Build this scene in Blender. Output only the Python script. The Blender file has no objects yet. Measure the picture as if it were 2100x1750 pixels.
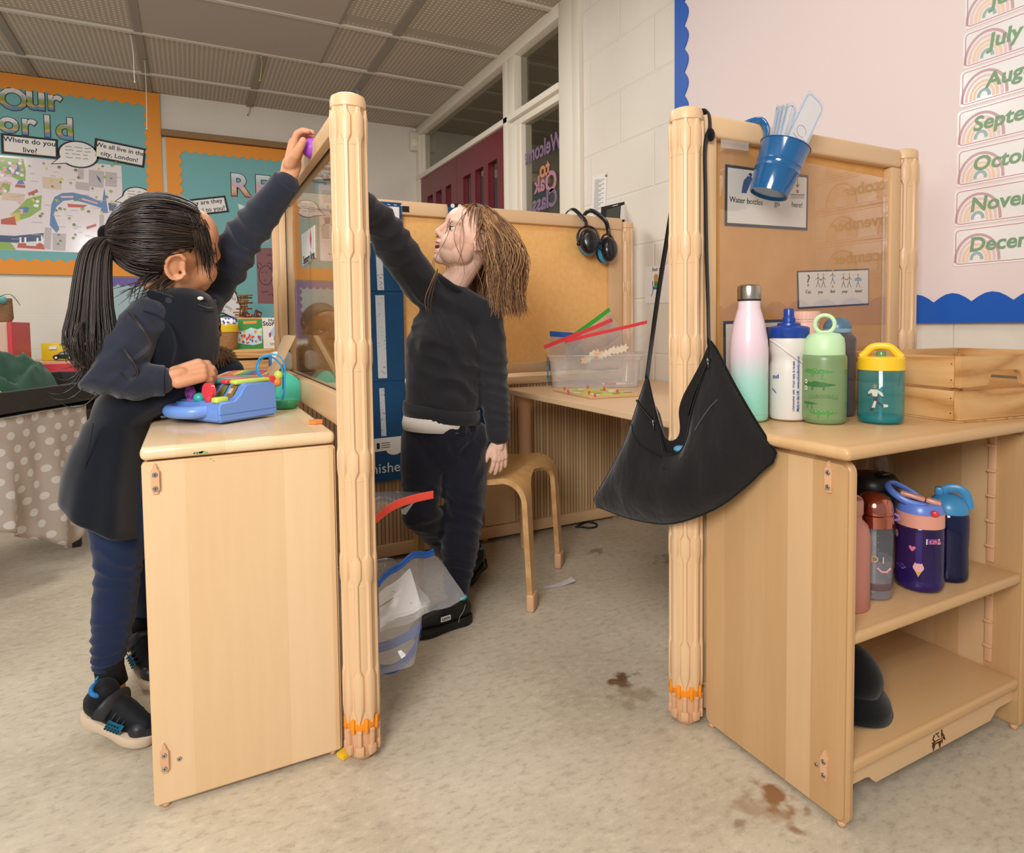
import bpy, bmesh, math, random
import numpy as np
from mathutils import Vector, Matrix, noise
SC = bpy.context.scene
COL = SC.collection
PI = math.pi
rnd = random.Random(7)

# ------------------------------------------------------------------ camera
F_PX, CY_PX = 1296.16, 725.37                     # focal length and principal row for a 2100 x 1750 frame
YAW, PITCH, ROLL, CAM_H = math.radians(26.9747), math.radians(2.65564), math.radians(-0.672665), 0.80227
CF = Vector((math.sin(YAW)*math.cos(PITCH), math.cos(YAW)*math.cos(PITCH), -math.sin(PITCH)))
_r0 = Vector((math.cos(YAW), -math.sin(YAW), 0)); _u0 = _r0.cross(CF)
CR = math.cos(ROLL)*_r0 + math.sin(ROLL)*_u0; CU = -math.sin(ROLL)*_r0 + math.cos(ROLL)*_u0
CAMP = Vector((0, 0, CAM_H))
cd = bpy.data.cameras.new('camera'); cam = bpy.data.objects.new('camera', cd); COL.objects.link(cam)
cd.sensor_fit = 'HORIZONTAL'; cd.sensor_width = 36; cd.lens = 36*F_PX/2100; cd.shift_y = (CY_PX-875)/2100
cd.clip_start = 0.02
cam.matrix_world = Matrix.Translation(CAMP) @ Matrix((CR, CU, -CF)).transposed().to_4x4()
SC.camera = cam
def at(u, v, ax, val):
    """the point of the plane ax = val seen at photo pixel (u, v)"""
    d = CF + CR*((u-1050)/F_PX) - CU*((v-CY_PX)/F_PX)
    i = 'xyz'.index(ax)
    return CAMP + d*((val-CAMP[i])/d[i])

# ------------------------------------------------------------------ world, lights, exposure
W = bpy.data.worlds.new('world'); SC.world = W; W.use_nodes = True
bg = W.node_tree.nodes['Background']; bg.inputs[0].default_value = (1.0, 0.985, 0.96, 1); bg.inputs[1].default_value = 0.42
def area(name, loc, target, sx, sy, power, col=(1, .975, .945)):
    l = bpy.data.lights.new(name, 'AREA'); l.shape = 'RECTANGLE'; l.size = sx; l.size_y = sy; l.energy = power; l.color = col
    o = bpy.data.objects.new(name, l); COL.objects.link(o); o.location = loc
    o.rotation_euler = (Vector(target)-Vector(loc)).to_track_quat('-Z', 'Y').to_euler()
    return o
area('flash_umbrella', (-0.95, -0.55, 1.65), (0.35, 1.5, 0.75), 0.9, 0.9, 58)
area('ceiling_lamp', (0.3, 1.0, 2.36), (0.3, 1.0, 0), 1.2, 0.6, 9)
area('ceiling_lamp', (0.2, 3.0, 2.36), (0.2, 3.0, 0), 1.2, 0.6, 26)
area('ceiling_lamp', (-1.6, 3.0, 2.36), (-1.6, 3.0, 0), 0.6, 1.2, 30)
area('corridor_lamp', (2.6, 3.6, 2.36), (2.6, 3.6, 0), 0.5, 1.2, 7)
SC.view_settings.view_transform = 'Standard'; SC.view_settings.look = 'None'
SC.view_settings.gamma = 1; SC.view_settings.use_curve_mapping = False; SC.view_settings.exposure = 0.0

# ------------------------------------------------------------------ colours and materials
def C(h, k=1.0):
    h = h.lstrip('#'); o = []
    for i in (0, 2, 4):
        c = int(h[i:i+2], 16)/255
        o.append((c/12.92 if c <= .04045 else ((c+.055)/1.055)**2.4)*k)
    return (*o, 1)
class NT:
    def __init__(s, m): s.t = m.node_tree; s.n = s.t.nodes; s.l = s.t.links
    def new(s, typ, **k):
        x = s.n.new(typ)
        for a, b in k.items():
            if a.startswith('i_'):
                key = a[2:]; x.inputs[int(key) if key.isdigit() else key].default_value = b
            else: setattr(x, a, b)
        return x
    def link(s, a, b): s.l.new(a, b)
    def math(s, op, a, b=None, c=None):
        x = s.new('ShaderNodeMath', operation=op)
        for i, v in enumerate((a, b, c)):
            if v is None: continue
            if isinstance(v, (int, float)): x.inputs[i].default_value = v
            else: s.link(v, x.inputs[i])
        return x.outputs[0]
    def mix(s, fac, a, b, bt='MIX'):
        x = s.new('ShaderNodeMix', data_type='RGBA', blend_type=bt)
        for i, v in ((0, fac), (6, a), (7, b)):
            if isinstance(v, (int, float, tuple)): x.inputs[i].default_value = v
            else: s.link(v, x.inputs[i])
        return x.outputs[2]
    def ramp(s, fac, stops, interp='LINEAR'):
        x = s.new('ShaderNodeValToRGB'); x.color_ramp.interpolation = interp
        e = x.color_ramp.elements
        while len(e) < len(stops): e.new(0.5)
        for k, (p, c) in enumerate(stops): e[k].position = p; e[k].color = c
        s.link(fac, x.inputs[0]); return x.outputs[0]
    def coord(s, scale=(1, 1, 1), out='Object'):
        tc = s.new('ShaderNodeTexCoord'); mp = s.new('ShaderNodeMapping'); mp.inputs['Scale'].default_value = scale
        s.link(tc.outputs[out], mp.inputs[0]); return mp.outputs[0]
    def noise(s, vec, scale=5, detail=3, rough=.5):
        x = s.new('ShaderNodeTexNoise'); x.inputs['Scale'].default_value = scale; x.inputs['Detail'].default_value = detail
        x.inputs['Roughness'].default_value = rough; s.link(vec, x.inputs['Vector']); return x.outputs[0]
    def xyz(s, vec):
        x = s.new('ShaderNodeSeparateXYZ'); s.link(vec, x.inputs[0]); return x.outputs
    def bump(s, h, strength=.3, dist=.01):
        x = s.new('ShaderNodeBump'); x.inputs['Strength'].default_value = strength; x.inputs['Distance'].default_value = dist
        s.link(h, x.inputs['Height']); s.link(x.outputs[0], s.bsdf.inputs['Normal']); return x
def mat(name, col='#cccccc', rough=.5, metal=0, spec=.5, trans=0, ior=1.45, alpha=1, coat=0, sheen=0, emit=None, sss=0):
    m = bpy.data.materials.new(name); m.use_nodes = True
    b = m.node_tree.nodes['Principled BSDF']; i = b.inputs
    c = C(col) if isinstance(col, str) else col
    i['Base Color'].default_value = c; i['Roughness'].default_value = rough; i['Metallic'].default_value = metal
    i['Specular IOR Level'].default_value = spec; i['Transmission Weight'].default_value = trans; i['IOR'].default_value = ior
    i['Alpha'].default_value = alpha; i['Coat Weight'].default_value = coat; i['Coat Roughness'].default_value = .1
    i['Sheen Weight'].default_value = sheen
    if sss: i['Subsurface Weight'].default_value = sss; i['Subsurface Radius'].default_value = (.01, .004, .002); i['Subsurface Scale'].default_value = 1.0
    if emit: i['Emission Color'].default_value = c; i['Emission Strength'].default_value = emit
    m.diffuse_color = c
    t = NT(m); t.bsdf = b
    return m, t
def M(*a, **k): return mat(*a, **k)[0]
def setcol(t, sock): t.link(sock, t.bsdf.inputs['Base Color'])
def wood(name, c1, c2, grain='z', across='x', width=.075, rough=.38, seed=0., strip=.9, coat=.0):
    """glued planks: a tint per plank and a fine stretched grain"""
    m, t = mat(name, c1, rough, coat=coat)
    sc = {'x': (3, 40, 40), 'y': (40, 3, 40), 'z': (40, 40, 3)}[grain]
    o = t.coord(); ax = t.xyz(o)['xyz'.index(across)]
    k = t.math('FLOOR', t.math('DIVIDE', t.math('ADD', ax, 10+seed), width))
    wn = t.new('ShaderNodeTexWhiteNoise', noise_dimensions='1D'); t.link(k, wn.inputs['W'])
    g = t.noise(t.coord(sc), 1.6, 4, .6)
    wv = t.noise(t.coord(tuple(v*.16 for v in sc)), 1.3, 2, .5)
    f = t.math('ADD', t.math('MULTIPLY', wn.outputs['Value'], strip*.62), t.math('ADD', t.math('MULTIPLY', g, .35), t.math('MULTIPLY', wv, .25)))
    a, b = C(c1), C(c2)
    setcol(t, t.ramp(f, [(.22, a), (.98, b)]))
    return m
def cloth(name, col, rough=.9, scale=900, strength=.25, sheen=.15, var=.25, fold=0):
    m, t = mat(name, col, rough, spec=.15, sheen=sheen)
    c = C(col); n = t.noise(t.coord(), 9, 4, .6)
    setcol(t, t.ramp(n, [(.3, tuple(v*(1-var) for v in c[:3])+(1,)), (.7, tuple(min(1, v*(1+var)) for v in c[:3])+(1,))]))
    h = t.noise(t.coord(), scale, 1)
    if fold: h = t.math('ADD', t.math('MULTIPLY', h, .06), t.noise(t.coord((1, 1, .45)), fold, 3, .55)); t.bump(h, .5, .02)
    else: t.bump(h, strength, .001)
    return m
def sheet(name, tint=(1, 1, 1, 1), haze=0.0, rough=.0, gain=1.0):
    """clear plastic or glass sheet: see-through with Fresnel reflection and some surface haze"""
    m = bpy.data.materials.new(name); m.use_nodes = True; t = NT(m); t.n.clear()
    out = t.new('ShaderNodeOutputMaterial'); tr = t.new('ShaderNodeBsdfTransparent'); tr.inputs[0].default_value = tint
    gl = t.new('ShaderNodeBsdfGlossy'); gl.inputs['Roughness'].default_value = rough
    lw = t.new('ShaderNodeLayerWeight'); lw.inputs[0].default_value = .5      # Schlick, per face of the sheet
    r = t.math('MINIMUM', t.math('MULTIPLY', t.math('ADD', t.math('MULTIPLY', t.math('POWER', lw.outputs['Facing'], 5), .95), .045), gain), .9)
    base = tr.outputs[0]
    if haze:
        df = t.new('ShaderNodeBsdfDiffuse'); df.inputs[0].default_value = (.85, .85, .85, 1)
        mx0 = t.new('ShaderNodeMixShader'); mx0.inputs[0].default_value = haze
        t.link(tr.outputs[0], mx0.inputs[1]); t.link(df.outputs[0], mx0.inputs[2]); base = mx0.outputs[0]
    mx = t.new('ShaderNodeMixShader'); t.link(r, mx.inputs[0]); t.link(base, mx.inputs[1]); t.link(gl.outputs[0], mx.inputs[2])
    t.link(mx.outputs[0], out.inputs[0]); return m
# ------------------------------------------------------------------ mesh helpers
def nb(): return bmesh.new()
def box(bm, x0, x1, y0, y1, z0, z1, bev=0, mi=0, seg=2):
    g = bmesh.ops.create_cube(bm, size=1, matrix=Matrix.Translation(((x0+x1)/2, (y0+y1)/2, (z0+z1)/2)) @ Matrix.Diagonal((abs(x1-x0), abs(y1-y0), abs(z1-z0), 1)))
    fs = list({f for v in g['verts'] for f in v.link_faces})
    for f in fs: f.material_index = mi
    if bev:
        es = list({e for f in fs for e in f.edges})
        r = bmesh.ops.bevel(bm, geom=es, offset=bev, segments=seg, affect='EDGES', profile=.5)
        for f in r['faces']: f.material_index = mi
    return bm
def obox(bm, c, half, rot, bev=0, mi=0, seg=2):
    """oriented box; rot is a 3x3 whose columns are the box axes"""
    b2 = nb(); box(b2, -half[0], half[0], -half[1], half[1], -half[2], half[2], bev, mi, seg)
    b2.transform(Matrix.Translation(c) @ rot.to_4x4()); merge(bm, b2); return bm
def merge(bm, b2, mi=None):
    if mi is not None:
        for f in b2.faces: f.material_index = mi
    me = bpy.data.meshes.new('t'); b2.to_mesh(me); b2.free(); bm.from_mesh(me); bpy.data.meshes.remove(me)
def frame3(d, up=None):
    d = d.normalized(); a = up if up is not None else (Vector((0, 0, 1)) if abs(d.z) < .9 else Vector((1, 0, 0)))
    x = a.cross(d)
    if x.length < 1e-6: x = Vector((1, 0, 0)).cross(d)
    x.normalize(); return x, d.cross(x).normalized()
def tube(bm, pts, rad, n=10, cap=True, mi=0, ell=None, up=None, closed=False):
    """swept tube; rad a number or a list; ell = (x-scale, y-scale) flattens the section"""
    pts = [Vector(p) for p in pts]; N = len(pts)
    if not hasattr(rad, '__len__'): rad = [rad]*N
    ex, ey = ell or (1, 1); rings = []; X = None
    for i, p in enumerate(pts):
        if closed: d = pts[(i+1) % N]-pts[i-1]
        else: d = pts[min(i+1, N-1)]-pts[max(i-1, 0)]
        if d.length < 1e-9: d = Vector((0, 0, 1))
        d.normalize()
        if X is None: X, Y = frame3(d, up)
        else:
            X = X-d*X.dot(d); X = X.normalized() if X.length > 1e-6 else frame3(d)[0]; Y = d.cross(X)
        r = rad[i]
        rings.append([bm.verts.new(p+X*(math.cos(2*PI*k/n)*r*ex)+Y*(math.sin(2*PI*k/n)*r*ey)) for k in range(n)])
    for i in range(N if closed else N-1):
        a, b = rings[i], rings[(i+1) % N]
        for k in range(n):
            f = bm.faces.new((a[k], a[(k+1) % n], b[(k+1) % n], b[k])); f.material_index = mi; f.smooth = True
    if cap and not closed:
        f = bm.faces.new(rings[0][::-1]); f.material_index = mi; f = bm.faces.new(rings[-1]); f.material_index = mi
    return bm
def capsule(bm, pts, rad, n=14, ell=None, up=None, mi=0):
    """tube with rounded ends"""
    pts = [Vector(p) for p in pts]; rad = list(rad)
    d0 = (pts[0]-pts[1]).normalized(); d1 = (pts[-1]-pts[-2]).normalized()
    P, Rr = [], []
    for a in (85, 60, 30): P.append(pts[0]+d0*rad[0]*math.sin(math.radians(a))); Rr.append(rad[0]*math.cos(math.radians(a)))
    P += pts; Rr += rad
    for a in (30, 60, 85): P.append(pts[-1]+d1*rad[-1]*math.sin(math.radians(a))); Rr.append(rad[-1]*math.cos(math.radians(a)))
    return tube(bm, P, Rr, n, True, mi, ell, up)
def spline(pts, k=6):
    """Catmull-Rom through points (Vectors or tuples)"""
    P = [Vector(p) for p in pts]; o = []
    for i in range(len(P)-1):
        a, b, c, d = P[max(i-1, 0)], P[i], P[i+1], P[min(i+2, len(P)-1)]
        for j in range(k):
            t = j/k; o.append(.5*((2*b)+(c-a)*t+(2*a-5*b+4*c-d)*t*t+(3*b-a-3*c+d)*t**3))
    o.append(P[-1]); return o
def ell(bm, c, r, rot=None, u=18, v=12, mi=0):
    g = bmesh.ops.create_uvsphere(bm, u_segments=u, v_segments=v, radius=1,
        matrix=Matrix.Translation(c) @ (rot.to_4x4() if rot else Matrix.Identity(4)) @ Matrix.Diagonal((r[0], r[1], r[2], 1)))
    for f in {f for x in g['verts'] for f in x.link_faces}: f.material_index = mi; f.smooth = True
    return bm
def lathe(bm, prof, n=32, c=(0, 0, 0), mi=0, cap=True, sx=1, sy=1):
    """profile [(r, z)...] turned about z; mi a number or one per band"""
    rings = []
    for r, z in prof: rings.append([bm.verts.new((c[0]+sx*r*math.cos(2*PI*k/n), c[1]+sy*r*math.sin(2*PI*k/n), c[2]+z)) for k in range(n)])
    for i in range(len(rings)-1):
        for k in range(n):
            f = bm.faces.new((rings[i][k], rings[i][(k+1) % n], rings[i+1][(k+1) % n], rings[i+1][k])); f.smooth = True
            f.material_index = mi[i] if hasattr(mi, '__len__') else mi
    if cap:
        a = bm.faces.new(rings[0][::-1]); b = bm.faces.new(rings[-1])
        a.material_index = mi[0] if hasattr(mi, '__len__') else mi; b.material_index = mi[-1] if hasattr(mi, '__len__') else mi
    return bm
class Fr:
    """a drawing plane: origin, right and up vectors; n points at the viewer"""
    def __init__(s, o, r=(1, 0, 0), u=(0, 0, 1)):
        s.o = Vector(o); s.r = Vector(r).normalized(); s.u = Vector(u).normalized(); s.n = s.r.cross(s.u)
    def pt(s, a, b, c=0): return s.o+s.r*a+s.u*b+s.n*c
    def px(s, u, v):
        d = CF + CR*((u-1050)/F_PX) - CU*((v-CY_PX)/F_PX)
        p = CAMP + d*((s.o-CAMP).dot(s.n)/d.dot(s.n)) - s.o
        return (p.dot(s.r), p.dot(s.u))
    def pxs(s, l): return [s.px(*q) for q in l]
    def rot(s, deg, o=None):
        a = math.radians(deg); return Fr(s.o if o is None else o, s.r*math.cos(a)+s.u*math.sin(a), -s.r*math.sin(a)+s.u*math.cos(a))
def prism(bm, fr, pts, c0=0, c1=.002, mi=0, smooth=False):
    ar = sum(pts[i][0]*pts[(i+1) % len(pts)][1]-pts[(i+1) % len(pts)][0]*pts[i][1] for i in range(len(pts)))
    if ar < 0: pts = pts[::-1]
    a = [bm.verts.new(fr.pt(x, y, c0)) for x, y in pts]; b = [bm.verts.new(fr.pt(x, y, c1)) for x, y in pts]
    n = len(pts); fs = [bm.faces.new(b), bm.faces.new(a[::-1])]
    for i in range(n):
        f = bm.faces.new((a[i], a[(i+1) % n], b[(i+1) % n], b[i])); f.smooth = smooth; fs.append(f)
    for f in fs: f.material_index = mi
    return bm
def rrect(x0, x1, y0, y1, r, n=5):
    o = []
    for cx, cy, a0 in ((x1-r, y1-r, 0), (x0+r, y1-r, 90), (x0+r, y0+r, 180), (x1-r, y0+r, 270)):
        for k in range(n+1):
            a = math.radians(a0+90*k/n); o.append((cx+r*math.cos(a), cy+r*math.sin(a)))
    return o
def circ(cx, cy, r, n=20, ry=None): return [(cx+r*math.cos(2*PI*k/n), cy+(ry or r)*math.sin(2*PI*k/n)) for k in range(n)]
def line(bm, fr, pts, w, c0=.0, c1=.001, mi=0):
    """flat stroke along a 2-D polyline"""
    L, Rt = [], []; P = [Vector((p[0], p[1])) for p in pts]
    for i, p in enumerate(P):
        d = (P[min(i+1, len(P)-1)]-P[max(i-1, 0)]); d = d.normalized() if d.length > 0 else Vector((1, 0)); nn = Vector((-d.y, d.x))*w/2
        L.append(p+nn); Rt.append(p-nn)
    for i in range(len(P)-1):
        prism(bm, fr, [tuple(L[i]), tuple(L[i+1]), tuple(Rt[i+1]), tuple(Rt[i])], c0, c1, mi)
    return bm
def text(bm, s, fr, size, x=0, y=0, align='CENTER', c=.0012, mi=0, bold=0, ext=.0003, space=1, shear=0, mirror=False, wscale=1):
    cu = bpy.data.curves.new('txt', 'FONT'); cu.body = s; cu.size = size; cu.align_x = align; cu.align_y = 'CENTER'
    cu.extrude = ext; cu.offset = bold; cu.resolution_u = 3; cu.space_character = space; cu.shear = shear; cu.space_line = .95
    o = bpy.data.objects.new('txt', cu); COL.objects.link(o)
    dg = bpy.context.evaluated_depsgraph_get(); me = bpy.data.meshes.new_from_object(o.evaluated_get(dg))
    bpy.data.objects.remove(o); bpy.data.curves.remove(cu)
    mm = Matrix((fr.r, fr.u, fr.n)).transposed().to_4x4(); mm.translation = fr.pt(x, y, c)
    me.transform(mm @ Matrix.Diagonal((-wscale if mirror else wscale, 1, 1, 1)))
    b2 = nb(); b2.from_mesh(me); bpy.data.meshes.remove(me)
    if mirror: bmesh.ops.reverse_faces(b2, faces=b2.faces[:])
    merge(bm, b2, mi); return bm
# ------------------------------------------------------------------ objects
def obj(name, bm, mats, parent=None, smooth=None, origin=None, mods=None):
    """link a bmesh as ONE mesh object; coordinates are world ones unless the root says local"""
    me = bpy.data.meshes.new(name)
    bmesh.ops.recalc_face_normals(bm, faces=bm.faces[:]) if smooth != 'keep' else None
    org = origin
    if parent is not None: org = tuple(parent.get('_o'))
    if org is not None: bm.transform(Matrix.Translation(-Vector(org)))
    bm.to_mesh(me); bm.free()
    for m in (mats if isinstance(mats, (list, tuple)) else [mats]): me.materials.append(m)
    if smooth is not None and smooth != 'keep':
        me.shade_smooth()
        if smooth is not True: me.set_sharp_from_angle(angle=math.radians(smooth))
    o = bpy.data.objects.new(name, me); COL.objects.link(o)
    if parent is not None:
        o.parent = parent; o['_o'] = org if org is not None else (0, 0, 0)
    else:
        o['_o'] = org if org is not None else (0, 0, 0)
        if org is not None: o.location = org
    return o
def tag(o, label, cat, group=None, kind=None):
    if label: o['label'] = label
    if cat: o['category'] = cat
    if group: o['group'] = group
    if kind: o['kind'] = kind
    return o
def thing(name, label, cat, loc=(0, 0, 0), group=None, local=False):
    """an Empty at the thing's base that parents its parts; parts are given in world coordinates unless local"""
    o = bpy.data.objects.new(name, None); o.empty_display_size = .05; COL.objects.link(o)
    o.location = loc; o['_o'] = (0, 0, 0) if local else tuple(loc)
    return tag(o, label, cat, group)
def struct(name, bm, m, smooth=None, parent=None):
    o = obj(name, bm, m, parent, smooth)
    if parent is None: o['kind'] = 'structure'
    return o
def dup(root, loc, rz=None, label=None):
    def cp(o, par):
        c = o.copy(); COL.objects.link(c); c.parent = par
        for ch in o.children: cp(ch, c)
        return c
    r = cp(root, None); r.location = loc
    if rz is not None: r.rotation_euler = (0, 0, rz)
    if label: r['label'] = label
    return r
def lab(o, s): o['label'] = s; return o
# ================================================================== THE ROOM
XW, YB, ZC = 1.68, 4.94, 2.385
def mk_floor():
    m, t = mat('lino', '#a8987e', .42, spec=.4)
    o = t.coord(); n1 = t.noise(o, 3.2, 5, .62); n2 = t.noise(t.coord((1, 1.7, 1)), 42, 4, .72); n3 = t.noise(t.coord((1.8, 1, 1)), 95, 2, .6)
    w = t.noise(o, 26, 2, .5)
    base = t.ramp(n1, [(.30, C('#b3a792')), (.5, C('#c4b9a4')), (.72, C('#cfc4b0'))])
    dk = t.ramp(n2, [(.36, (1, 1, 1, 1)), (.47, (0, 0, 0, 1))]); lt = t.ramp(n2, [(.53, (0, 0, 0, 1)), (.66, (1, 1, 1, 1))])
    col = t.mix(t.math('MULTIPLY', dk, .38), base, C('#8c8170')); col = t.mix(t.math('MULTIPLY', lt, .42), col, C('#dccfb8'))
    fl = t.ramp(n3, [(.70, (0, 0, 0, 1)), (.74, (1, 1, 1, 1))]); col = t.mix(t.math('MULTIPLY', fl, .45), col, C('#e4d6bc'))
    fd = t.ramp(n3, [(.25, (1, 1, 1, 1)), (.29, (0, 0, 0, 1))]); col = t.mix(t.math('MULTIPLY', fd, .5), col, C('#6c6458'))
    s = t.xyz(o)
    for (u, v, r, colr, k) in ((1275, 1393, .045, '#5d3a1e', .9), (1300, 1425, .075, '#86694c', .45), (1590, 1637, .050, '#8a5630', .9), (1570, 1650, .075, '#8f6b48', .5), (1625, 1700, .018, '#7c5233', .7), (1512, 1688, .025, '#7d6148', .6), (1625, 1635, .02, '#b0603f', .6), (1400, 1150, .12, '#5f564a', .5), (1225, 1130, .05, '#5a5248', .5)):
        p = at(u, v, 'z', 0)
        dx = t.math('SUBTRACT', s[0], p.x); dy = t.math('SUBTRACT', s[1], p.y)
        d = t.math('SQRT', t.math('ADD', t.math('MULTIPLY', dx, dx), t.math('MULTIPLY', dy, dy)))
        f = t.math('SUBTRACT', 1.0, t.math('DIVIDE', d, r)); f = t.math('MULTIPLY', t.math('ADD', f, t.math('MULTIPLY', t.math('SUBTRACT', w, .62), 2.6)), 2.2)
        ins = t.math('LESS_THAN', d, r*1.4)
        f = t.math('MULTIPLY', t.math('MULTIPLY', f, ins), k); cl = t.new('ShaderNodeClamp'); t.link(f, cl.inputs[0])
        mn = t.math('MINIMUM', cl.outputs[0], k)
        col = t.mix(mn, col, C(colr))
    setcol(t, col); t.bump(n2, .04, .002)
    bm = nb(); box(bm, -3.2, 4.2, -1.6, YB+.02, -.05, 0); struct('floor', bm, m)
mk_floor()
def mk_blockwall(name, ax, k=.35):
    m, t = mat(name, '#ddd5c8', .55, spec=.3)
    s = t.xyz(t.coord()); cb = t.new('ShaderNodeCombineXYZ'); t.link(s[ax], cb.inputs[0]); t.link(s[2], cb.inputs[1])
    br = t.new('ShaderNodeTexBrick'); t.link(cb.outputs[0], br.inputs[0])
    for a, b in (('Scale', 1), ('Brick Width', .45), ('Row Height', .225), ('Mortar Size', .006), ('Mortar Smooth', .6)): br.inputs[a].default_value = b
    n = t.noise(t.coord(), 22, 4, .6); n2 = t.noise(t.coord(), 2.3, 3)
    h = t.math('ADD', t.math('MULTIPLY', br.outputs['Fac'], -1.0), t.math('MULTIPLY', n, .35)); t.bump(h, k, .012)
    setcol(t, t.ramp(n2, [(.3, C('#d9d1c4')), (.7, C('#e3dccf'))]))
    return m
WALLR = mk_blockwall('painted_block_right', 1); WALLB = mk_blockwall('painted_block_back', 0, .12)
CREAM = M('cream_paint', '#e2dac9', .4); CREAM2 = M('white_gloss_paint', '#ebe6dc', .3)
bm = nb(); box(bm, -3.2, XW+.1, YB, YB+.1, 0, 2.6); struct('wall_back', bm, WALLB)
bm = nb(); box(bm, XW, XW+.1, -1.6, 2.535, 0, 2.6); struct('wall_right', bm, WALLR)
# ceiling: perforated tiles in a metal grid
def mk_tile():
    m, t = mat('perforated_tile', '#9c9288', .8, spec=.2)
    s = t.xyz(t.coord()); fx = t.math('FRACT', t.math('MULTIPLY', s[0], 40)); fy = t.math('FRACT', t.math('MULTIPLY', s[1], 40))
    a = t.math('SUBTRACT', fx, .5); b = t.math('SUBTRACT', fy, .5)
    d = t.math('SQRT', t.math('ADD', t.math('MULTIPLY', a, a), t.math('MULTIPLY', b, b)))
    hole = t.math('LESS_THAN', d, .24)
    def border(c, off):
        g = t.math('FRACT', t.math('DIVIDE', t.math('ADD', c, off), .62)); return t.math('LESS_THAN', t.math('ABSOLUTE', t.math('SUBTRACT', g, .5)), .45)
    hole = t.math('MULTIPLY', t.math('MULTIPLY', hole, border(s[0], .19+.62*8)), border(s[1], .61-4.575+.62*20+.01))
    setcol(t, t.mix(hole, C('#b0a699'), C('#ddd6ca'))); return m
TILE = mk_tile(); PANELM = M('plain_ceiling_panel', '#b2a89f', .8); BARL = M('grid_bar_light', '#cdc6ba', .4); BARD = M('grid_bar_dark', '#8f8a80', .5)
bm = nb(); box(bm, -3.2, 3.75, -1.6, YB, ZC, ZC+.05); struct('ceiling', bm, TILE)
bm = nb(); box(bm, -.19, .742, 2.4, 3.955, ZC-.006, ZC-.001); struct('trim_1', bm, PANELM)
bm = nb()
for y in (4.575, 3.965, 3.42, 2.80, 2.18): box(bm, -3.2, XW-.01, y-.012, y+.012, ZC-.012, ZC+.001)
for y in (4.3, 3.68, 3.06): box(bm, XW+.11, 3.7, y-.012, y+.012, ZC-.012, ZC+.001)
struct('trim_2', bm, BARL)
bm = nb()
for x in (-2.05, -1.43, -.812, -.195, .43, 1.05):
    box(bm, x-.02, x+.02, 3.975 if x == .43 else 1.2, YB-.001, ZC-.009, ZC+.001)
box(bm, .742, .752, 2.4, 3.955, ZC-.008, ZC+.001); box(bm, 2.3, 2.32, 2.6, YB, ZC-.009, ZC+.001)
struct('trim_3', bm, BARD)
# glazed wall with double doors
gx0, gx1 = XW-.012, XW+.075
bm = nb()
box(bm, gx0, gx1, 2.735, 4.94, 2.315, ZC, .003)                     # head
box(bm, gx0, gx1, 2.60, 2.735, 0, ZC, .004)                          # jamb by the block wall
box(bm, XW-.02, XW+.08, 2.535, 2.60, 0, ZC, .003)
box(bm, gx0-.004, gx1, 3.30, 3.352, 0, 2.315, .003)                  # mullion
box(bm, gx0, gx1, 3.19, 3.30, 0, 1.925, .003); box(bm, gx0+.02, gx1, 3.17, 3.19, 0, 1.925, .002)
box(bm, gx0, gx1, 3.215, 3.30, 1.99, 2.315, .003)
box(bm, gx0-.004, gx1, 2.735, 4.94, 1.965 - .0, 2.0, .003); box(bm, gx0+.02, gx1, 2.735, 3.30, 1.925, 1.965, .003)
box(bm, gx0, gx1, 4.868, 4.94, 0, 2.315, .003)
box(bm, gx0+.02, gx1, 2.735, 2.755, 0, 2.315, .002); box(bm, gx0+.02, gx1, 4.848, 4.868, 2.0, 2.315, .002)
struct('trim_4', bm, CREAM, 30)
GLASSD = sheet('window_glass', (.80, .80, .76, 1), gain=1.0)
def pane(name, y0, y1, z0, z1, x=XW+.035):
    bm = nb(); box(bm, x, x+.004, y0, y1, z0, z1); return struct(name, bm, GLASSD)
pane('window_1', 3.352, 4.868, 2.0, 2.315); pane('window_2', 2.735, 3.215, 2.0, 2.315); w3 = pane('window_3', 2.735, 3.18, 0.3, 1.925)
# mirrored vinyl lettering on the tall side light
fr = Fr((XW+.033, 0, 0), (0, -1, 0), (0, 0, 1))
VIO, ORG, PNK = M('vinyl_violet', '#7b6280', .5), M('vinyl_orange', '#bd7d5a', .5), M('vinyl_pink', '#a87885', .5)
bm = nb()
for w, u, v, sz, mi, bd, ws in (('Welcome', 1111, 306, .125, 0, .003, .82), ('to', 1117, 347, .12, 1, .004, 1), ('O', 1130, 374, .145, 2, .005, 1), ('ak', 1107, 379, .12, 2, .004, 1), ('Class', 1117, 413, .125, 0, .004, 1)):
    a, b = fr.px(u, v); text(bm, w, fr, sz, a, b, mirror=True, bold=bd, wscale=ws, mi=mi)
struct('door_lettering', bm, [VIO, ORG, PNK], parent=w3)
RED = M('maroon_gloss', '#6a1f2c', .35, coat=.2); RED2 = M('maroon_reveal', '#7c2434', .4)
def leaf(name, y0, y1, slots):
    bm = nb(); x0, x1 = XW+.0, XW+.045; zt = 1.962; top = 1.80; zb = .9
    ys = [y0]+[v for s in slots for v in s]+[y1]
    box(bm, x0, x1, y0, y1, top, zt); box(bm, x0, x1, y0, y1, 0, zb)
    for i in range(0, len(ys), 2): box(bm, x0, x1, ys[i], ys[i+1], zb, top)
    o = struct(name, bm, RED)
    for a, b in slots:
        bm = nb(); box(bm, x0+.035, x0+.039, a, b, zb, top); struct('door_pane', bm, GLASSD, parent=o)
    return o
leaf('door_1', 3.356, 4.108, [(3.47, 3.60), (3.67, 3.80), (3.87, 4.0)])
d2 = leaf('door_2', 4.112, 4.864, [(4.22, 4.33), (4.41, 4.53), (4.60, 4.72)])
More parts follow.
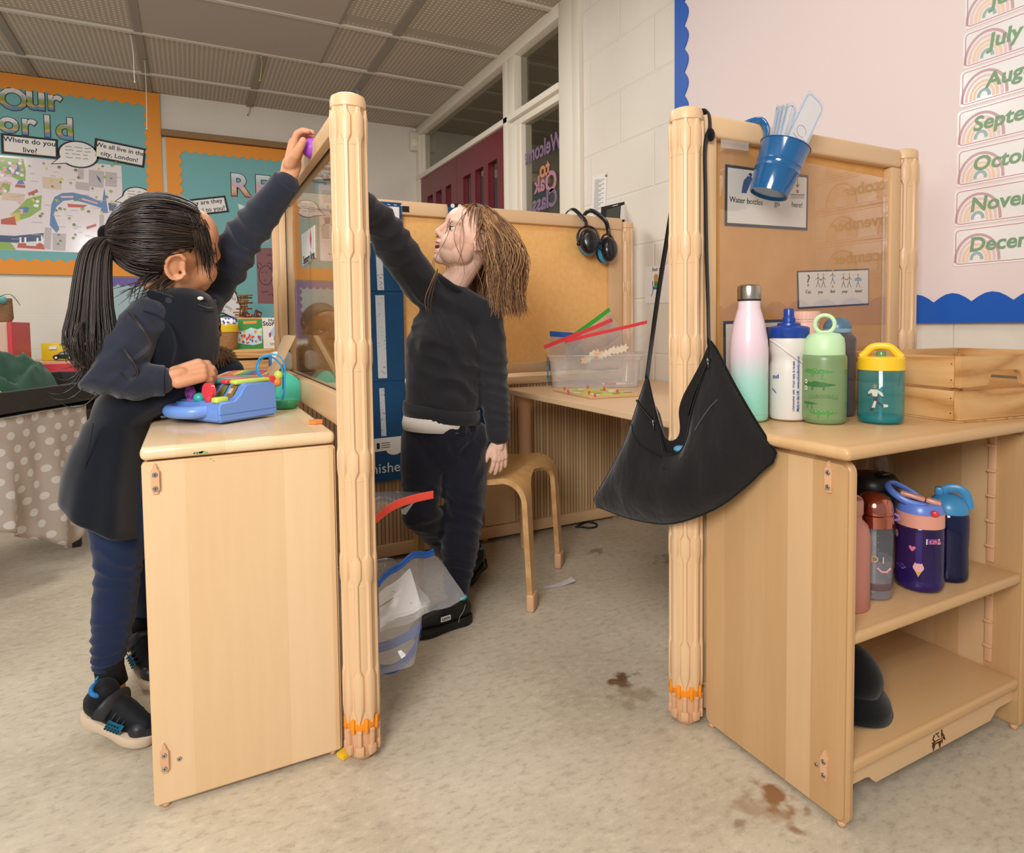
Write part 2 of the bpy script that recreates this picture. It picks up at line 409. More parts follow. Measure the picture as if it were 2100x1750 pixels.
bm = nb(); box(bm, XW-.02, XW, 4.80, 4.86, 1.32, 1.36, .004); struct('door_hinge', bm, RED2, parent=d2)
# the corridor behind the glazing
CORW = M('corridor_wall', '#a9a294', .7); CORF = M('corridor_frieze', '#a8602e', .7); CORD = M('corridor_door', '#7f8487', .6)
bm = nb(); box(bm, XW+.1, 3.75, YB, YB+.1, 0, 2.6); struct('wall_corridor', bm, CORW)
bm = nb(); box(bm, 3.7, 3.8, .6, YB, 0, 2.6); struct('wall_far', bm, CORW)
bm = nb(); box(bm, 3.68, 3.7, 1.0, 4.4, 1.35, 1.75, .004); struct('trim_5', bm, CORF)
bm = nb(); box(bm, 2.05, 2.12, YB-.03, YB, 0, 2.12); box(bm, 2.12, 2.9, YB-.03, YB, 2.05, 2.12); box(bm, 2.12, 2.9, YB-.015, YB, 0, 2.05, mi=1); struct('door_3', bm, [CREAM, CORD])
EMI = M('reflected_light_glow', '#ffdca0', .4, emit=2.2)
bm = nb(); box(bm, 3.2, 3.4, 2.9, 3.3, 1.98, 2.0, .004)  # added glowing slab in place of a ceiling light reflected in the glass
o = obj('light_reflection', bm, EMI, origin=(3.3, 3.1, 1.98)); tag(o, 'glowing yellow corridor light seen through the lettered side window', 'lamp')
bm = nb(); tube(bm, [(3.25, 3.1, 1.99), (3.25, 3.1, ZC)], .004); tube(bm, [(3.35, 3.1, 1.99), (3.35, 3.1, ZC)], .004)
obj('slab_hanger', bm, BARL, o)
# ================================================================== FURNITURE
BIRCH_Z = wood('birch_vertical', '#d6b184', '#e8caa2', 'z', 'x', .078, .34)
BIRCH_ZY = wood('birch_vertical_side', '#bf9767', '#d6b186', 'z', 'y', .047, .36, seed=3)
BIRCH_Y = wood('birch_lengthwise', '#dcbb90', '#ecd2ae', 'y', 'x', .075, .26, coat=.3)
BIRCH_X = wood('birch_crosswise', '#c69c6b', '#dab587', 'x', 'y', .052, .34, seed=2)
BIRCH_XP = wood('birch_rail', '#d6b084', '#e4c299', 'x', 'z', .3, .36)
BIRCH_P = wood('birch_frame', '#d2ab7c', '#e0bd92', 'z', 'x', .3, .36)
BIRCH_YP = wood('birch_rail_side', '#d2ab7c', '#e2bf93', 'y', 'z', .3, .3)
TAN = M('tan_plastic', '#d7a982', .42); TANP = M('tan_post_plastic', '#dfba90', .42, coat=.1)
STEEL = M('screw_steel', '#b9b7b2', .3, metal=1); LOCK = M('orange_lock', '#f0941f', .45); DARK = M('dark_gap', '#15130f', .8)
# ---- ribbed divider post (built once, then copied)
def make_post():
    H = 1.211
    root = thing('divider_post', '', 'post', local=True)
    bm = nb()
    lathe(bm, [(.0, .079), (.030, .079), (.0305, .085), (.0305, 1.186), (.034, 1.188), (.0345, 1.2), (.032, 1.208), (.026, 1.2112), (0, 1.2118)], 32, cap=False)
    for z in (1.1235, .918, .724, .526, .332):
        lathe(bm, [(.0304, z-.003), (.0312, z-.0025), (.0312, z-.0005), (.0304, z)], 32, cap=False)
    Zs = [(1.124, 1.138, 1.170, 1.181), (.920, .934, .965, .976), (.726, .740, .770, .781), (.528, .542, .572, .583), (.334, .348, .378, .389), (.076, .104, .165, .178)]
    def w(z):
        for a, b, c, d in Zs:
            if a <= z <= d:
                base = .0 if a < .1 and z < b else .0042
                if z < b: return base+(.0094-base)*(z-a)/(b-a)
                if z > c: return .0042+.0052*(d-z)/(d-c)
                return .0094
        return .0042
    zs = sorted({v for q in Zs for v in q} | {1.1865, .6, .3, .85})
    for k in range(8):
        a = 2*PI*(k+.5)/8; er = Vector((math.cos(a), math.sin(a), 0)); et = Vector((-math.sin(a), math.cos(a), 0)); rings = []
        for z in zs:
            ww = max(w(z), .0008); ro = .0365 if ww > .006 else .0352
            rings.append([bm.verts.new(er*r+et*s+Vector((0, 0, z))) for r, s in ((.028, -ww-.0012), (ro-.002, -ww), (ro, -ww*.62), (ro, ww*.62), (ro-.002, ww), (.028, ww+.0012))])
        for i in range(len(rings)-1):
            for j in range(5): bm.faces.new((rings[i][j], rings[i][j+1], rings[i+1][j+1], rings[i+1][j]))
        bm.faces.new(rings[0]); bm.faces.new(rings[-1][::-1])
    obj('column', bm, TANP, root, 35)
    bm = nb(); lathe(bm, [(0, .064), (.031, .064), (.0325, .067), (.0325, .078), (.030, .081), (0, .081)], 32, cap=False)
    for k in range(8):
        a = 2*PI*k/8; er = Vector((math.cos(a), math.sin(a), 0)); rot = Matrix((er, Vector((-er.y, er.x, 0)), Vector((0, 0, 1)))).transposed()
        obox(bm, er*.033+Vector((0, 0, .0725)), (.003, .0035, .0125), rot, .001)
    lab(obj('lock_ring', bm, LOCK, root, 30), 'orange toothed lock ring')
    bm = nb(); lathe(bm, [(0, .0005), (.016, .001), (.024, .008), (.0275, .018), (.028, .064), (0, .064)], 28, cap=False)
    for k in range(8):
        a = 2*PI*(k+.5)/8; er = Vector((math.cos(a), math.sin(a), 0)); rot = Matrix((er, Vector((-er.y, er.x, 0)), Vector((0, 0, 1)))).transposed()
        obox(bm, er*.031+Vector((0, 0, .026)), (.0055, .0085, .009), rot, .003); obox(bm, er*.031+Vector((0, 0, .045)), (.005, .004, .018), rot, .002)
        obox(bm, er*.031+Vector((0, 0, .062)), (.0055, .0045, .003), rot, .0015)
    obj('foot', bm, TAN, root, 35)
    return root
post = make_post(); post.scale = (.92, .92, 1); post.location = (.264, 1.153, 0); GP = 'ribbed divider posts'
post['label'] = 'ribbed tan post at the front corner of the cabinet with the blue toy'; post['group'] = GP
dup(post, (.264, 2.055, 0), .2, 'ribbed tan post at the far end of the clear divider, behind the wooden arch toy')
dup(post, (1.600, 2.108, 0), .1, 'ribbed tan post at the right end of the orange screen, beside the ear defenders')
dup(post, (.866, .949, 0), PI/8, 'ribbed tan post with the black bag hung over it')
dup(post, (1.557, .952, 0), .3, 'ribbed tan post between the yellow-brown pinboard and the pink wall display')
# ---- connector strips with two screws
def strip(root, fr, zc):
    bm = nb(); prism(bm, fr, rrect(-.0062, .0062, zc-.019, zc+.017, .004), 0, .0055)
    prism(bm, fr, [(-.0045, zc+.012), (.0045, zc+.012), (.003, zc+.021), (0, zc+.027), (-.003, zc+.021)], 0, .0045)
    prism(bm, fr, [(-.006, zc-.014), (.006, zc-.014), (.0038, zc-.024), (-.0038, zc-.024)], 0, .003)
    bmesh.ops.bevel(bm, geom=[e for e in bm.edges if e.calc_length() > .0001 and abs(sum((f.normal.dot(fr.n) for f in e.link_faces), 0)-1) < .3], offset=.0012, segments=2, affect='EDGES')
    s = obj('connector_strip', bm, TAN, root, 40)
    for dz in (.008, -.0145): screw(s, fr, 0, zc+dz, .0055)
def screw(par, fr, x, z, c0, r=.0042):
    bm = nb(); prism(bm, fr, circ(x, z, r, 16), c0, c0+.0008); prism(bm, fr, circ(x, z, r*.75, 16), c0+.0008, c0+.0014)
    prism(bm, fr, circ(x, z, r*.3, 6), c0+.0014, c0+.0016, mi=1); obj('screw', bm, [STEEL, DARK], par)
def panel_yz(bm, x0, x1, y0, y1, z0, z1, r=.016):
    fr = Fr((x0, 0, 0), (0, -1, 0), (0, 0, 1)); prism(bm, fr, rrect(-y1, -y0, z0, z1, r), -(x1-x0), 0, smooth=False)
    return bm
def soften(bm, off=.004, seg=2, ang=40):
    bmesh.ops.recalc_face_normals(bm, faces=bm.faces[:])
    es = [e for e in bm.edges if len(e.link_faces) == 2 and e.calc_face_angle(0) > math.radians(ang)]
    bmesh.ops.bevel(bm, geom=es, offset=off, segments=seg, affect='EDGES', clamp_overlap=True); return bm
# ---- left cabinet
LC = thing('storage_cabinet', 'birch open cabinet with green paint smears, under the blue toy', 'cabinet', (-.077, 1.173, 0))
bm = nb(); box(bm, -.0785, .2315, 1.170, 2.015, .588, .6105, .009, seg=3); lc_top = obj('top', bm, BIRCH_Y, LC, 40)
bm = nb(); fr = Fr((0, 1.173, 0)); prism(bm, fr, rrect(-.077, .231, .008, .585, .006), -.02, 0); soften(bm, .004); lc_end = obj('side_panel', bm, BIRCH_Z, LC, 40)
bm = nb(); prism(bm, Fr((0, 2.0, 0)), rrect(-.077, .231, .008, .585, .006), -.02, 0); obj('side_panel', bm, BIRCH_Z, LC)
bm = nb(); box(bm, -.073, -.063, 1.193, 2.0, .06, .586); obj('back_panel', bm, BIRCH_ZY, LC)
for z in (.075, .325):
    bm = nb(); box(bm, -.063, .229, 1.193, 2.0, z, z+.02, .004); obj('shelf', bm, BIRCH_Y, LC, 40)
bm = nb(); box(bm, .20, .22, 1.193, 2.0, .02, .075); obj('kick_board', bm, BIRCH_YP, LC)
def feet(root, pts, r=.007, h=.009):
    for x, y in pts: obj('glide_foot', lathe(nb(), [(r*.9, 0), (r, h)], 12, (x, y, 0)), TAN, root)
feet(LC, ((-.06, 1.185), (.215, 1.185), (-.06, 2.0), (.215, 2.0)))
fe = Fr((-.0578, 1.173, 0)); strip(LC, fe, .557); strip(LC, Fr((-.0598, 1.173, 0)), .088); screw(LC, Fr((0, 1.173, 0)), -.038, .0802, .0, .004)
GRN = M('green_paint', '#7fae6a', .6)
bm = nb(); fs = Fr((0, 1.1698, 0)); r2 = random.Random(3)
for (u, v, r) in ((402, 935, .0035), (408, 937, .003), (417, 932, .005), (412, 934, .0035), (433, 942, .0022), (438, 946, .0014), (398, 932, .002)):
    a, b = fs.px(u, v); b = min(max(b, .5945), .603) if v < 940 else b
    k = 9; fq = fs if v < 940 else Fr((0, 1.1728, 0))
    prism(bm, fq, [(a+r*r2.uniform(.6, 1.3)*math.cos(2*PI*i/k), b+.6*r*r2.uniform(.6, 1.3)*math.sin(2*PI*i/k)) for i in range(k)], 0, .0003)
lab(obj('paint_smear', bm, GRN, LC), 'green paint smear on the front edge')
# ---- right cabinet
RC = thing('storage_cabinet', 'birch open shelf cabinet by the wall, holding the water bottles', 'cabinet', (.889, .615, 0))
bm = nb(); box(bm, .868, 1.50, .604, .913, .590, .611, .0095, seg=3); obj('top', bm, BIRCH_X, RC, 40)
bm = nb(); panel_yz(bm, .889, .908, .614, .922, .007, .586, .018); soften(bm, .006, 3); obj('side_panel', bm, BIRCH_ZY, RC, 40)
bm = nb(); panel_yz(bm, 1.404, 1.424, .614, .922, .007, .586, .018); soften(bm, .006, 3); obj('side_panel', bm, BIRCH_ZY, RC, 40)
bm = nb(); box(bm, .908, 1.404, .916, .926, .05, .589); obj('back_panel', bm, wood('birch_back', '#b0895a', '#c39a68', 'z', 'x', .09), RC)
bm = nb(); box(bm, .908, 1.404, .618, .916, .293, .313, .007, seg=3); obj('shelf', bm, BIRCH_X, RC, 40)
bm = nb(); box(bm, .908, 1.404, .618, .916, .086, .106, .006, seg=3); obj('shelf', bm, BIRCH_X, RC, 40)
fk = Fr((0, .628, 0)); bm = nb()
prism(bm, fk, [(.908, .088), (.908, .060), (.955, .060), (.964, .058), (.972, .050), (.982, .043), (1.325, .043), (1.335, .050), (1.345, .058), (1.355, .060), (1.404, .060), (1.404, .088)], -.016, 0)
rk = obj('kick_board', bm, BIRCH_XP, RC)
# scorched maker's mark: two seated figures, a sled and a standing figure
LOGO = M('scorched_mark', '#4a2a12', .8); bm = nb()
def lg(pts, w=None):
    q = [fk.px(*p) for p in pts]
    if w: line(bm, fk, q, w, 0, .0006)
    else: prism(bm, fk, q, 0, .0006)
lg([(1912, 1529), (1931, 1519)], .0022); lg([(1911, 1525), (1929, 1515)], .0014); lg([(1912, 1527), (1917, 1522), (1913, 1517), (1916, 1508)], .0035)
lg([(1911, 1530), (1918, 1527), (1914, 1541)]); lg([(1924, 1525), (1930, 1521), (1927, 1535)]); lg([(1918, 1507), (1925, 1503), (1922, 1509), (1926, 1512)], .002)
lg([(1931, 1497), (1931, 1503), (1935, 1510), (1936, 1515)], .0035); lg([(1930, 1505), (1932, 1517), (1932, 1524)], .002); lg([(1934, 1512), (1938, 1517)], .0025)
lab(obj('burnt_mark', bm, LOGO, rk), 'small burnt mark of figures on a sled')
fx = Fr((.889, 0, 0), (0, -1, 0), (0, 0, 1))
strip(RC, Fr((.889, .650, 0), (0, -1, 0), (0, 0, 1)), .556); strip(RC, Fr((.889, .652, 0), (0, -1, 0), (0, 0, 1)), .087)
screw(RC, fx, -.6688, .0783, 0, .0035); screw(RC, fx, -.925, .0801, 0, .0035)
bm = nb()
for z0, z1 in ((.118, .285), (.32, .58)):
    box(bm, 1.399, 1.404, .664, .678, z0, z1, .002)
    z = z0+.03
    while z < z1: box(bm, 1.394, 1.404, .663, .679, z, z+.006, .002); z += .05
obj('shelf_peg_strip', bm, TAN, RC, 40)
feet(RC, ((.899, .63), (.899, .91), (1.414, .63), (1.414, .91)))
# ---- clear divider over the left cabinet
PANE = sheet('acrylic_pane', (.97, .96, .93, 1), gain=1.0)
DV = thing('room_divider', 'birch framed clear divider standing on the cabinet between the two reaching children', 'divider', (.264, 1.6, .6105))
bm = nb(); box(bm, .244, .284, 1.189, 2.018, 1.160, 1.197, .004); obj('top_rail', bm, BIRCH_YP, DV, 40)
bm = nb(); box(bm, .244, .284, 1.189, 2.018, .612, .672, .004); obj('bottom_rail', bm, BIRCH_YP, DV, 40)
for y in (1.189, 1.985):
    bm = nb(); box(bm, .244, .284, y, y+.033, .672, 1.160, .003); obj('stile', bm, BIRCH_P, DV, 40)
bm = nb(); box(bm, .2625, .2655, 1.2, 2.0, .668, 1.164); obj('clear_pane', bm, PANE, DV)
bm = nb(); box(bm, .2615, .2665, 1.2, 2.0, 1.158, 1.1605); box(bm, .2615, .2665, 1.2, 2.0, .671, .6735); box(bm, .2615, .2665, 1.984, 1.9855, .67, 1.16); obj('pane_groove', bm, DARK, DV)
# ---- orange screen at the back, over the slatted cabinet back
PIN, _t = mat('orange_pinboard', '#f0bb74', .85, spec=.2)
setcol(_t, _t.ramp(_t.noise(_t.coord(), 60, 3), [(.35, C('#eeb871')), (.7, C('#f3c17d'))])); _t.bump(_t.noise(_t.coord(), 700, 1), .15, .001)
OS = thing('display_screen', 'birch framed orange pinboard screen behind the boy', 'screen', (.95, 2.09, .61))
bm = nb(); box(bm, .302, 1.562, 2.076, 2.112, 1.175, 1.222, .006); obj('top_rail', bm, BIRCH_XP, OS, 40)
bm = nb(); box(bm, .302, 1.562, 2.08, 2.112, .621, .66, .005); obj('bottom_rail', bm, BIRCH_XP, OS, 40)
for x0, x1 in ((.302, .345), (1.497, 1.562)):
    bm = nb(); box(bm, x0, x1, 2.08, 2.112, .66, 1.176, .003); obj('stile', bm, BIRCH_P, OS, 40)
bm = nb(); box(bm, .34, 1.50, 2.096, 2.104, .655, 1.18); obj('pinboard', bm, PIN, OS)
bm = nb(); a = at(832, 426, 'y', 2.0755); box(bm, a.x-.012, a.x+.012, 2.0748, 2.0762, 1.184, 1.204); obj('hook_tape', bm, M('black_tape', '#1b1b1d', .8), OS)
SLAT, _t = mat('slatted_birch', '#b08a5e', .5)
_x = _t.xyz(_t.coord())[0]; _k = _t.math('FLOOR', _t.math('DIVIDE', _x, .0135)); _wn = _t.new('ShaderNodeTexWhiteNoise', noise_dimensions='1D'); _t.link(_k, _wn.inputs['W'])
_fr = _t.math('FRACT', _t.math('DIVIDE', _x, .0135)); _ed = _t.math('LESS_THAN', _t.math('ABSOLUTE', _t.math('SUBTRACT', _fr, .5)), .42)
_g = _t.noise(_t.coord((60, 60, 2)), 1.5, 3); _f = _t.math('ADD', _t.math('MULTIPLY', _wn.outputs[0], .6), _t.math('MULTIPLY', _g, .5))
setcol(_t, _t.mix(_ed, C('#8f7453'), _t.ramp(_f, [(.25, C('#b8956c')), (.9, C('#d6b58b'))])))
SB = thing('storage_cabinet', 'low cabinet with a slatted birch back, under the orange screen', 'cabinet', (.95, 2.085, 0))
bm = nb(); box(bm, .30, 1.56, 2.08, 2.4, .578, .604, .005); obj('top', bm, BIRCH_XP, SB, 40)
bm = nb(); box(bm, .30, 1.56, 2.092, 2.10, .05, .58)
for i in range(93): box(bm, .302+i*.0135, .302+i*.0135+.0115, 2.0895, 2.093, .055, .579)
obj('slatted_back', bm, SLAT, SB)
bm = nb(); box(bm, .30, 1.56, 2.078, 2.4, .016, .058, .004); obj('base_rail', bm, BIRCH_XP, SB, 40)
bm = nb(); a = at(1000, 1040, 'y', 2.086); box(bm, a.x-.012, a.x+.115, 2.084, 2.0905, .062, .30, .002); obj('patch_board', bm, BIRCH_XP, SB)
feet(SB, ((.33, 2.11), (1.54, 2.11), (.33, 2.37), (1.54, 2.37), (.95, 2.11)), .014, .02)
# ---- framed pinboard behind the right cabinet top
RP = thing('display_screen', 'birch framed yellow-brown pinboard under clear sheet, behind the drinks bottles', 'screen', (1.2, .95, .611))
bm = nb(); box(bm, .902, 1.522, .934, .968, 1.163, 1.206, .007, seg=3); obj('top_rail', bm, BIRCH_XP, RP, 40)
bm = nb(); box(bm, .902, 1.522, .934, .968, .02, .075, .005); obj('bottom_rail', bm, BIRCH_XP, RP, 40)
for x0, x1 in ((.902, .932), (1.486, 1.522)):
    bm = nb(); box(bm, x0, x1, .934, .968, .075, 1.163, .004); obj('stile', bm, BIRCH_P, RP, 40)
PIN2, _t = mat('tan_pinboard', '#d9a361', .85, spec=.2)
setcol(_t, _t.ramp(_t.noise(_t.coord(), 14, 4), [(.35, C('#d39b58')), (.7, C('#dca768'))]))
bm = nb(); box(bm, .928, 1.49, .954, .962, .07, 1.168); obj('pinboard', bm, PIN2, RP)
bm = nb(); fr = Fr((0, .9385, 0)); prism(bm, fr, [(.945, .62), (1.481, .62), (1.479, 1.135), (.943, 1.151)], -.0012, 0); obj('clear_sheet', bm, sheet('pinboard_acrylic', (.97, .96, .94, 1), gain=1.2, haze=.02), RP)
bm = nb(); prism(bm, fr, [(1.461, .62), (1.467, .62), (1.466, 1.09), (1.460, 1.09)], .0002, .0006); TAPE = sheet('sticky_tape', (.95, .93, .88, 1), haze=.22); obj('sticky_tape', bm, TAPE, RP)
bm = nb(); prism(bm, fr, fr.pxs([(1478, 285), (1535, 293), (1535, 310), (1478, 303)]), .0002, .0006); obj('sticky_tape', bm, TAPE, RP)
# ---- desk along the wall
DT = wood('desk_laminate', '#dcb98f', '#e6c8a2', 'y', 'x', .5, .35)
DK = thing('desk', 'low beech desk against the block wall, holding the clear tray of zip bags', 'desk', (1.33, 1.5, 0))
bm = nb(); prism(bm, Fr((0, 0, .553), (1, 0, 0), (0, 1, 0)), rrect(1.0, 1.665, .99, 2.045, .03), 0, .018); soften(bm, .002); obj('desk_top', bm, DT, DK, 40)
for x, y in ((1.052, 1.975), (1.62, 1.985), (1.62, 1.06), (1.06, 1.06)):
    bm = nb(); lathe(bm, [(.0235, .115), (.0235, .505), (.030, .515), (.033, .553)], 24, (x, y, 0))
    rx = 1 if x < 1.3 else -1; ry = -1 if y > 1.5 else 1
    bm2 = nb(); box(bm2, -.02, .07, -.02, .02, .535, .553, .006); bm2.transform(Matrix.Translation((x, y, 0)) @ Matrix.Rotation(math.atan2(ry, rx), 4, 'Z')); merge(bm, bm2)
    lg_ = obj('leg', bm, TAN, DK, 40)
    bm = nb(); lathe(bm, [(.0205, .108), (.0255, .109), (.0255, .115), (.0205, .116)], 24, (x, y, 0)); obj('height_ring', bm, M('yellow_ring', '#dba13a', .4), lg_, 40)
    bm = nb(); lathe(bm, [(.017, 0), (.0205, .006), (.0205, .108)], 20, (x, y, 0)); obj('leg_extension', bm, BIRCH_P, lg_, 40)
# ---- bent-ply stool
PLY, _t = mat('stool_ply_face', '#d6a96c', .3, coat=.25)
setcol(_t, _t.ramp(_t.noise(_t.coord((3, 14, 14)), 3, 3), [(.3, C('#cf9f61')), (.7, C('#dcb37a'))]))
PLYE, _t = mat('stool_ply_edge', '#c79a62', .5)
setcol(_t, _t.ramp(_t.noise(_t.coord(), 40, 3), [(.3, C('#b98a55')), (.7, C('#d2a672'))]))
def make_stool():
    root = thing('stool', 'bent birch plywood stool with tan foot caps, beside the standing boy', 'stool', local=True)
    B, T, HT, S = .37, .015, .372, .185
    prof = []; R_ = .07; top = S-.014
    for i in range(9): a_ = -(top-R_)+(2*(top-R_))*i/8; prof.append((a_, HT-.010*math.cos(a_/(top-R_)*PI/2), 1.))
    bend = [(top-R_+R_*math.sin(t), HT-R_+R_*math.cos(t), 0) for t in [PI/2*k/8 for k in range(1, 9)]]
    leg = [(top+(S-top)*t, (HT-R_)*(1-t)+.022*t, 0) for t in (.15, .35, .6, .85, 1)]
    side = bend+leg; P = [(-x, z, k) for x, z, k in side[::-1]]+prof+side
    n = len(P); ns = len(side)
    def wid(i):
        j = ns-1-i if i < ns else (i-(n-ns) if i >= n-ns else -1)
        if j < 3: return B/2
        return (B/2, B/2, B/2, .118, .083, .063, .054, .049, .047, .046, .044, .042, .042)[j]
    bm = nb(); NC = 6; rows = []
    for i, (x, z, _) in enumerate(P):
        w = wid(i); row = []
        for s in (0, 1):
            for j in range(NC+1):
                t = w*j/NC if s == 0 else B-w+w*j/NC
                sag = -.006*math.sin(PI*t/B) if ns <= i < n-ns else 0
                row.append(bm.verts.new((x, t-B/2, z+sag)))
        rows.append(row)
    for i in range(n-1):
        for s in (0, 1):
            for j in range(NC):
                q = s*(NC+1)+j; bm.faces.new((rows[i][q], rows[i][q+1], rows[i+1][q+1], rows[i+1][q])).smooth = True
        if wid(i) == B/2 and wid(i+1) == B/2: pass
    bmesh.ops.remove_doubles(bm, verts=bm.verts[:], dist=1e-5); bmesh.ops.recalc_face_normals(bm, faces=bm.faces[:])
    for f in bm.faces: f.material_index = 0
    if sum(f.normal.z for f in bm.faces) < 0: bmesh.ops.reverse_faces(bm, faces=bm.faces[:])
    bmesh.ops.solidify(bm, geom=bm.faces[:], thickness=T)
    bm.normal_update()
    for e in bm.faces:
        c = e.calc_center_median()
    ptop = {}
    for f in bm.faces:
        if f.calc_area() > 0 and max(ed.calc_length() for ed in f.edges) > 0:
            ln = sorted(ed.calc_length() for ed in f.edges); 
            if any(abs(l-T) < T*.35 for l in ln) and abs(f.normal.y) > .35: f.material_index = 1
    seat = obj('seat_and_legs', bm, [PLY, PLYE], root, 40)
    for sx in (-1, 1):
        for sy in (-1, 1):
            b = nb(); box(b, sx*(S-.008)-.0115, sx*(S-.008)+.0115, sy*(B/2-.021)-.025, sy*(B/2-.021)+.025, 0, .05, .006, seg=3)
            obj('foot_cap', b, TAN, root, 45)
    return root
st = make_stool(); st.location = (.823, 1.773, 0); st.rotation_euler = (0, 0, math.radians(-44.6))
# ================================================================== ON THE WALLS AND SCREENS
TEAL, _t = mat('teal_backing_paper', '#74adae', .7)
_t.bump(_t.noise(_t.coord((1, 1, .3)), 6, 2), .1, .01)
ORNG = M('orange_border_card', '#e3902c', .6); BLUEB = M('blue_border_card', '#0d56b5', .5); PURB = M('purple_border_card', '#6a5a9a', .6)
INK = M('black_ink', '#1d1d20', .6); PAPER = M('white_paper', '#e4e0dc', .55); GREYINK = M('pencil_grey', '#6f6b6c', .7)
LAMI = M('laminated_white', '#e9e6e4', .22, coat=.5); NAVYB = M('navy_card', '#1c2236', .4)
def scallop(bm, fr, x0, x1, y0, y1, side, step, amp, c0=0, c1=.003, mi=0):
    """border strip with a wavy inner edge; side names the edge that is wavy"""
    pts = []; L = (x1-x0) if side in 'tb' else (y1-y0); n = max(1, int(round(L/step)))
    wav = []
    for i in range(n*6+1):
        t = i/(n*6); s_ = abs(math.sin(PI*t*n)); wav.append((t, amp*(s_-.5)))
    if side == 't': pts = [(x0, y0), (x1, y0)]+[(x1-L*t, y1+w) for t, w in wav]
    if side == 'b': pts = [(x1, y1), (x0, y1)]+[(x0+L*t, y0-w) for t, w in wav]
    if side == 'r': pts = [(x0, y1), (x0, y0)]+[(x1+w, y0+L*t) for t, w in wav]
    if side == 'l': pts = [(x1, y0), (x1, y1)]+[(x0-w, y1-L*t) for t, w in wav]
    prism(bm, fr, pts, c0, c1, mi)
def board(name, label, fr, x0, x1, z0, z1, mb, mo, bw, step, amp, edges='tblr', th=.018):
    o = thing(name, label, 'display board', tuple(fr.pt((x0+x1)/2, z0)))
    bm = nb(); prism(bm, fr, [(x0, z0), (x1, z0), (x1, z1), (x0, z1)], 0, th); obj('backing', bm, mb, o)
    for e, a in (('b', (x0, x1, z1-bw, z1, 'b')), ('t', (x0, x1, z0, z0+bw, 't')), ('r', (x0, x0+bw, z0, z1, 'r')), ('l', (x1-bw, x1, z0, z1, 'l'))):
        if e in edges: bm = nb(); scallop(bm, fr, *a, step, amp, th, th+.003+(.001 if e in 'lr' else 0)); obj('border', bm, mo, o)
    return o
FB = Fr((0, YB-.0005, 0)); FB1 = Fr((0, YB-.019, 0))
board('display_board', 'teal display board headed Our World with wavy orange border, above the dark toy tray', FB, -1.75, -.131, 1.150, 2.378, TEAL, ORNG, .088, .062, .02)
b2 = board('display_board', 'teal display board with big letter R and brown drawing, beside the post', FB, -.105, .86, .60, 2.095, TEAL, ORNG, .085, .062, .02, 'blr')
bm = nb(); box(bm, -.128, .90, YB-.055, YB-.001, 2.098, 2.14, .003); obj('header_strip', bm, M('brown_wood_strip', '#8a6a44', .6), b2)
PALE = M('pale_blue_paper', '#9fb9bd', .7)
board('display_board', 'pale board with purple and blue wavy edge behind the girl ponytail, below the orange-edged board', FB, -.56, -.17, .72, 1.142, PALE, PURB, .05, .05, .02)
# letters
def mk_letter(cols, z0, z1):
    m, t = mat('printed_letter', cols[0][1], .35, coat=.3)
    s = t.xyz(t.coord()); n = t.noise(t.coord(), 26, 2)
    f = t.math('ADD', t.math('DIVIDE', t.math('SUBTRACT', s[2], z0), z1-z0), t.math('MULTIPLY', t.math('SUBTRACT', n, .5), .35))
    setcol(t, t.ramp(f, [(p, C(c)) for p, c in cols])); return m
LAND = [(0, '#4f7fa6'), (.16, '#5e8fae'), (.2, '#a9744f'), (.26, '#c5a771'), (.42, '#85973c'), (.56, '#8fa24a'), (.64, '#9aa5ad'), (.75, '#d8d4d2'), (1, '#dfdbd8')]
RAIN = [(0, '#b5634a'), (.25, '#d8b07a'), (.45, '#c79cb0'), (.65, '#a9b0b6'), (1, '#b5c4c4')]
def letter(ch, u, v, hpx, word, cols, grp, wide=1.0):
    a, b = FB1.px(u, v); k = FB1.px(u, v-hpx/2)[1]-FB1.px(u, v+hpx/2)[1]
    bm = nb(); text(bm, ch, FB1, 1, 0, 0, c=.004, bold=.03, mi=0)
    zs = [w.co.z for w in bm.verts]; xs = [w.co.x for w in bm.verts]; bm.free()
    sc = k/(max(zs)-min(zs)); bm = nb()
    text(bm, ch, FB1, sc, 0, 0, c=.0018, bold=.05*sc, mi=1, ext=.0004, wscale=wide); text(bm, ch, FB1, sc, 0, 0, c=.003, bold=.028*sc, mi=0, ext=.0004, wscale=wide)
    xm = sc*(max(xs)+min(xs))/2*wide; zm = sc*(max(zs)+min(zs))/2
    bm.transform(Matrix.Translation((a-xm, 0, b-zm)))
    o = obj('display_letter', bm, [mk_letter(cols, -k/2, k/2), INK], origin=(a, YB-.019, b))
    tag(o, word, 'letter', grp)
GL = 'landscape letters on the teal boards'
for ch, u, v, hp, w in (('O', 27, 204, 46, 'capital O that starts the word Our, cut from landscape paper'), ('u', 73, 208, 37, 'letter u between the O and r of Our, landscape paper'), ('r', 114, 212, 33, 'letter r that ends the word Our, landscape paper'),
                        ('o', 18, 257, 33, 'letter o of World at the frame edge, under the capital O'), ('r', 61, 261, 33, 'letter r of World under the u of Our'), ('l', 97, 259, 45, 'tall letter l of World between r and d'), ('d', 132, 264, 46, 'letter d that ends the word World')):
    letter(ch, u, v, hp, w, LAND, GL)
letter('R', 495, 380, 46, 'pastel capital R on the teal board above the girl raised arm', RAIN, GL); letter('E', 540, 383, 46, 'pastel capital E mostly hidden by the raised sleeve', RAIN, GL)
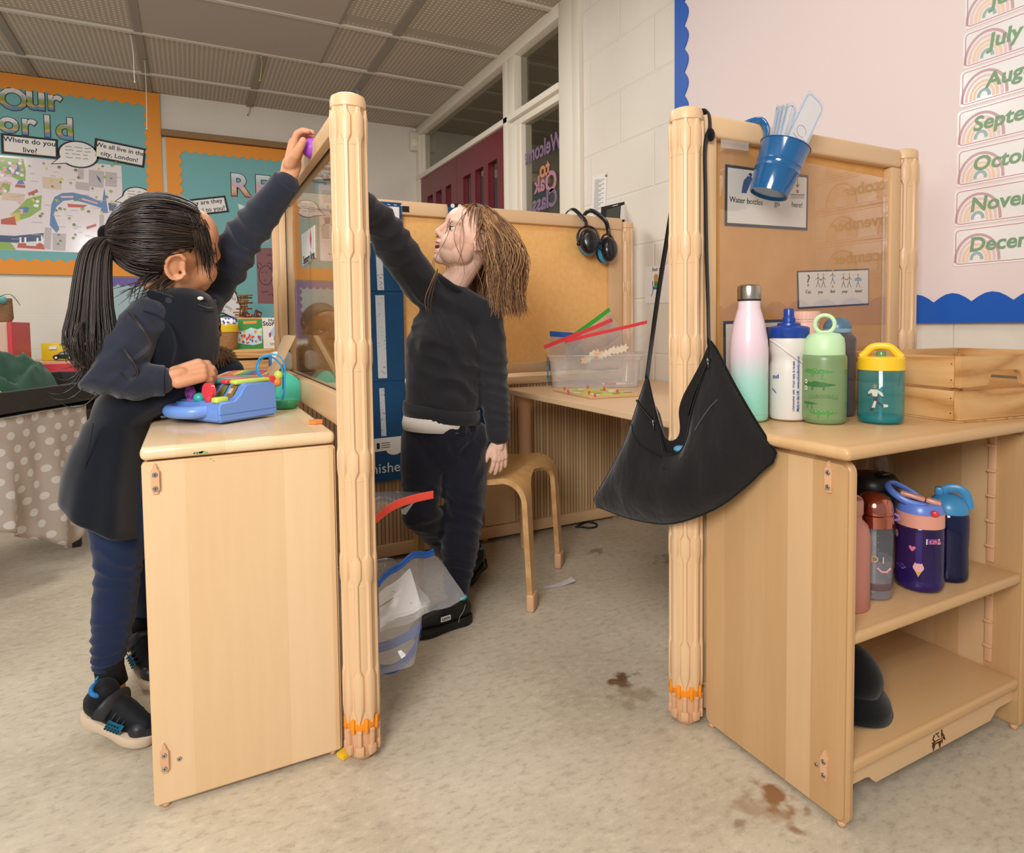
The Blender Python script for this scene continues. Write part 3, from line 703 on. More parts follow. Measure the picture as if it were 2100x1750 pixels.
# framed caption cards
def caption(fr, quad, lines, label, size, edge=INK, bw=.013, inner=None, mirror=False):
    q = fr.pxs(quad); cx = sum(p[0] for p in q)/4; cz = sum(p[1] for p in q)/4
    w = (Vector(q[1])-Vector(q[0])).length; h = (Vector(q[3])-Vector(q[0])).length; ang = math.degrees(math.atan2(q[1][1]-q[0][1]+q[2][1]-q[3][1], q[1][0]-q[0][0]+q[2][0]-q[3][0]))
    f2 = fr.rot(ang, fr.pt(cx, cz)); bm = nb()
    prism(bm, f2, [(-w/2, -h/2), (w/2, -h/2), (w/2, h/2), (-w/2, h/2)], 0, .002, 1); prism(bm, f2, [(-w/2+bw, -h/2+bw), (w/2-bw, -h/2+bw), (w/2-bw, h/2-bw), (-w/2+bw, h/2-bw)], .002, .0026, 0)
    if inner: 
        for s in ((-w/2+bw, -h/2+bw, -w/2+bw+.003, h/2-bw), (-w/2+bw, -h/2+bw, w/2-bw, -h/2+bw+.003)): prism(bm, f2, [(s[0], s[1]), (s[2], s[1]), (s[2], s[3]), (s[0], s[3])], .0026, .003, 3)
    o = obj('caption_card', bm, [PAPER, edge, INK, M('card_edge_tint', inner or '#888888', .5)], origin=tuple(f2.o)); tag(o, label, 'sign')
    n = len(lines)
    for i, s in enumerate(lines): bm = nb(); text(bm, s, f2, size, 0, ((n-1)/2-i)*size*1.25, c=.003, bold=size*.012); obj('lettering', bm, INK, o)
    return o, f2
caption(FB1, [(2, 273), (119, 287), (117, 325), (5, 315)], ['Where do you', 'live?'], 'black-edged card reading Where do you live, left of the speech bubble', .044, inner='#d9a08c')
caption(FB1, [(194, 283), (299, 305), (296, 345), (192, 324)], ['We all live in the', 'city, London!'], 'black-edged card reading We all live in the city London', .040, inner='#8f9a5a')
caption(FB1, [(369, 411), (462, 401), (470.5, 435), (377, 446)], ['Why are they', 'special to you?'], 'tilted black-edged card reading Why are they special to you, above the girl head', .042)
def bubble(fr, c, rx, ry, tip, base, label, lines, ang=0, mark=INK):
    cx, cz = fr.px(*c); sx = abs(fr.px(c[0]+rx, c[1])[0]-cx); sz = abs(fr.px(c[0], c[1]-ry)[1]-cz); tx, tz = fr.px(*tip)
    bm = nb()
    for k, c0, c1, mi in ((1.0, 0, .002, 1), (.90, .002, .0028, 0)):
        pts = circ(cx, cz, sx*k-(0 if mi else .0), 36, sz*k); 
        a0 = math.atan2((tz-cz)/sz, (tx-cx)/sx); pts = [p for p in pts if abs((math.atan2((p[1]-cz)/sz, (p[0]-cx)/sx)-a0+PI) % (2*PI)-PI) > base]
        i0 = min(range(len(pts)), key=lambda i: ((math.atan2((pts[i][1]-cz)/sz, (pts[i][0]-cx)/sx)-a0) % (2*PI)))
        pts = pts[i0:]+pts[:i0]; q = .93 if mi == 0 else 1
        prism(bm, fr, pts+[(cx+(tx-cx)*q, cz+(tz-cz)*q)], c0, c1, mi)
    org = tuple(fr.pt(cx, cz)); o = obj('speech_bubble', bm, [PAPER, INK], origin=org); tag(o, label, 'sign')
    bm = nb(); r2 = random.Random(int(c[0]))
    for i in range(lines):
        z = cz+sz*.5-i*sz*.26; x = cx-sx*.62
        while x < cx+sx*.5:
            w = r2.uniform(.018, .05); line(bm, fr, [(x+w*t/4, z+r2.uniform(-.003, .003)) for t in range(5)], .0035, .003, .0036); x += w+.014
    obj('handwriting', bm, GREYINK, o)
bubble(FB1, (161, 317), 42, 28, (104, 337), .22, 'oval speech bubble between the two captions on the left teal board', 4)
bubble(FB1, (282, 404), 31, 20.5, (234, 414), .3, 'small oval speech bubble near the right border, above the girl head', 4)
# illustrated town map (a generic one)
def cmat(n, h): return M(n, h, .35, coat=.35)
MAPM = [M('map_paper', '#d8ced0', .3, coat=.6), cmat('map_green', '#86a84a'), cmat('map_blue', '#4d78a6'), cmat('map_grey', '#b3a8a9'), cmat('map_red', '#b5523f'), cmat('map_leaf', '#5b7a3a'), cmat('map_buff', '#cdb6a2'), cmat('map_yellow', '#c9b95a'), cmat('map_pink', '#d8a9a9'), cmat('map_navy', '#3a4f6f'), cmat('map_white', '#ece6e2')]
q = FB1.pxs([(-60, 314), (249, 340), (250, 545), (-60, 514)]); mx0 = -1.34; mx1 = q[1][0]; mz1 = q[1][1]; mz0 = FB1.px(100, 516)[1]
bm = nb(); prism(bm, FB1, [(mx0, mz0), (mx1, mz0), (mx1, mz1), (mx0, mz1)], 0, .0012, 0)
r2 = random.Random(11); LV = [0]
def blob(pts, mi, px=True, c=None):
    LV[0] += 1; c0 = .0012+(c or LV[0])*.000012; prism(bm, FB1, FB1.pxs(pts) if px else pts, .0012, c0+.0001, mi)
blob([(-8, 322), (48, 326), (53, 350), (52, 372), (35, 368), (12, 356), (-8, 345)], 1); blob([(14, 346), (20, 340), (30, 342), (36, 334), (41, 346), (36, 360), (24, 358)], 2)
blob([(-8, 372), (22, 376), (20, 392), (8, 400), (-8, 402)], 1); blob([(55, 408), (86, 400), (84, 430), (62, 445), (40, 452), (22, 440), (40, 424)], 1)
blob([(40, 426), (62, 424), (56, 436), (44, 436)], 2); blob([(20, 438), (40, 436), (42, 452), (30, 456)], 7)
for q in (([(86, 362), (126, 366), (126, 390), (88, 386)], 6), ([(4, 394), (50, 398), (50, 414), (4, 410)], 6), ([(2, 450), (30, 444), (34, 462), (2, 460)], 4), ([(32, 378), (52, 380), (52, 386), (31, 384)], 4), ([(34, 378), (38, 370), (46, 369), (51, 378)], 2)): blob(*q)
for q in ([(160, 346), (172, 347), (172, 368), (160, 367)], [(182, 348), (214, 352), (212, 386), (182, 382)], [(216, 352), (240, 355), (240, 384), (216, 382)], [(155, 372), (184, 376), (184, 392), (155, 388)], [(92, 466), (106, 468), (104, 512), (90, 510)], [(108, 478), (136, 480), (134, 515), (108, 513)], [(228, 436), (248, 438), (248, 470), (228, 468)], [(204, 440), (214, 441), (212, 470), (204, 468)]): blob(q, 3)
blob([(105, 420), (112, 404), (128, 396), (150, 395), (180, 402), (210, 415), (208, 427), (180, 418), (150, 410), (130, 412), (116, 424), (110, 440), (122, 470), (116, 478), (102, 462)], 2)
blob([(124, 402), (152, 402), (150, 406), (126, 406)], 8); blob([(168, 406), (200, 416), (200, 419), (168, 410)], 8); blob([(138, 418), (180, 421), (172, 426), (140, 425)], 4); blob([(206, 437), (214, 385), (222, 437)], 2)
blob([(222, 416), (240, 418), (238, 434), (224, 432)], 9); blob([(-8, 482), (30, 484), (90, 478), (88, 494), (30, 498), (-8, 496)], 9)
blob([(35, 508), (38, 498), (54, 499), (54, 504), (74, 505), (75, 498), (88, 499), (92, 512)], 4); blob([(-8, 496), (22, 498), (34, 513), (-8, 512)], 1)
for q in ([(40, 487), (44, 487), (44, 499), (40, 499)], [(50, 487), (54, 487), (54, 499), (50, 499)], [(75, 488), (79, 488), (79, 500), (75, 500)], [(84, 484), (87, 484), (90, 500), (85, 500)]): blob(q, 10)
blob([(57, 396), (76, 388), (79, 394), (59, 402)], 4); blob([(177, 465), (197, 459), (198, 464), (178, 471)], 4); blob([(168, 514), (178, 505), (180, 514)], 1); blob([(197, 358), (205, 366), (208, 376), (202, 370)], 9)
for i in range(46):
    u, v = r2.uniform(40, 245), r2.uniform(330, 508); k = r2.choice((5, 5, 7, 1)); a, b = FB1.px(u, v); blob(circ(a, b, r2.uniform(.007, .011), 8), k, False); blob([(a-.0015, b-.016), (a+.0015, b-.016), (a+.0015, b-.004), (a-.0015, b-.004)], 6, False)
for i in range(34):
    u, v = r2.choice(((r2.uniform(0, 50), r2.uniform(326, 362)), (r2.uniform(40, 85), r2.uniform(410, 440)), (r2.uniform(0, 20), r2.uniform(372, 396)))); a, b = FB1.px(u, v); blob(circ(a, b, .010, 8), r2.choice((8, 10, 8)), False)
for i in range(40):
    u, v = r2.uniform(20, 240), r2.uniform(345, 508); a, b = FB1.px(u, v); w = r2.uniform(.02, .06); blob([(a, b), (a+w, b), (a+w, b+.003), (a, b+.003)], 3, False)
o = obj('map_poster', bm, MAPM, origin=((mx0+mx1)/2, YB-.019, mz0)); tag(o, 'glossy illustrated town map poster with a winding blue river', 'poster')
# sheets on the second board
q = FB1.pxs([(525, 509), (600, 509), (600, 624), (529, 622)]); bm = nb(); prism(bm, FB1, q, .001, .0025, 0)
r3 = random.Random(5)
FD = lambda pts, w=.004: line(bm, FB1, FB1.pxs(pts), w, .0025, .003, 1)
FD([(545+14*math.cos(t), 565+20*math.sin(t)) for t in [2*PI*k/18 for k in range(19)]]); FD([(531, 552), (527, 543), (532, 538), (537, 545)]); FD([(549, 542), (553, 538), (558, 543), (556, 548)])
FD([(541, 574), (543, 577), (545, 574)]); blob2 = [FB1.px(538, 559), FB1.px(546, 559)]
for a, b in blob2: prism(bm, FB1, circ(a, b, .004, 8), .0025, .003, 1)
for (u, v, n) in ((547, 524, 3), (558, 529, 2), (552, 552, 4), (536, 600, 3), (551, 606, 4), (561, 598, 2)):
    for i in range(n): FD([(u+i*5, v+r3.uniform(-1.5, 1.5)), (u+i*5+2, v-3), (u+i*5+4, v+r3.uniform(-1.5, 2))])
o = obj('drawing_sheet', bm, [M('mauve_sugar_paper', '#8a5f62', .8), INK], origin=tuple(FB1.pt(*q[0]))); tag(o, 'mauve paper sheet with a pencilled round face, beside the far post', 'drawing')
CLEARP = sheet('clear_pocket', (.97, .97, .97, 1), haze=.12)
def pocket(quad, label, inner):
    q = FB1.pxs(quad); bm = nb(); prism(bm, FB1, q, .004, .0055); o = obj('plastic_pocket', bm, CLEARP, origin=tuple(FB1.pt(*q[3]))); tag(o, label, 'plastic pocket')
    c = [sum(p[k] for p in q)/4 for k in (0, 1)]; bm = nb(); prism(bm, FB1, [(c[0]+(x-c[0])*.82, c[1]+(y-c[1])*.82) for x, y in q], .001, .002, 0)
    for i in range(len(inner)):
        x0 = q[3][0]+(q[2][0]-q[3][0])*(.15+.7*i/len(inner)); z0 = q[3][1]+(q[0][1]-q[3][1])*.16; prism(bm, FB1, [(x0, z0), (x0+.03, z0), (x0+.012, z0+.07*((i*7) % 5+2)/5)], .002, .0028, 1+i % 3)
    obj('insert_sheet', bm, [M('insert_paper', '#b9cfd4', .5), M('insert_white', '#e8e6df', .5), M('insert_ochre', '#c4a558', .5), M('insert_dark', '#43515a', .5)], o)
pocket([(488, 418), (553, 445), (555, 503), (503, 502)], 'clear pocket with a pale blue picture, behind the raised sleeve', range(6)); pocket([(440, 540), (475, 541), (473, 578), (440, 578)], 'small clear pocket behind the girl chin', range(2))
f2 = FB1.rot(-36, FB1.pt(*FB1.px(464, 622))); bm = nb()
for k, c0, c1, mi in ((1, 0, .002, 1), (.89, .002, .003, 0)):
    prism(bm, f2, [(x*k, y*k) for x, y in [(.115+.02*math.cos(3*t), 0) and ((.112+.022*math.cos(3*t+.6))*math.cos(t)*1.05, (.112+.022*math.cos(3*t+.6))*math.sin(t)*.86) for t in [2*PI*i/40 for i in range(40)]]], c0, c1, mi)
o = obj('speech_bubble', bm, [PAPER, INK], origin=tuple(f2.o)); tag(o, 'black-edged blob card with Greek writing, right of the girl', 'sign')
for i, s in enumerate(('Το γράψιμο', 'μας', 'σε λίγες', 'λέξεις')): bm = nb(); text(bm, s, f2, .032, -.07, .055-i*.036, 'LEFT', c=.0032); obj('lettering', bm, INK, o)
q = FB1.pxs([(632, 350), (700, 358), (700, 380), (638, 374)]); bm = nb(); prism(bm, FB1, q, 0, .004, 1); c = [sum(p[k] for p in q)/4 for k in (0, 1)]; prism(bm, FB1, [(c[0]+(x-c[0])*.9, c[1]+(y-c[1])*.72) for x, y in q], .004, .005, 0)
o = obj('caption_card', bm, [PAPER, INK], origin=tuple(FB1.pt(*q[3]))); tag(o, 'dark-edged blank-looking card behind the two hands on the rail', 'sign')
# motion sensor in the corner
SN = thing('motion_sensor', 'small cream motion sensor high in the far corner', 'sensor', (1.62, YB, 2.2)); bm = nb(); p = at(848, 296, 'y', YB)
box(bm, p.x-.04, p.x+.035, YB-.05, YB, 2.195, 2.345, .015, seg=3); obj('housing', bm, M('cream_plastic', '#d9cfbc', .4), SN, 40)
bm = nb(); ell(bm, (p.x, YB-.05, 2.26), (.028, .012, .035)); obj('lens', bm, M('milky_lens', '#e2dccb', .25), SN)
# hooks and cords hanging from the ceiling grid
def cord(p0, p1, label, m, r=.0022):
    o = thing('pull_cord', label, 'cord', (p0.x, p0.y, ZC-.012), 'cords hanging from the ceiling grid'); bm = nb()
    tube(bm, [(p0.x-.012, p0.y, ZC-.014), (p0.x, p0.y, ZC-.02), (p0.x+.010, p0.y, ZC-.014), (p0.x+.004, p0.y, ZC-.008)], .0022, 6); obj('hook', bm, STEEL, o)
    bm = nb(); tube(bm, spline([(p0.x, p0.y, ZC-.02), ((p0.x*2+p1.x)/3+.004, (p0.y*2+p1.y)/3, ZC-.02-(ZC-.02-p1.z)*.35), p1]), r, 6); ell(bm, p1, (r*2.2,)*3, u=8, v=6); obj('string', bm, m, o)
WS = M('white_string', '#d6cfc2', .7); YS = M('yellow_string', '#b6a03f', .7); TS = M('teal_string', '#5f8f86', .7)
for u, v, u1, v1, lb, m in ((268, 65, 276, 168, 'white cord hanging left of the dark grid bar, the shorter left one', WS), (296, 118, 301, 264, 'long white cord hanging in front of the board corner', WS), (536, 110, 533, 165, 'yellow looped cord hanging from the grid crossing', YS), (512, 218, 508, 236, 'short teal thread hanging at the wall above the header strip', TS), (733, 180, 733, 205, 'white cord stub just above the front left post', WS)):
    p0 = at(u, v, 'z', ZC); p0.y = min(p0.y, YB-.03); p1 = at(u1, v1, 'y', p0.y); cord(p0, p1, lb, m)
# ---- right wall: pink display with blue wavy border and month cards
FR_ = Fr((XW, 0, 0), (0, -1, 0), (0, 0, 1)); FR1 = Fr((XW-.012, 0, 0), (0, -1, 0), (0, 0, 1))
PINK, _t = mat('pale_pink_backing', '#e3d3d0', .7); _t.bump(_t.noise(_t.coord((1, 1, .2)), 30, 2), .08, .004)
board('display_board', 'pale pink wall display with wavy blue border, behind the month cards', FR_, -1.887, .1, .793, 2.24, PINK, BLUEB, .062, .085, .022, 'btr', .012)
MON = [M('mauve_print', '#c4a3a6', .4), M('blush_print', '#e3c6c3', .4), M('peach_print', '#e8c9ad', .4), M('sand_print', '#e9cdb9', .4), M('sage_print', '#9fb5b3', .4)]
MGRN = M('sage_lettering', '#7d9f7c', .4); MRIM = M('rose_outline', '#bf6f86', .4)
rows = (('June', 1980, -12, 62), ('July', 1976, 70, 143), ('August', 1970, 149, 222), ('September', 1964, 230, 305), ('October', 1963, 310, 385), ('November', 1958, 392, 466), ('December', 1956, 471, 547))
nxt = {'June': 'topmost', 'July': 'second from the top', 'August': 'above September', 'September': 'between August and October', 'October': 'between September and November', 'November': 'above the lowest card', 'December': 'lowest of the column'}
for s, u, v0, v1 in rows:
    x0, z1 = FR1.px(u, v0); _, z0 = FR1.px(u+1, v1); w, h = .300, z1-z0; f2 = Fr(FR1.pt(x0, z0), FR1.r, FR1.u); bm = nb()
    prism(bm, f2, rrect(0, w, 0, h, .008), 0, .0012, 0)
    o = obj('month_card', bm, [LAMI], origin=tuple(f2.o)); tag(o, f'laminated rainbow card reading {s}, {nxt[s]}', 'card', 'month cards on the pink display')
    bm = nb(); rr = rrect(.006, w-.006, .005, h-.005, .008); line(bm, f2, rr+[rr[0], rr[1]], .0014, .0012, .0016); lab(obj('printed_outline', bm, MRIM, o), 'rose pink outline')
    for ox in (0, .155):
        bm = nb()
        for i, r in enumerate((.060, .048, .036, .026, .0145)):
            n = 16; arc = [(.052+ox+(r)*math.cos(PI-PI*k/n)*.78, .014+r*math.sin(PI-PI*k/n)*.95) for k in range(n+1)]
            lo = .008 if i < 4 else .012; arc = [(arc[0][0], lo)]+arc+[(arc[-1][0], lo)]
            if ox and i == 4: continue
            arc = [p for p in arc if p[1] < h-.006]; line(bm, f2, arc, .0062 if i < 4 else .0072, .0012, .00145+.00001*i, i)
        obj('printed_rainbow', bm, MON, o)
    bm = nb(); text(bm, s, f2, .046, .035 if len(s) > 6 else .055, h*.52, 'LEFT', c=.0019, bold=.0011, shear=.12); obj('lettering', bm, MGRN, o)
# paper list, card with a sitting figure
f2 = Fr((XW-.001, 0, 0), (0, -1, 0), (0, 0, 1)); q = f2.pxs([(1216, 363), (1245, 354), (1241, 452), (1212, 452)]); bm = nb(); prism(bm, f2, q, 0, .001)
o = obj('paper_list', bm, PAPER, origin=tuple(f2.pt(*q[3]))); tag(o, 'long printed paper list pinned to the block wall by the door frame', 'notice'); bm = nb()
for i in range(26):
    u = 1220-i*.1; v = 372+i*3.1; a, b = f2.px(u, v-1); line(bm, f2, [(a, b), (a+.035+.02*((i*5) % 3), b)], .0022, .001, .0014)
obj('print_lines', bm, GREYINK, o); bm = nb(); a, b = f2.px(1244, 360); ell(bm, f2.pt(a, b, .003), (.004, .006, .006)); obj('drawing_pin', bm, M('brass_pin', '#b98a4a', .3, metal=.6), o)
q = f2.pxs([(1328, 548), (1385, 552), (1383, 620), (1324, 613)]); bm = nb(); a0 = min(p[0] for p in q); a1 = max(p[0] for p in q); b0 = min(p[1] for p in q); b1 = max(p[1] for p in q); prism(bm, f2, rrect(a0, a1, b0, b1, .01), 0, .0015)
o = obj('picture_card', bm, LAMI, origin=tuple(f2.pt(a0, b0))); tag(o, 'laminated card of a figure on a chair, left of the bag strap', 'sign'); bm = nb()
def ic(pts, mi, w=None, f=f2, c=.0016):
    p = f.pxs(pts)
    if w: line(bm, f, p, w, .0015, c+.0004, mi)
    else: prism(bm, f, p, .0015, c, mi)
cx, cz = f2.px(1346, 570); prism(bm, f2, circ(cx, cz, .013, 14, .016), .0015, .0022, 0); ic([(1342, 576), (1349, 576), (1349, 588), (1342, 588)], 1); ic([(1340, 588), (1356, 589), (1356, 594), (1340, 594)], 2); ic([(1339, 577), (1340, 596), (1337, 608)], 3, .003); ic([(1350, 594), (1347, 607)], 3, .003); ic([(1349, 580), (1356, 586)], 0, .004)
text(bm, 'feet still', f2, .022, cx+.012, cz+.034, c=.0019, mi=3)
obj('printed_picture', bm, [M('print_skin', '#c98f63', .5), M('print_green', '#4f8f4a', .5), M('print_blue', '#3d6ea8', .5), INK], o)
# ---- signs under the clear sheet of the tan pinboard
FP = Fr((0, .9535, 0))
def sign(quad, label, bw):
    q = FP.pxs(quad); c = [sum(p[k] for p in q)/4 for k in (0, 1)]; w = q[1][0]-q[0][0]; h = q[0][1]-q[3][1]; bm = nb()
    prism(bm, FP, q, 0, .0012, 1); prism(bm, FP, [(c[0]+(x-c[0])*(1-2*bw/w), c[1]+(y-c[1])*(1-2*bw/h)) for x, y in q], .0012, .0018, 0)
    o = obj('sign', bm, [LAMI, NAVYB], origin=tuple(FP.pt(*q[3]))); return tag(o, label, 'sign')
s1 = sign([(1487, 337), (1657, 360), (1655, 473), (1486, 463)], 'navy-edged sign reading Water bottles go here, behind the blue bucket', .006)
bm = nb()
def icp(pts, mi, w=None):
    p = FP.pxs(pts)
    if w: line(bm, FP, p, w, .0018, .0024, mi)
    else: prism(bm, FP, p, .0018, .0022, mi)
icp([(1521, 383), (1524, 370), (1532, 362), (1539, 361), (1541, 368), (1537, 378), (1529, 397), (1519, 396)], 1); icp([(1533, 359), (1536, 355), (1541, 357), (1540, 362)], 3)
a, b = FP.px(1634, 393); prism(bm, FP, circ(a, b, .0038, 14), .0018, .0024, 2); icp([(1634, 369), (1634, 381)], 3, .0008); icp([(1630, 379), (1638, 379), (1634, 386)], 4)
for i in range(9): icp([(1620+i*3.1, 408), (1623+i*3.1, 399)], 3, .0006)
icp([(1619, 399), (1648, 400)], 3, .001)
for s, u, v, al in (('Water bottles', 1529, 413, 'CENTER'), ('go', 1592, 418, 'CENTER'), ('here!', 1633, 421, 'CENTER')):
    a, b = FP.px(u, v); text(bm, s, FP, .0165, a, b, al, c=.0021, mi=3)
obj('print', bm, [LAMI, M('bottle_blue', '#24528f', .5), M('dot_red', '#c8443c', .5), INK, M('arrow_brown', '#7a5a44', .5)], s1)
s2 = sign([(1634, 556), (1781, 551), (1781, 625), (1636, 634)], 'navy-edged sign reading Can you find your name', .0035)
bm = nb(); a, b = FP.px(1656, 577); text(bm, '?', FP, .036, a, b, c=.0021, mi=3)
def stick(u, v, m=3):
    a, b = FP.px(u, v-14); prism(bm, FP, circ(a, b, .0028, 10), .0018, .0023, 5); icp([(u, v-11), (u, v+1)], m, .0008); icp([(u, v+1), (u-4, v+13)], m, .0008); icp([(u, v+1), (u+4, v+13)], m, .0008); icp([(u-5, v-3), (u, v-8), (u+5, v-3)], m, .0008)
for u in (1676, 1687, 1728, 1740): stick(u, 577)
stick(1706, 570); stick(1758, 577); a, b = FP.px(1706, 588); prism(bm, FP, circ(a, b, .003, 10), .0018, .0024, 6); icp([(1751, 570), (1765, 570), (1765, 577), (1751, 577)], 1); icp([(1679, 574), (1684, 575)], 2, .0016); icp([(1731, 573), (1737, 574)], 2, .0016)
for s, u, v in (('Can', 1656, 599), ('you', 1681, 599), ('find', 1706, 598), ('your', 1731, 598), ('name?', 1759, 597)):
    a, b = FP.px(u, v); text(bm, s, FP, .0105, a, b, c=.0021, mi=3)
obj('print', bm, [LAMI, M('print_sky', '#8fb8d6', .5), M('print_red', '#b5483c', .5), INK, INK, M('print_face', '#c9a58a', .5), M('print_gold', '#d2a03c', .5)], s2)
s3 = sign([(1483, 659), (1640, 654), (1640, 782), (1484, 786)], 'navy-edged sign mostly hidden behind the pink and green flask', .006)
bm = nb(); icp([(1568, 671), (1577, 671), (1577, 711), (1568, 711)], 3); icp([(1569, 672.5), (1576, 672.5), (1576, 709.5), (1569, 709.5)], 1); icp([(1497, 700), (1504, 693), (1506, 700), (1498, 707), (1497, 700)], 3, .002); icp([(1496, 715), (1505, 735)], 3, .0015)
obj('print', bm, [LAMI, M('print_sky2', '#7fb0d0', .5), INK, INK], s3)
# ---- pocket charts hung on the orange screen
NAVY = cloth('navy_chart_fabric', '#1f4a72', .7, 500, .15, var=.12); CHW = M('chart_strip', '#c9cdd2', .35)
FC = Fr((0, 2.068, 0))
def chart(u0, u1, label, dz, words):
    x0 = FC.px(u0, 700)[0]; x1 = FC.px(u1, 700)[0]; zt = FC.px(800, 415)[1]; zb = FC.px(800, 985)[1]; o = thing('pocket_chart', label, 'pocket chart', (x0, 2.068, zb)); bm = nb()
    prism(bm, FC, [(x0, zb), (x1, zb), (x1, zt), (x0, zt)], 0, .003)
    o1 = obj('chart_backing', bm, NAVY, o); L = lambda v: FC.px(800, v)[1]
    for v0, v1 in ((500, 597), (600, 781), (783, 905), (925, 985)):
        bm = nb(); prism(bm, FC, [(x0, L(v1)), (x1, L(v1)), (x1, L(v0)), (x0, L(v0))], .003, .0055); obj('pocket', bm, NAVY, o)
    for v0, v1, w in ((508, 596, .022), (606, 775, .030), (795, 893, .017)):
        xm = x0+(x1-x0)*.46; bm = nb(); prism(bm, FC, [(xm-w/2, L(v1)), (xm+w/2, L(v1)), (xm+w/2-.004, L(v0)), (xm-w/2-.004, L(v0))], .0055, .0065); r3 = random.Random(v0)
        for i in range(26): a_ = xm+r3.uniform(-.4, .4)*w; b_ = L(v1)+(L(v0)-L(v1))*r3.random(); prism(bm, FC, circ(a_, b_, r3.uniform(.0008, .0022), 6), .0065, .0068, 1)
        obj('label_strip', bm, [CHW, GREYINK], o)
    bm = nb(); prism(bm, FC, [(x0+.018, L(500)), (x1-.008, L(500)), (x1-.008, L(424)), (x0+.018, L(424))], .003, .004, 0)
    for i in range(5): line(bm, FC, [(x0+.05+i*.022, L(420)), (x0+.06+i*.022, L(420.5))], .002, .003, .004, 0)
    obj('white_insert', bm, PAPER, o)
    bm = nb(); xm = x0+(x1-x0)*.62; prism(bm, FC, [(x0, L(924)), (x1, L(922)), (x1, L(896)), (x0, L(897))], .0055, .0068, 0); prism(bm, FC, circ(xm+.012, L(921), .028, 16, .02), .0055, .0067, 0)
    for i in range(2):
        xx = x0+.03+i*.105; prism(bm, FC, [(xx+.01, L(918)), (xx+.02, L(918)), (xx+.02, L(906)), (xx+.01, L(906))], .0068, .0074, 1)
        for j in range(3): line(bm, FC, [(xx+.026, L(907+j*4.5)), (xx+.055, L(907+j*4.5))], .002, .0068, .0072, 1)
    obj('pocket_card', bm, [PAPER, INK], o)
    bm = nb(); text(bm, 'finished', FC, .048, (x0+x1)/2, L(959), c=.0062); obj('lettering', bm, M('chart_lettering', '#e4e6e8', .5), o)
    if dz:
        bm = nb(); prism(bm, FC, [(x0-.003, zt), (x1+.003, zt), (x1+.003, zt+.012), (x0-.003, zt+.012)], 0, .004, 0)
        for i in range(6): prism(bm, FC, circ(x0+.016+i*.027, zt+.004, .0075, 12), .004, .005, 1)
        obj('dotted_strip', bm, [INK, PAPER], o)
chart(742, 828, 'navy pocket chart with white strips hanging between the front post and the boy', 0, 1)
chart(923, 1005, 'navy pocket chart with dotted top strip hanging behind the boy head', 1, 1)
# card stuck to the clear divider
fq_ = Fr((.2615, 0, 0), (0, -1, 0), (0, 0, 1)); q = fq_.pxs([(619, 482), (646, 462), (647, 529), (621, 546)]); bm = nb(); prism(bm, fq_, q, 0, .001)
o = obj('area_card', bm, LAMI, origin=tuple(fq_.pt(*q[3]))); tag(o, 'white Sensory Area card stuck on the clear divider', 'sign'); bm = nb(); a, b = fq_.px(638, 490); prism(bm, fq_, [(a-.012, b), (a, b+.022), (a+.012, b), (a, b-.022)], .001, .0016, 0)
obj('red_diamond', bm, M('card_red', '#b8443c', .5), o); bm = nb(); a, b = fq_.px(634, 529); text(bm, 'Sensory Area', fq_, .030, a, b, c=.0014); obj('lettering', bm, INK, o)
# ================================================================== THINGS ON AND AROUND THE LEFT CABINET
def plast(n, h, r=.3, coat=.2): return M(n, h, r, coat=coat)
TBLUE = plast('toy_blue', '#6d95dd', .35); LIME = plast('lime_plastic', '#c9de5c'); RED_ = plast('red_plastic', '#e2444f'); TEALP = plast('teal_plastic', '#3fb3a8'); PURP = plast('purple_plastic', '#a65aa8'); ORP = plast('orange_plastic', '#f28a3c'); PKP = plast('pink_plastic', '#d872a6')
# pop-up toy
s_, w_, o_ = Vector((.84, .543, 0)), Vector((-.543, .84, 0)), Vector((.047, 1.355, .611))
TY = lambda a, b, z: o_+s_*a+w_*b+Vector((0, 0, z))
PT = thing('pop_up_toy', 'blue plastic toy with coloured keys and a popped-up red lid, under the girl hand', 'toy', tuple(o_))
ft = Fr(o_, s_, (0, 0, 1))                                       # n points to the camera side (-w)
bm = nb(); prof = [(0, .004), (.135, .004), (.138, .012), (.136, .070), (.130, .075), (.068, .078), (.058, .074), (.046, .056), (.034, .046), (.004, .044), (-.002, .036), (-.002, .012)]
prism(bm, ft, prof, -.165, 0); soften(bm, .006, 3, 25); obj('body', bm, TBLUE, PT, 50)
bm = nb(); rot = Matrix((s_, w_, Vector((0, 0, 1)))).transposed()
tube(bm, spline([TY(.004, .045, .026), TY(-.020, .062, .024), TY(-.030, .095, .024), TY(-.022, .130, .024), TY(.004, .150, .026)], 6), .013, 12, ell=(1, 1)); obx = obj('carry_handle', bm, TBLUE, PT, 60)
bm = nb(); prism(bm, ft, [(-.001, .0195), (.1365, .0195), (.1365, .0203), (-.001, .0203)], .0001, .0004); obj('seam', bm, M('seam_line', '#3d5d9c', .6), PT)
PICS = [M('sticker_a', '#6f7f3a', .3), M('sticker_b', '#8a6a33', .3), M('sticker_c', '#c9b89a', .3), M('sticker_d', '#4f6a6a', .3)]
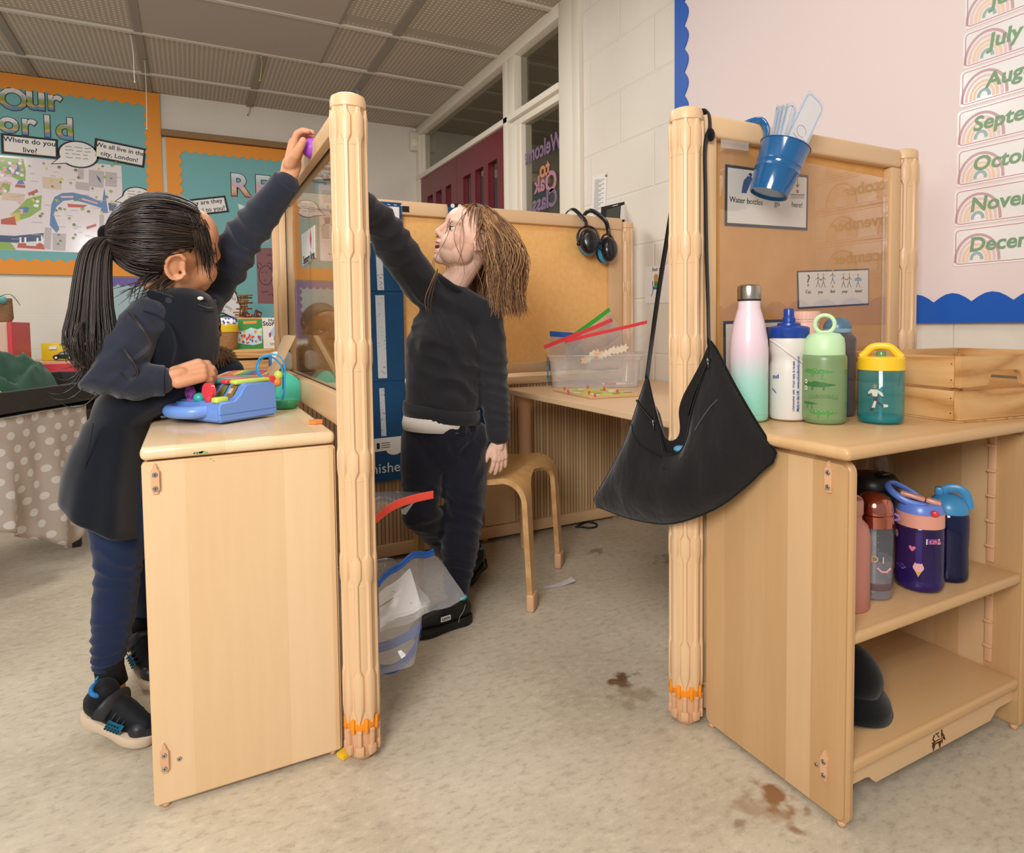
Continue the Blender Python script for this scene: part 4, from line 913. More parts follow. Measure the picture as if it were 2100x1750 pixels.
for i, (mt, nm) in enumerate(((LIME, 'lime key'), (RED_, 'red key'), (TEALP, 'teal key'), (PKP, 'pink key'), (ORP, 'orange key'))):
    b = .012+i*.030
    bm = nb(); obox(bm, TY(.090, b+.012, .0795), (.043, .0105, .005), rot, .004); lab(obj('key', bm, mt, PT, 50), nm)
    bm = nb(); n_ = (-s_*.8+Vector((0, 0, .55))).normalized(); r2_ = Matrix((w_, n_.cross(w_), n_)).transposed()
    obox(bm, TY(.0455, b+.012, .0612), (.009, .0135, .0012), r2_, .001, mi=0); obox(bm, TY(.0452, b+.0145, .0620), (.005, .006, .0012), r2_, 0, mi=1); obox(bm, TY(.0452, b+.009, .0600), (.003, .004, .0013), r2_, 0, mi=2)
    obj('picture_window', bm, PICS[:3] if i % 2 else PICS[1:], PT)
bm = nb(); obox(bm, TY(.014, .018, .048), (.014, .010, .006), rot, .004); lab(obj('pop_up_lid', bm, LIME, PT, 50), 'closed lime lid')
bm = nb(); tube(bm, [TY(.010, .046, .064)+s_*d for d in (-.004, .004)], .0175, 20); bmesh.ops.inset_region(bm, faces=[f for f in bm.faces if len(f.verts) > 6], thickness=.004, depth=-.003); obox(bm, TY(.010, .046, .048), (.005, .008, .006), rot, .001); lab(obj('pop_up_lid', bm, RED_, PT, 50), 'open round red lid')
bm = nb(); ell(bm, TY(.012, .080, .050), (.012, .012, .010)); lab(obj('pop_up_lid', bm, TEALP, PT, True), 'domed teal lid')
bm = nb(); tube(bm, [TY(.010, .108, .060)+s_*d for d in (-.004, .004)], .013, 18); obox(bm, TY(.010, .108, .048), (.004, .006, .006), rot); lab(obj('pop_up_lid', bm, PURP, PT, 50), 'purple lid')
# bead maze
BMZ = thing('bead_maze', 'small bead maze with blue wire loops on a green base, beside the blue toy', 'toy', (.197, 1.565, .611))
bm = nb(); lathe(bm, [(0, .0005), (.026, .001), (.0285, .005), (.0285, .017), (.026, .021), (0, .021)], 28, (.195, 1.565, .611), cap=False); obj('base', bm, plast('maze_green', '#3aa06f'), BMZ, 40)
WB = plast('wire_blue', '#3aa0dd'); pY = 1.565
for k, pts in enumerate(([(580, 836), (583, 800), (584, 772), (583, 748), (572, 730), (552, 727), (533, 735), (526, 752), (530, 770), (541, 778), (556, 772)], [(576, 836), (580, 800), (580, 770), (575, 748), (560, 734), (545, 732), (532, 742), (529, 758), (537, 773), (552, 781), (566, 774), (577, 768)])):
    bm = nb(); P = [at(u, v, 'y', pY+.012*k+.02*math.sin(i*.6)*(k-.5)) for i, (u, v) in enumerate(pts)]; P[0].z = .63; tube(bm, spline(P, 5), .0019, 8); obj('wire', bm, WB, BMZ, True)
rB = Matrix.Rotation(.5, 3, 'Z')
bm = nb(); obox(bm, at(555, 778, 'y', pY-.006), (.0085,)*3, rB, .0015); lab(obj('bead', bm, RED_, BMZ, 40), 'red cube bead')
for u, v, m_, n_ in ((568, 784, ORP, 'orange ball bead'), (571, 770, LIME, 'lime ball bead')):
    bm = nb(); ell(bm, at(u, v, 'y', pY-.004), (.0105,)*3, u=20, v=14); lab(obj('bead', bm, m_, BMZ, True), n_)
# mint quarter-round toy
f3 = Fr((0, 1.672, 0)); q = f3.pxs([(562, 829), (623, 827), (623, 800), (617, 785), (605, 772), (592, 765), (584, 763), (577, 770), (568, 780)])
q = [(x, max(z, .6115)) for x, z in q]; bm = nb(); prism(bm, f3, q, -.075, 0, smooth=False); soften(bm, .004, 2, 15); o = obj('mint_shape_toy', bm, plast('mint_plastic', '#55d3b6'), smooth=50, origin=(q[0][0], 1.672, .6115)); tag(o, 'mint green quarter-round toy against the clear divider', 'toy')
bm = nb(); prism(bm, Fr((0, 1.6715, 0)), f3.pxs([(566, 815), (571, 815), (571, 822), (566, 822)]), 0, .002); obj('latch', bm, TEALP, o)
# leaning ply plank
A_, B_ = Vector((.160, 0, .616)), Vector((.238, 0, .776)); d_ = (B_-A_).normalized(); n_ = Vector((-d_.z, 0, d_.x))
bm = nb(); fp = Fr((0, 1.690, 0)); prism(bm, fp, [(A_.x, A_.z), (A_.x+n_.x*.011, A_.z+n_.z*.011), (B_.x+n_.x*.011, B_.z+n_.z*.011-.002), (B_.x+.003, B_.z+.004), (B_.x, B_.z-.004)], -.125, 0)
for f in bm.faces: f.material_index = 1 if abs(f.normal.y) > .5 else 0
o = obj('wooden_ramp', bm, [wood('ramp_ply', '#c2a179', '#d3b48a', 'z', 'y', .3), M('ramp_edge', '#e6cda5', .5)], origin=(.2, 1.75, .616)); tag(o, 'light plywood board leaning against the clear divider', 'board')
# stacked tub, pencil-striped board and white toy
bm = nb(); box(bm, .06, .155, 1.70, 1.93, .6115, .667, .006); o = obj('storage_tub', bm, sheet('frosted_tub', (.93, .94, .95, 1), haze=.35), smooth=40, origin=(.11, 1.81, .6115)); tag(o, 'small frosted tub under the striped wooden board', 'tub')
SBD = thing('striped_board', 'rounded wooden board with rainbow stripes behind the bead maze', 'toy', (.12, 1.80, .668)); fb = Fr((0, 0, .668), (1, 0, 0), (0, 1, 0)).rot(-12, Vector((.13, 1.81, .668)))
bm = nb(); prism(bm, fb, rrect(-.062, .062, -.115, .115, .05, 8), 0, .014); soften(bm, .003); obj('board', bm, BIRCH_P, SBD, 40)
for i, h in enumerate(('#d5533f', '#e58a3c', '#e8cf4c', '#7fae54', '#4f8a86', '#4a5f96', '#8a4d7c', '#c24a5a')):
    bm = nb(); prism(bm, fb, [(-.045+i*.0115, -.085), (-.035+i*.0115, -.085), (-.035+i*.0115, .085), (-.045+i*.0115, .085)], .014, .0155); obj('stripe', bm, M('stripe_'+'abcdefgh'[i], h, .6), SBD)
p = at(577, 742, 'y', 1.80); WT = thing('white_toy', 'white rounded toy with blue side standing on the striped board', 'toy', (p.x, 1.8, .684)); bm = nb(); box(bm, p.x-.026, p.x+.026, 1.775, 1.835, .6845, .736, .012, seg=4); obj('shell', bm, plast('white_plastic', '#eeeeec'), WT, 60)
bm = nb(); box(bm, p.x-.030, p.x-.024, 1.785, 1.825, .690, .728, .002); obj('side_panel', bm, plast('toy_side_blue', '#3f7fc4'), WT, 40); bm = nb(); ell(bm, (p.x+.005, 1.795, .736), (.008, .006, .0015)); obj('button', bm, plast('toy_button', '#7fb5d6'), WT, True)
q = Fr((0, 0, .611), (1, 0, 0), (0, 1, 0)); bm = nb(); pts = q.pxs([(633, 872), (660, 872), (663, 868), (656, 865), (640, 865), (633, 868)]); pts = [(x, y) for x, y in pts]; cx = sum(p[0] for p in pts)/6; cy = sum(p[1] for p in pts)/6
prism(bm, q, [(cx+.015*math.cos(t), cy+.017*math.sin(t)) for t in [2*PI*k/6+.3 for k in range(6)]], .0003, .006); o = obj('shape_tile', bm, ORP, origin=(cx, cy, .6113)); tag(o, 'flat orange hexagonal tile on the cabinet top', 'tile')
# purple ball gripped by the two children: built with the people, below
# floor bits
bm = nb(); pw = at(706, 1548, 'z', .003); f5 = Fr((pw.x, pw.y, 0.0005), (1, 0, 0), (0, 1, 0)).rot(30); prism(bm, f5, [(-.011, -.010), (.009, -.012), (.012, .012), (-.010, .010)], 0, .008); soften(bm, .001); o = obj('floor_wedge', bm, plast('yellow_wedge', '#f0c22a', .4), smooth=40, origin=(pw.x, pw.y, .0005)); tag(o, 'small yellow wedge on the floor by the front left post', 'wedge')
a, b = at(1116, 1206, 'z', .001), at(1176, 1196, 'z', 0); d_ = (b-a); n2 = Vector((-d_.y, d_.x, 0)).normalized()*.016; bm = nb(); rows = []
for i in range(9):
    t = i/8; p = a+d_*t+Vector((0, 0, .0012+.030*max(0, t-.45)**1.5)); rows.append([bm.verts.new(p-n2*(.4+.6*t)), bm.verts.new(p+n2*(.4+.6*t))])
for i in range(8): bm.faces.new((rows[i][0], rows[i][1], rows[i+1][1], rows[i+1][0]))
bmesh.ops.solidify(bm, geom=bm.faces[:], thickness=.0006); o = obj('paper_scrap', bm, M('scrap_paper', '#efece8', .6), smooth=30, origin=tuple(a)); tag(o, 'curled white paper scrap on the floor right of the stool', 'paper')
bm = nb(); tube(bm, spline([at(u, v, 'z', .004) for u, v in ((1180, 1081), (1192, 1081), (1207, 1083), (1221, 1081), (1224, 1076), (1214, 1072), (1200, 1072), (1185, 1079))], 5), .0035, 8); o = obj('cable', bm, M('black_rubber', '#17171a', .5), smooth=True, origin=tuple(at(1205, 1078, 'z', 0))); tag(o, 'black cable loop lying under the desk', 'cable')
# ---- clear tubs with zip bags
def tub(name, label, c, hx, hy, h, rz, th=.0022, tint=(.97, .97, .97, 1), haze=.16, flare=.93, cat='box'):
    """open clear tub with a rolled rim; local axes at its base centre"""
    m = sheet(name.replace('box', 'film')+'_plastic', tint, haze=haze, rough=.12); R = thing(name, label, cat, c, local=True); R.rotation_euler = (0, 0, rz)
    f = lambda z: Fr((0, 0, z), (1, 0, 0), (0, 1, 0)); bm = nb()
    def ring(k, z, off=0): return [bm.verts.new((x, y, z)) for x, y in rrect(-hx*k-off, hx*k+off, -hy*k-off, hy*k+off, .018, 4)]
    rs = [ring(flare, .001), ring(flare+.01, .006), ring(.985, h-.022), ring(.985, h-.022, .003), ring(1, h-.006, .004), ring(1, h, .010), ring(1, h-.004, .011)]
    bm.faces.new(rs[0][::-1])
    for a_, b_ in zip(rs, rs[1:]):
        for i in range(len(a_)): bm.faces.new((a_[i], a_[(i+1) % len(a_)], b_[(i+1) % len(a_)], b_[i]))
    o = obj('tub', bm, m, R, 40); bm = nb()
    return R, m
TB, TBM = tub('clear_box', 'clear plastic box with a blue picture label, holding zip bags on the desk', (1.338, 1.965, .5715), .165, .105, .118, math.radians(-28), haze=.30)
fl = Fr((-.160, 0, 0), (0, -1, 0), (0, 0, 1)); bm = nb(); prism(bm, fl, [(-.045, .022), (.030, .018), (.034, .102), (-.043, .106)], .006, .0085); o = obj('picture_label', bm, M('label_blue', '#3d93c9', .4), TB); bm = nb()
prism(bm, fl, circ(-.020, .064, .010, 14, .008), .0085, .0092, 0); line(bm, fl, [(-.020, .066), (-.022, .092)], .003, .0085, .0092, 1); prism(bm, fl, [(.004, .050), (.014, .055), (.016, .085), (.008, .092), (.003, .075)], .0085, .0092, 2); text(bm, 'work', fl, .014, -.020, .034, c=.009, mi=1); text(bm, 'box', fl, .014, .010, .034, c=.009, mi=1)
obj('print', bm, [PAPER, INK, M('print_peach', '#dba37d', .5)], o)
FILM = sheet('zip_bag_film', (.97, .96, .95, 1), haze=.10, rough=.05)
ZR, ZG, ZB, ZC_ = plast('zip_red', '#e8424e', .4), plast('zip_green', '#35a83a', .4), plast('zip_blue', '#1f62b8', .4), plast('zip_coral', '#fb5a4b', .4)
def gridmesh(bm, rows, mi=0, smooth=True):
    V_ = [[bm.verts.new(p) for p in r] for r in rows]
    for i in range(len(V_)-1):
        for j in range(len(V_[0])-1):
            f = bm.faces.new((V_[i][j], V_[i][j+1], V_[i+1][j+1], V_[i+1][j])); f.material_index = mi; f.smooth = smooth
    return V_
def zipbag(label, A, B, drop, zm, zw=.016, bow=.012, depth=None, inner=None, grp=None):
    """clear bag hanging from a zip strip that runs A to B; drop is the vector to the bag bottom"""
    A, B, drop = Vector(A), Vector(B), Vector(drop); n = (B-A).cross(drop).normalized(); R = thing('zip_bag', label, 'zip bag', tuple((A+B)/2+drop), grp)
    up = -drop.normalized(); L = 12; C_ = lambda t, s: A+(B-A)*t+drop*s+n*(bow*math.sin(PI*t)*(1-.5*s)+.006*math.sin(7*t+4*s))
    bm = nb(); gridmesh(bm, [[C_(i/L, j/5) for i in range(L+1)] for j in range(6)]); gridmesh(bm, [[C_(i/L, j/5)-n*.004*math.sin(PI*j/5) for i in range(L+1)] for j in range(6)]); obj('clear_film', bm, FILM, R)
    bm = nb(); rows = [[C_(i/L, 0)+up*z+n*o_2 for i in range(L+1)] for z, o_2 in ((zw, -.0012), (zw, .0012), (zw*.6, .0022), (zw*.4, .0012), (zw*.2, .0022), (0, .0012), (0, -.0012), (zw, -.0012))]; gridmesh(bm, rows); zp = obj('zip_strip', bm, zm, R, 30)
    bm = nb(); q_ = C_(.06, 0)+up*zw*.5+n*.003; x_ = (B-A).normalized(); obox(bm, q_, (.007, .0035, .0015), Matrix((x_, up, n)).transposed(), .001); obj('zip_slider', bm, PAPER, zp)
    if inner: inner(R, C_)
    return R
D3 = lambda u, v, y: at(u, v, 'y', y)
zipbag('zip bag with a blue strip, back left in the clear box on the desk', D3(1128, 690, 2.04), D3(1195, 695, 2.02), (0, 0, -.075), ZB, .020, .004)
zipbag('zip bag with a bright green strip sticking up from the clear box', D3(1160, 707, 2.00), D3(1253, 638, 2.0), (.035, -.02, -.09), ZG, .016, .004)
zipbag('zip bag with a red strip rising behind the front bag in the clear box', D3(1118, 716, 1.96), D3(1258, 659, 1.96), (.04, -.01, -.09), ZR, .014, -.01)
def foam(R, C_):
    bm = nb(); r4 = random.Random(2)
    for i in range(11): c_ = C_(.22+.05*i, .55+.12*r4.random()); f6 = Fr(c_, (C_(1, 0)-C_(0, 0)).normalized(), (0, 0, 1)); b2_ = nb(); prism(b2_, f6, [((.013+.004*math.cos(5*t))*math.cos(t), (.013+.004*math.cos(5*t))*math.sin(t)) for t in [2*PI*k/20 for k in range(20)]], -.002+i*.0007, .001+i*.0007, i % 3 == 0 and i < 4); merge(bm, b2_)
    obj('foam_flowers', bm, [M('cream_foam', '#efe3cd', .8), M('peach_foam', '#f0c3a0', .8)], R)
zipbag('front zip bag with a red strip, holding cream foam flowers, in the clear box', D3(1160, 704, 1.90), D3(1328, 664, 1.86), (.0, .0, -.115), ZR, .012, .012, inner=foam)
FK = thing('toy_fork', 'cream toy fork with a red grip lying in the clear box on the desk', 'fork', (1.36, 1.86, .577)); a, b = Vector((1.325, 1.885, .582)), Vector((1.44, 1.83, .582)); bm = nb(); tube(bm, [a, a.lerp(b, .3), a.lerp(b, .6), a.lerp(b, .72)], [.004, .0055, .0045, .003], 10); obj('handle', bm, M('cream_plastic_fork', '#ece3d6', .4), FK, True)
bm = nb(); tube(bm, [a.lerp(b, .06)+Vector((-.003, -.005, .002)), a.lerp(b, .38)+Vector((-.003, -.005, .002))], .0035, 10); obj('grip', bm, RED_, FK, True); bm = nb(); e_ = (b-a).normalized(); q_ = Vector((-e_.y, e_.x, 0))
for i in (-1, 0, 1): tube(bm, [a.lerp(b, .7), a.lerp(b, .82)+q_*.005*i, a.lerp(b, 1)+q_*.005*i], .0014, 6)
obj('tines', bm, M('fork_metal', '#c9c9c9', .3), FK, True)
# peg puzzle
PZ = thing('peg_puzzle', 'flat wooden picture puzzle with red pegs, in front of the clear box', 'puzzle', (1.17, 1.74, .5715)); fz = Fr((0, 0, .5715), (1, 0, 0), (0, 1, 0)); q = [(1.105, 1.865), (1.082, 1.60), (1.265, 1.575), (1.30, 1.84)]
bm = nb(); prism(bm, fz, q, 0, .006); soften(bm, .0015); obj('board', bm, BIRCH_P, PZ, 40)
PZM = [M('puzzle_yellow', '#d9d06a', .5), M('puzzle_green', '#a9c65a', .5), M('puzzle_blue', '#a9c9dd', .5), M('puzzle_white', '#e8e6dc', .5), M('puzzle_brown', '#a07a5a', .5)]
bm = nb(); c_ = [sum(p[k] for p in q)/4 for k in (0, 1)]; prism(bm, fz, [(c_[0]+(x-c_[0])*.88, c_[1]+(y-c_[1])*.88) for x, y in q], .006, .0064, 0); r4 = random.Random(9)
for i in range(26): x, y = c_[0]+r4.uniform(-.08, .08), c_[1]+r4.uniform(-.105, .105); prism(bm, fz, circ(x, y, r4.uniform(.008, .02), 9, r4.uniform(.008, .025)), .0064, .0066+i*.00003, r4.randrange(1, 5))
obj('picture', bm, PZM, PZ)
for u, v in ((1158, 800), (1165, 806), (1205, 797), (1208, 809), (1220, 814), (1239, 800), (1266, 806)):
    p = at(u, v, 'z', .578); bm = nb(); lathe(bm, [(.0032, 0), (.0032, .010), (.002, .011)], 10, (p.x, p.y, .578)); obj('peg', bm, RED_, PZ, 40)
# box jutting from the left cabinet
fx0, fx1, fy0, fy1 = .02, .418, 1.222, 1.50
BX, BXM = tub('clear_box', 'clear plastic box of zip bags jutting from the low shelf of the left cabinet', ((fx0+fx1)/2, (fy0+fy1)/2, .0955), (fx1-fx0)/2, (fy1-fy0)/2, .135, 0, haze=.17, flare=.90)
def paper_in(R, C_):
    bm = nb(); gridmesh(bm, [[C_(.08+.42*i/3, .02+.75*j/3)+Vector((0, 0, -.002)) for i in range(4)] for j in range(4)]); bmesh.ops.solidify(bm, geom=bm.faces[:], thickness=.0005); o = obj('paper_insert', bm, PAPER, R)
A, B = at(776, 1205, 'y', 1.30), at(889, 1140, 'y', 1.42); Cc, Dd = at(780, 1300, 'y', 1.235), at(956, 1228, 'y', 1.26)
R = thing('zip_bag', 'large zip bag with a blue strip draped over the rim of the lower clear box', 'zip bag', tuple((A+B)/2)); bm = nb(); rows = []
for j in range(8):
    s = j/7; a = A.lerp(Cc, s); b = B.lerp(Dd, s)+Vector((0, 0, .012*math.sin(PI*s))); rows.append([a.lerp(b, i/10)+Vector((0, 0, .018*math.sin(PI*i/10)*(1-s)+.004*math.sin(i*1.3+j))) for i in range(11)])
gridmesh(bm, rows); obj('clear_film', bm, sheet('zip_bag_cloudy', (.97, .97, .97, 1), haze=.20, rough=.15), R)
bm = nb(); up = (B-A).cross(Cc-A).normalized(); up = up if up.z > 0 else -up; bk = (A-Cc).normalized()
gridmesh(bm, [[p+bk*z+up*c for p in rows[0]] for z, c in ((.016, 0), (.016, .002), (.010, .003), (.006, .0018), (.002, .003), (0, .002), (0, 0), (.016, 0))]); obj('zip_strip', bm, ZB, R, 30)
bm = nb(); gridmesh(bm, [[rows[j][i]+Vector((0, 0, -.0025)) for i in range(0, 6)] for j in range(1, 7)]); o = obj('paper_insert', bm, PAPER, R)
bm = nb()
for (j0, i0, j1, i1) in ((2, 2, 5, 4), (3, 0, 3, 2)):
    a, b = rows[j0][i0]+Vector((0, 0, -.0018)), rows[j1][i1]+Vector((0, 0, -.0018)); tube(bm, [a, b], .0006, 5)
obj('drawn_line', bm, GREYINK, o)
for k, (pts, lb) in enumerate((([(770, 1330), (800, 1322), (832, 1307), (854, 1294), (864, 1280)], 'upper bag with a dark blue strip lying inside the lower clear box'), ([(770, 1372), (805, 1372), (832, 1354), (850, 1328), (862, 1295)], 'lower bag with a curved dark blue strip inside the lower clear box'))):
    P = spline([at(u, v, 'y', 1.250+.012*k) for u, v in pts], 5); R = thing('zip_bag', lb, 'zip bag', tuple(P[0])); bm = nb(); N_ = len(P)
    gridmesh(bm, [[p+Vector((0, c, z)) for p in P] for z, c in ((.010, 0), (.010, -.002), (.004, -.003), (0, -.0018), (-.004, -.003), (-.010, -.002), (-.010, 0), (.010, 0))]); obj('zip_strip', bm, plast('zip_navy'+str(k), '#2b4f9a', .4), R, 30)
    bm = nb(); gridmesh(bm, [[p+Vector((-.004*j, .010*j, (.010+.012*j)*(1 if k else -1))) for p in P] for j in range(5)]); obj('clear_film', bm, FILM, R)
# coral zip bag on the upper shelf of the left cabinet
A, B = at(768, 1066, 'y', 1.235), at(888, 1014, 'y', 1.30); R = thing('zip_bag', 'zip bag with a coral red strip sticking out beside the front post', 'zip bag', (.2, 1.28, .346))
P = spline([A, A.lerp(B, .3)+Vector((0, 0, .012)), A.lerp(B, .65)+Vector((0, 0, .009)), B], 5); bm = nb(); gridmesh(bm, [[p+Vector((0, c, z)) for p in P] for z, c in ((.008, 0), (.008, -.002), (.004, -.003), (0, -.002), (-.005, -.003), (-.009, -.002), (-.009, 0), (.008, 0))]); obj('zip_strip', bm, ZC_, R, 30)
bm = nb(); Q = [at(755, 1012, 'y', 1.36), at(800, 1008, 'y', 1.40), at(880, 1010, 'y', 1.38)]; Q = spline(Q, 8); gridmesh(bm, [[P[i].lerp(Q[min(i, len(Q)-1)], j/5) for i in range(len(P))] for j in range(6)])
gridmesh(bm, [[Vector((.08, 1.27, .3455)), Vector((.225, 1.25, .3455))], [P[0]+Vector((-.1, .02, 0)), P[0]]]); gridmesh(bm, [[at(822, 1046, 'y', 1.24), at(850, 1030, 'y', 1.24)], [at(824, 1054, 'y', 1.24), at(832, 1056, 'y', 1.24)]]); obj('clear_film', bm, sheet('coral_bag_film', (.97, .97, .96, 1), haze=.16, rough=.05), R)
# ---- ear defenders over the orange screen
EB = M('black_abs', '#17171a', .28, coat=.3); EC = M('cyan_ring', '#2f9fd6', .45)
def muff(u, v, label, ax, tilt, rz):
    R = thing('ear_defenders', label, 'ear defenders', (ax, 2.03, 1.05), 'ear defenders on the screen'); c = at(u, v, 'y', 2.035)
    n = Vector((math.sin(rz)*.9, -math.cos(rz), .10)).normalized(); x, y = frame3(n, Vector((math.sin(tilt), 0, math.cos(tilt)))); rot = Matrix((x, y, n)).transposed()
    bm = nb(); b2_ = nb(); lathe(b2_, [(0, -.012), (.036, -.012), (.042, -.006), (.043, .006), (.040, .016), (.031, .026), (.02, .030), (0, .0305)], 28, cap=False, sx=.86, sy=1.15); b2_.transform(Matrix.Translation(c) @ rot.to_4x4()); merge(bm, b2_); cup = obj('ear_cup', bm, EB, R, 45)
    bm = nb(); b2_ = nb(); lathe(b2_, [(.036, -.024), (.0435, -.022), (.0445, -.012), (.0435, -.004), (.036, -.003)], 28, cap=False, sx=.87, sy=1.15); b2_.transform(Matrix.Translation(c) @ rot.to_4x4()); merge(bm, b2_); lab(obj('cushion_ring', bm, EC, R, 45), 'cyan ring behind the front cup')
    bm = nb(); b2_ = nb(); lathe(b2_, [(.020, -.036), (.040, -.034), (.043, -.026), (.036, -.022)], 24, cap=False, sx=.87, sy=1.15); b2_.transform(Matrix.Translation(c) @ rot.to_4x4()); merge(bm, b2_); obj('ear_cushion', bm, M('black_foam', '#141416', .7), R, 45)
    top = c+Vector((.012*math.sin(tilt)*3, 0, .066)); bm = nb(); L_ = c-x*.040; R_ = c+x*.040
    tube(bm, spline([L_-y*.004, L_+y*.024, c-x*.026+y*.050, c+y*.060, c+x*.026+y*.050, R_+y*.024, R_-y*.004], 5), .0042, 10)
    for q_ in (L_, R_): ell(bm, q_-y*.004, (.0075, .0075, .0075))
    obj('yoke', bm, EB, R, True)
    yt = c+y*.060; bm = nb(); P = spline([yt-y*.002, yt+y*.020, Vector((yt.x-.012, 2.048, 1.205)), Vector((ax, 2.085, 1.243)), Vector((ax-.012, 2.12, 1.232)), Vector((ax-.014, 2.14, 1.19)), Vector((ax-.012, 2.142, 1.15))], 6); tube(bm, P, [.011]*3+[.0085]*(len(P)-3), 10, ell=(1, .32), up=Vector((0, 0, 1))); obj('headband', bm, EB, R, True)
    bm = nb(); c2 = Vector((ax-.012, 2.155, 1.10)); b2_ = nb(); lathe(b2_, [(0, 0), (.036, 0), (.042, .006), (.040, .022), (.02, .034), (0, .035)], 24, cap=False, sx=.87, sy=1.15); b2_.transform(Matrix.Translation(c2) @ Matrix.Rotation(-PI/2, 4, 'X')); merge(bm, b2_); obj('ear_cup', bm, EB, R, 45)
    return R
muff(1207, 496, 'black ear defenders with wide cyan ring, the left pair on the orange screen', 1.335, -.12, -.45); muff(1247, 512, 'black ear defenders hanging lower, the right pair beside the screen post', 1.42, .12, .25)
# black wall clock-in tablet behind the screen end
TB_ = thing('desk_tablet', 'black tilted desk tablet above the right end of the orange screen', 'tablet', (1.58, 2.2, 1.2)); a, b, c, d = [at(u, v, 'y', 2.22) for u, v in ((1236, 424), (1292, 411), (1283, 452), (1232, 446))]
fT = Fr(a, (b-a), (0, 0, 1)); w = (b-a).length; bm = nb(); prism(bm, fT, [(0, 0), (w, 0), (w-.012, -.085), (-.004, -.085)], -.012, 0); obj('case', bm, M('tablet_black', '#1a1a1c', .35), TB_); bm = nb(); prism(bm, fT, [(.020, -.018), (w*.62, -.014), (w*.58, -.075), (.016, -.075)], 0, .001); obj('screen', bm, M('dull_screen', '#3a3d36', .2, coat=.5), TB_)
bm = nb(); prism(bm, fT, [(w*.66, -.014), (w*.84, -.012), (w*.80, -.075), (w*.62, -.075)], 0, .001, 0)
for i in range(3): prism(bm, fT, [(w*.80, -.02-i*.02), (w*.90, -.019-i*.02), (w*.89, -.032-i*.02), (w*.79, -.033-i*.02)], 0, .0016, 1)
line(bm, fT, [(w*.35, -.008), (w*.55, -.007)], .003, 0, .0012, 0); obj('key_panel', bm, [PAPER, EB], TB_)
bm = nb(); box(bm, 1.585, 1.625, 2.215, 2.25, .61, 1.19, .004); obj('stand', bm, EB, TB_, 40); bm = nb(); box(bm, 1.52, 1.66, 2.17, 2.30, .606, .618, .004); obj('stand_base', bm, EB, TB_, 40)
# ================================================================== BOTTLES, CRATE, BAG AND BUCKET
def dye(name, tint, haze, hz=(.85, .85, .85, 1), rough=.05, gain=1.0):
    m = sheet(name, tint, haze=max(haze, .01), rough=rough, gain=gain)
    for n in m.node_tree.nodes:
        if n.type == 'BSDF_DIFFUSE': n.inputs[0].default_value = hz
    return m
def bottle_root(label, u, v, z, name='water_bottle', grp=None, xy=None):
    p = at(u, v, 'z', z) if xy is None else Vector((xy[0], xy[1], z))
    R = thing(name, label, 'bottle', (p.x, p.y, z+.0005), grp, local=True)
    return R, math.sqrt((p.x-CAMP.x)**2+(p.y-CAMP.y)**2), p
def face_cam(R, p): R.rotation_euler = (0, 0, math.atan2(p.y, p.x)-PI/2)          # local -y looks at the viewer
LEAN = 1/ F_PX
def lz(R, bm, prof, m, name, sm=40, n=36, label=None, sx=1, sy=1, cap=False, mi=0):
    lathe(bm, prof, n, (0, 0, 0), cap=cap, sx=sx, sy=sy, mi=mi); o = obj(name, bm, m, R, sm)
    return lab(o, label) if label else o
ST = .6115
# flask with a pink to green fade
R, d, p = bottle_root('tall flask fading from pale pink to mint with a steel cap', 1535, 862, ST); face_cam(R, p)
m, t = mat('pink_mint_fade', '#e8cfd8', .32, coat=.4); zz = t.xyz(t.coord())[2]; nn = t.noise(t.coord(), 260, 2)
f = t.math('ADD', t.math('DIVIDE', zz, .26), t.math('MULTIPLY', t.math('SUBTRACT', nn, .5), .12)); setcol(t, t.ramp(f, [(.12, C('#8fd4bd')), (.30, C('#a9d8cb')), (.42, C('#cfd0d2')), (.52, C('#e6cbd6')), (.9, C('#e9d3dc'))]))
lz(R, nb(), [(0, 0), (.030, 0), (.0345, .004), (.0352, .010), (.0352, .135), (.0335, .160), (.029, .186), (.0235, .206), (.0205, .216), (.020, .232), (0, .232)], m, 'flask_body')
lz(R, nb(), [(.0352, .0135), (.0354, .0138), (.0354, .0144), (.0352, .0147)], M('seam_grey', '#8fb5aa', .4), 'base_seam')
lz(R, nb(), [(.0215, .2325), (.0218, .234), (.0218, .252), (.0205, .2575), (.016, .2605), (.004, .2612), (0, .2605)], M('brushed_steel', '#b5aca0', .28, metal=1), 'cap', label='brushed steel cap')
lz(R, nb(), [(.0208, .2295), (.0214, .230), (.0214, .2322), (.0208, .2326)], DARK, 'gasket')
# frosted sports bottle
R, d, p = bottle_root('frosted white sports bottle with navy blue push cap', 1616, 860, ST); face_cam(R, p); WHF = M('frosted_white_plastic', '#dcd6cf', .4, sss=.0)
lz(R, nb(), [(0, 0), (.029, 0), (.0335, .003), (.0352, .010), (.0352, .095), (.0335, .108), (.0318, .116), (.0325, .124), (.0348, .134), (.0352, .150), (.0345, .158), (.033, .160)], WHF, 'bottle_body')
bm = nb(); tube(bm, spline([(.0345*math.sin(a), -.0345*math.cos(a), .150-.016*(a+1.2)-.006*math.sin(a*2)) for a in [-1.3+.2*k for k in range(14)]], 3), .0022, 8); obj('grip_ridge', bm, WHF, R, True)
NVB = plast('navy_cap', '#123f96', .3); lz(R, nb(), [(.0355, .158), (.0368, .160), (.0368, .177), (.034, .1795), (.021, .182), (.0205, .186), (.012, .188), (.0115, .196), (.0095, .198), (.0095, .212), (.0085, .214), (0, .2145)], NVB, 'push_cap', label='navy push-pull cap')
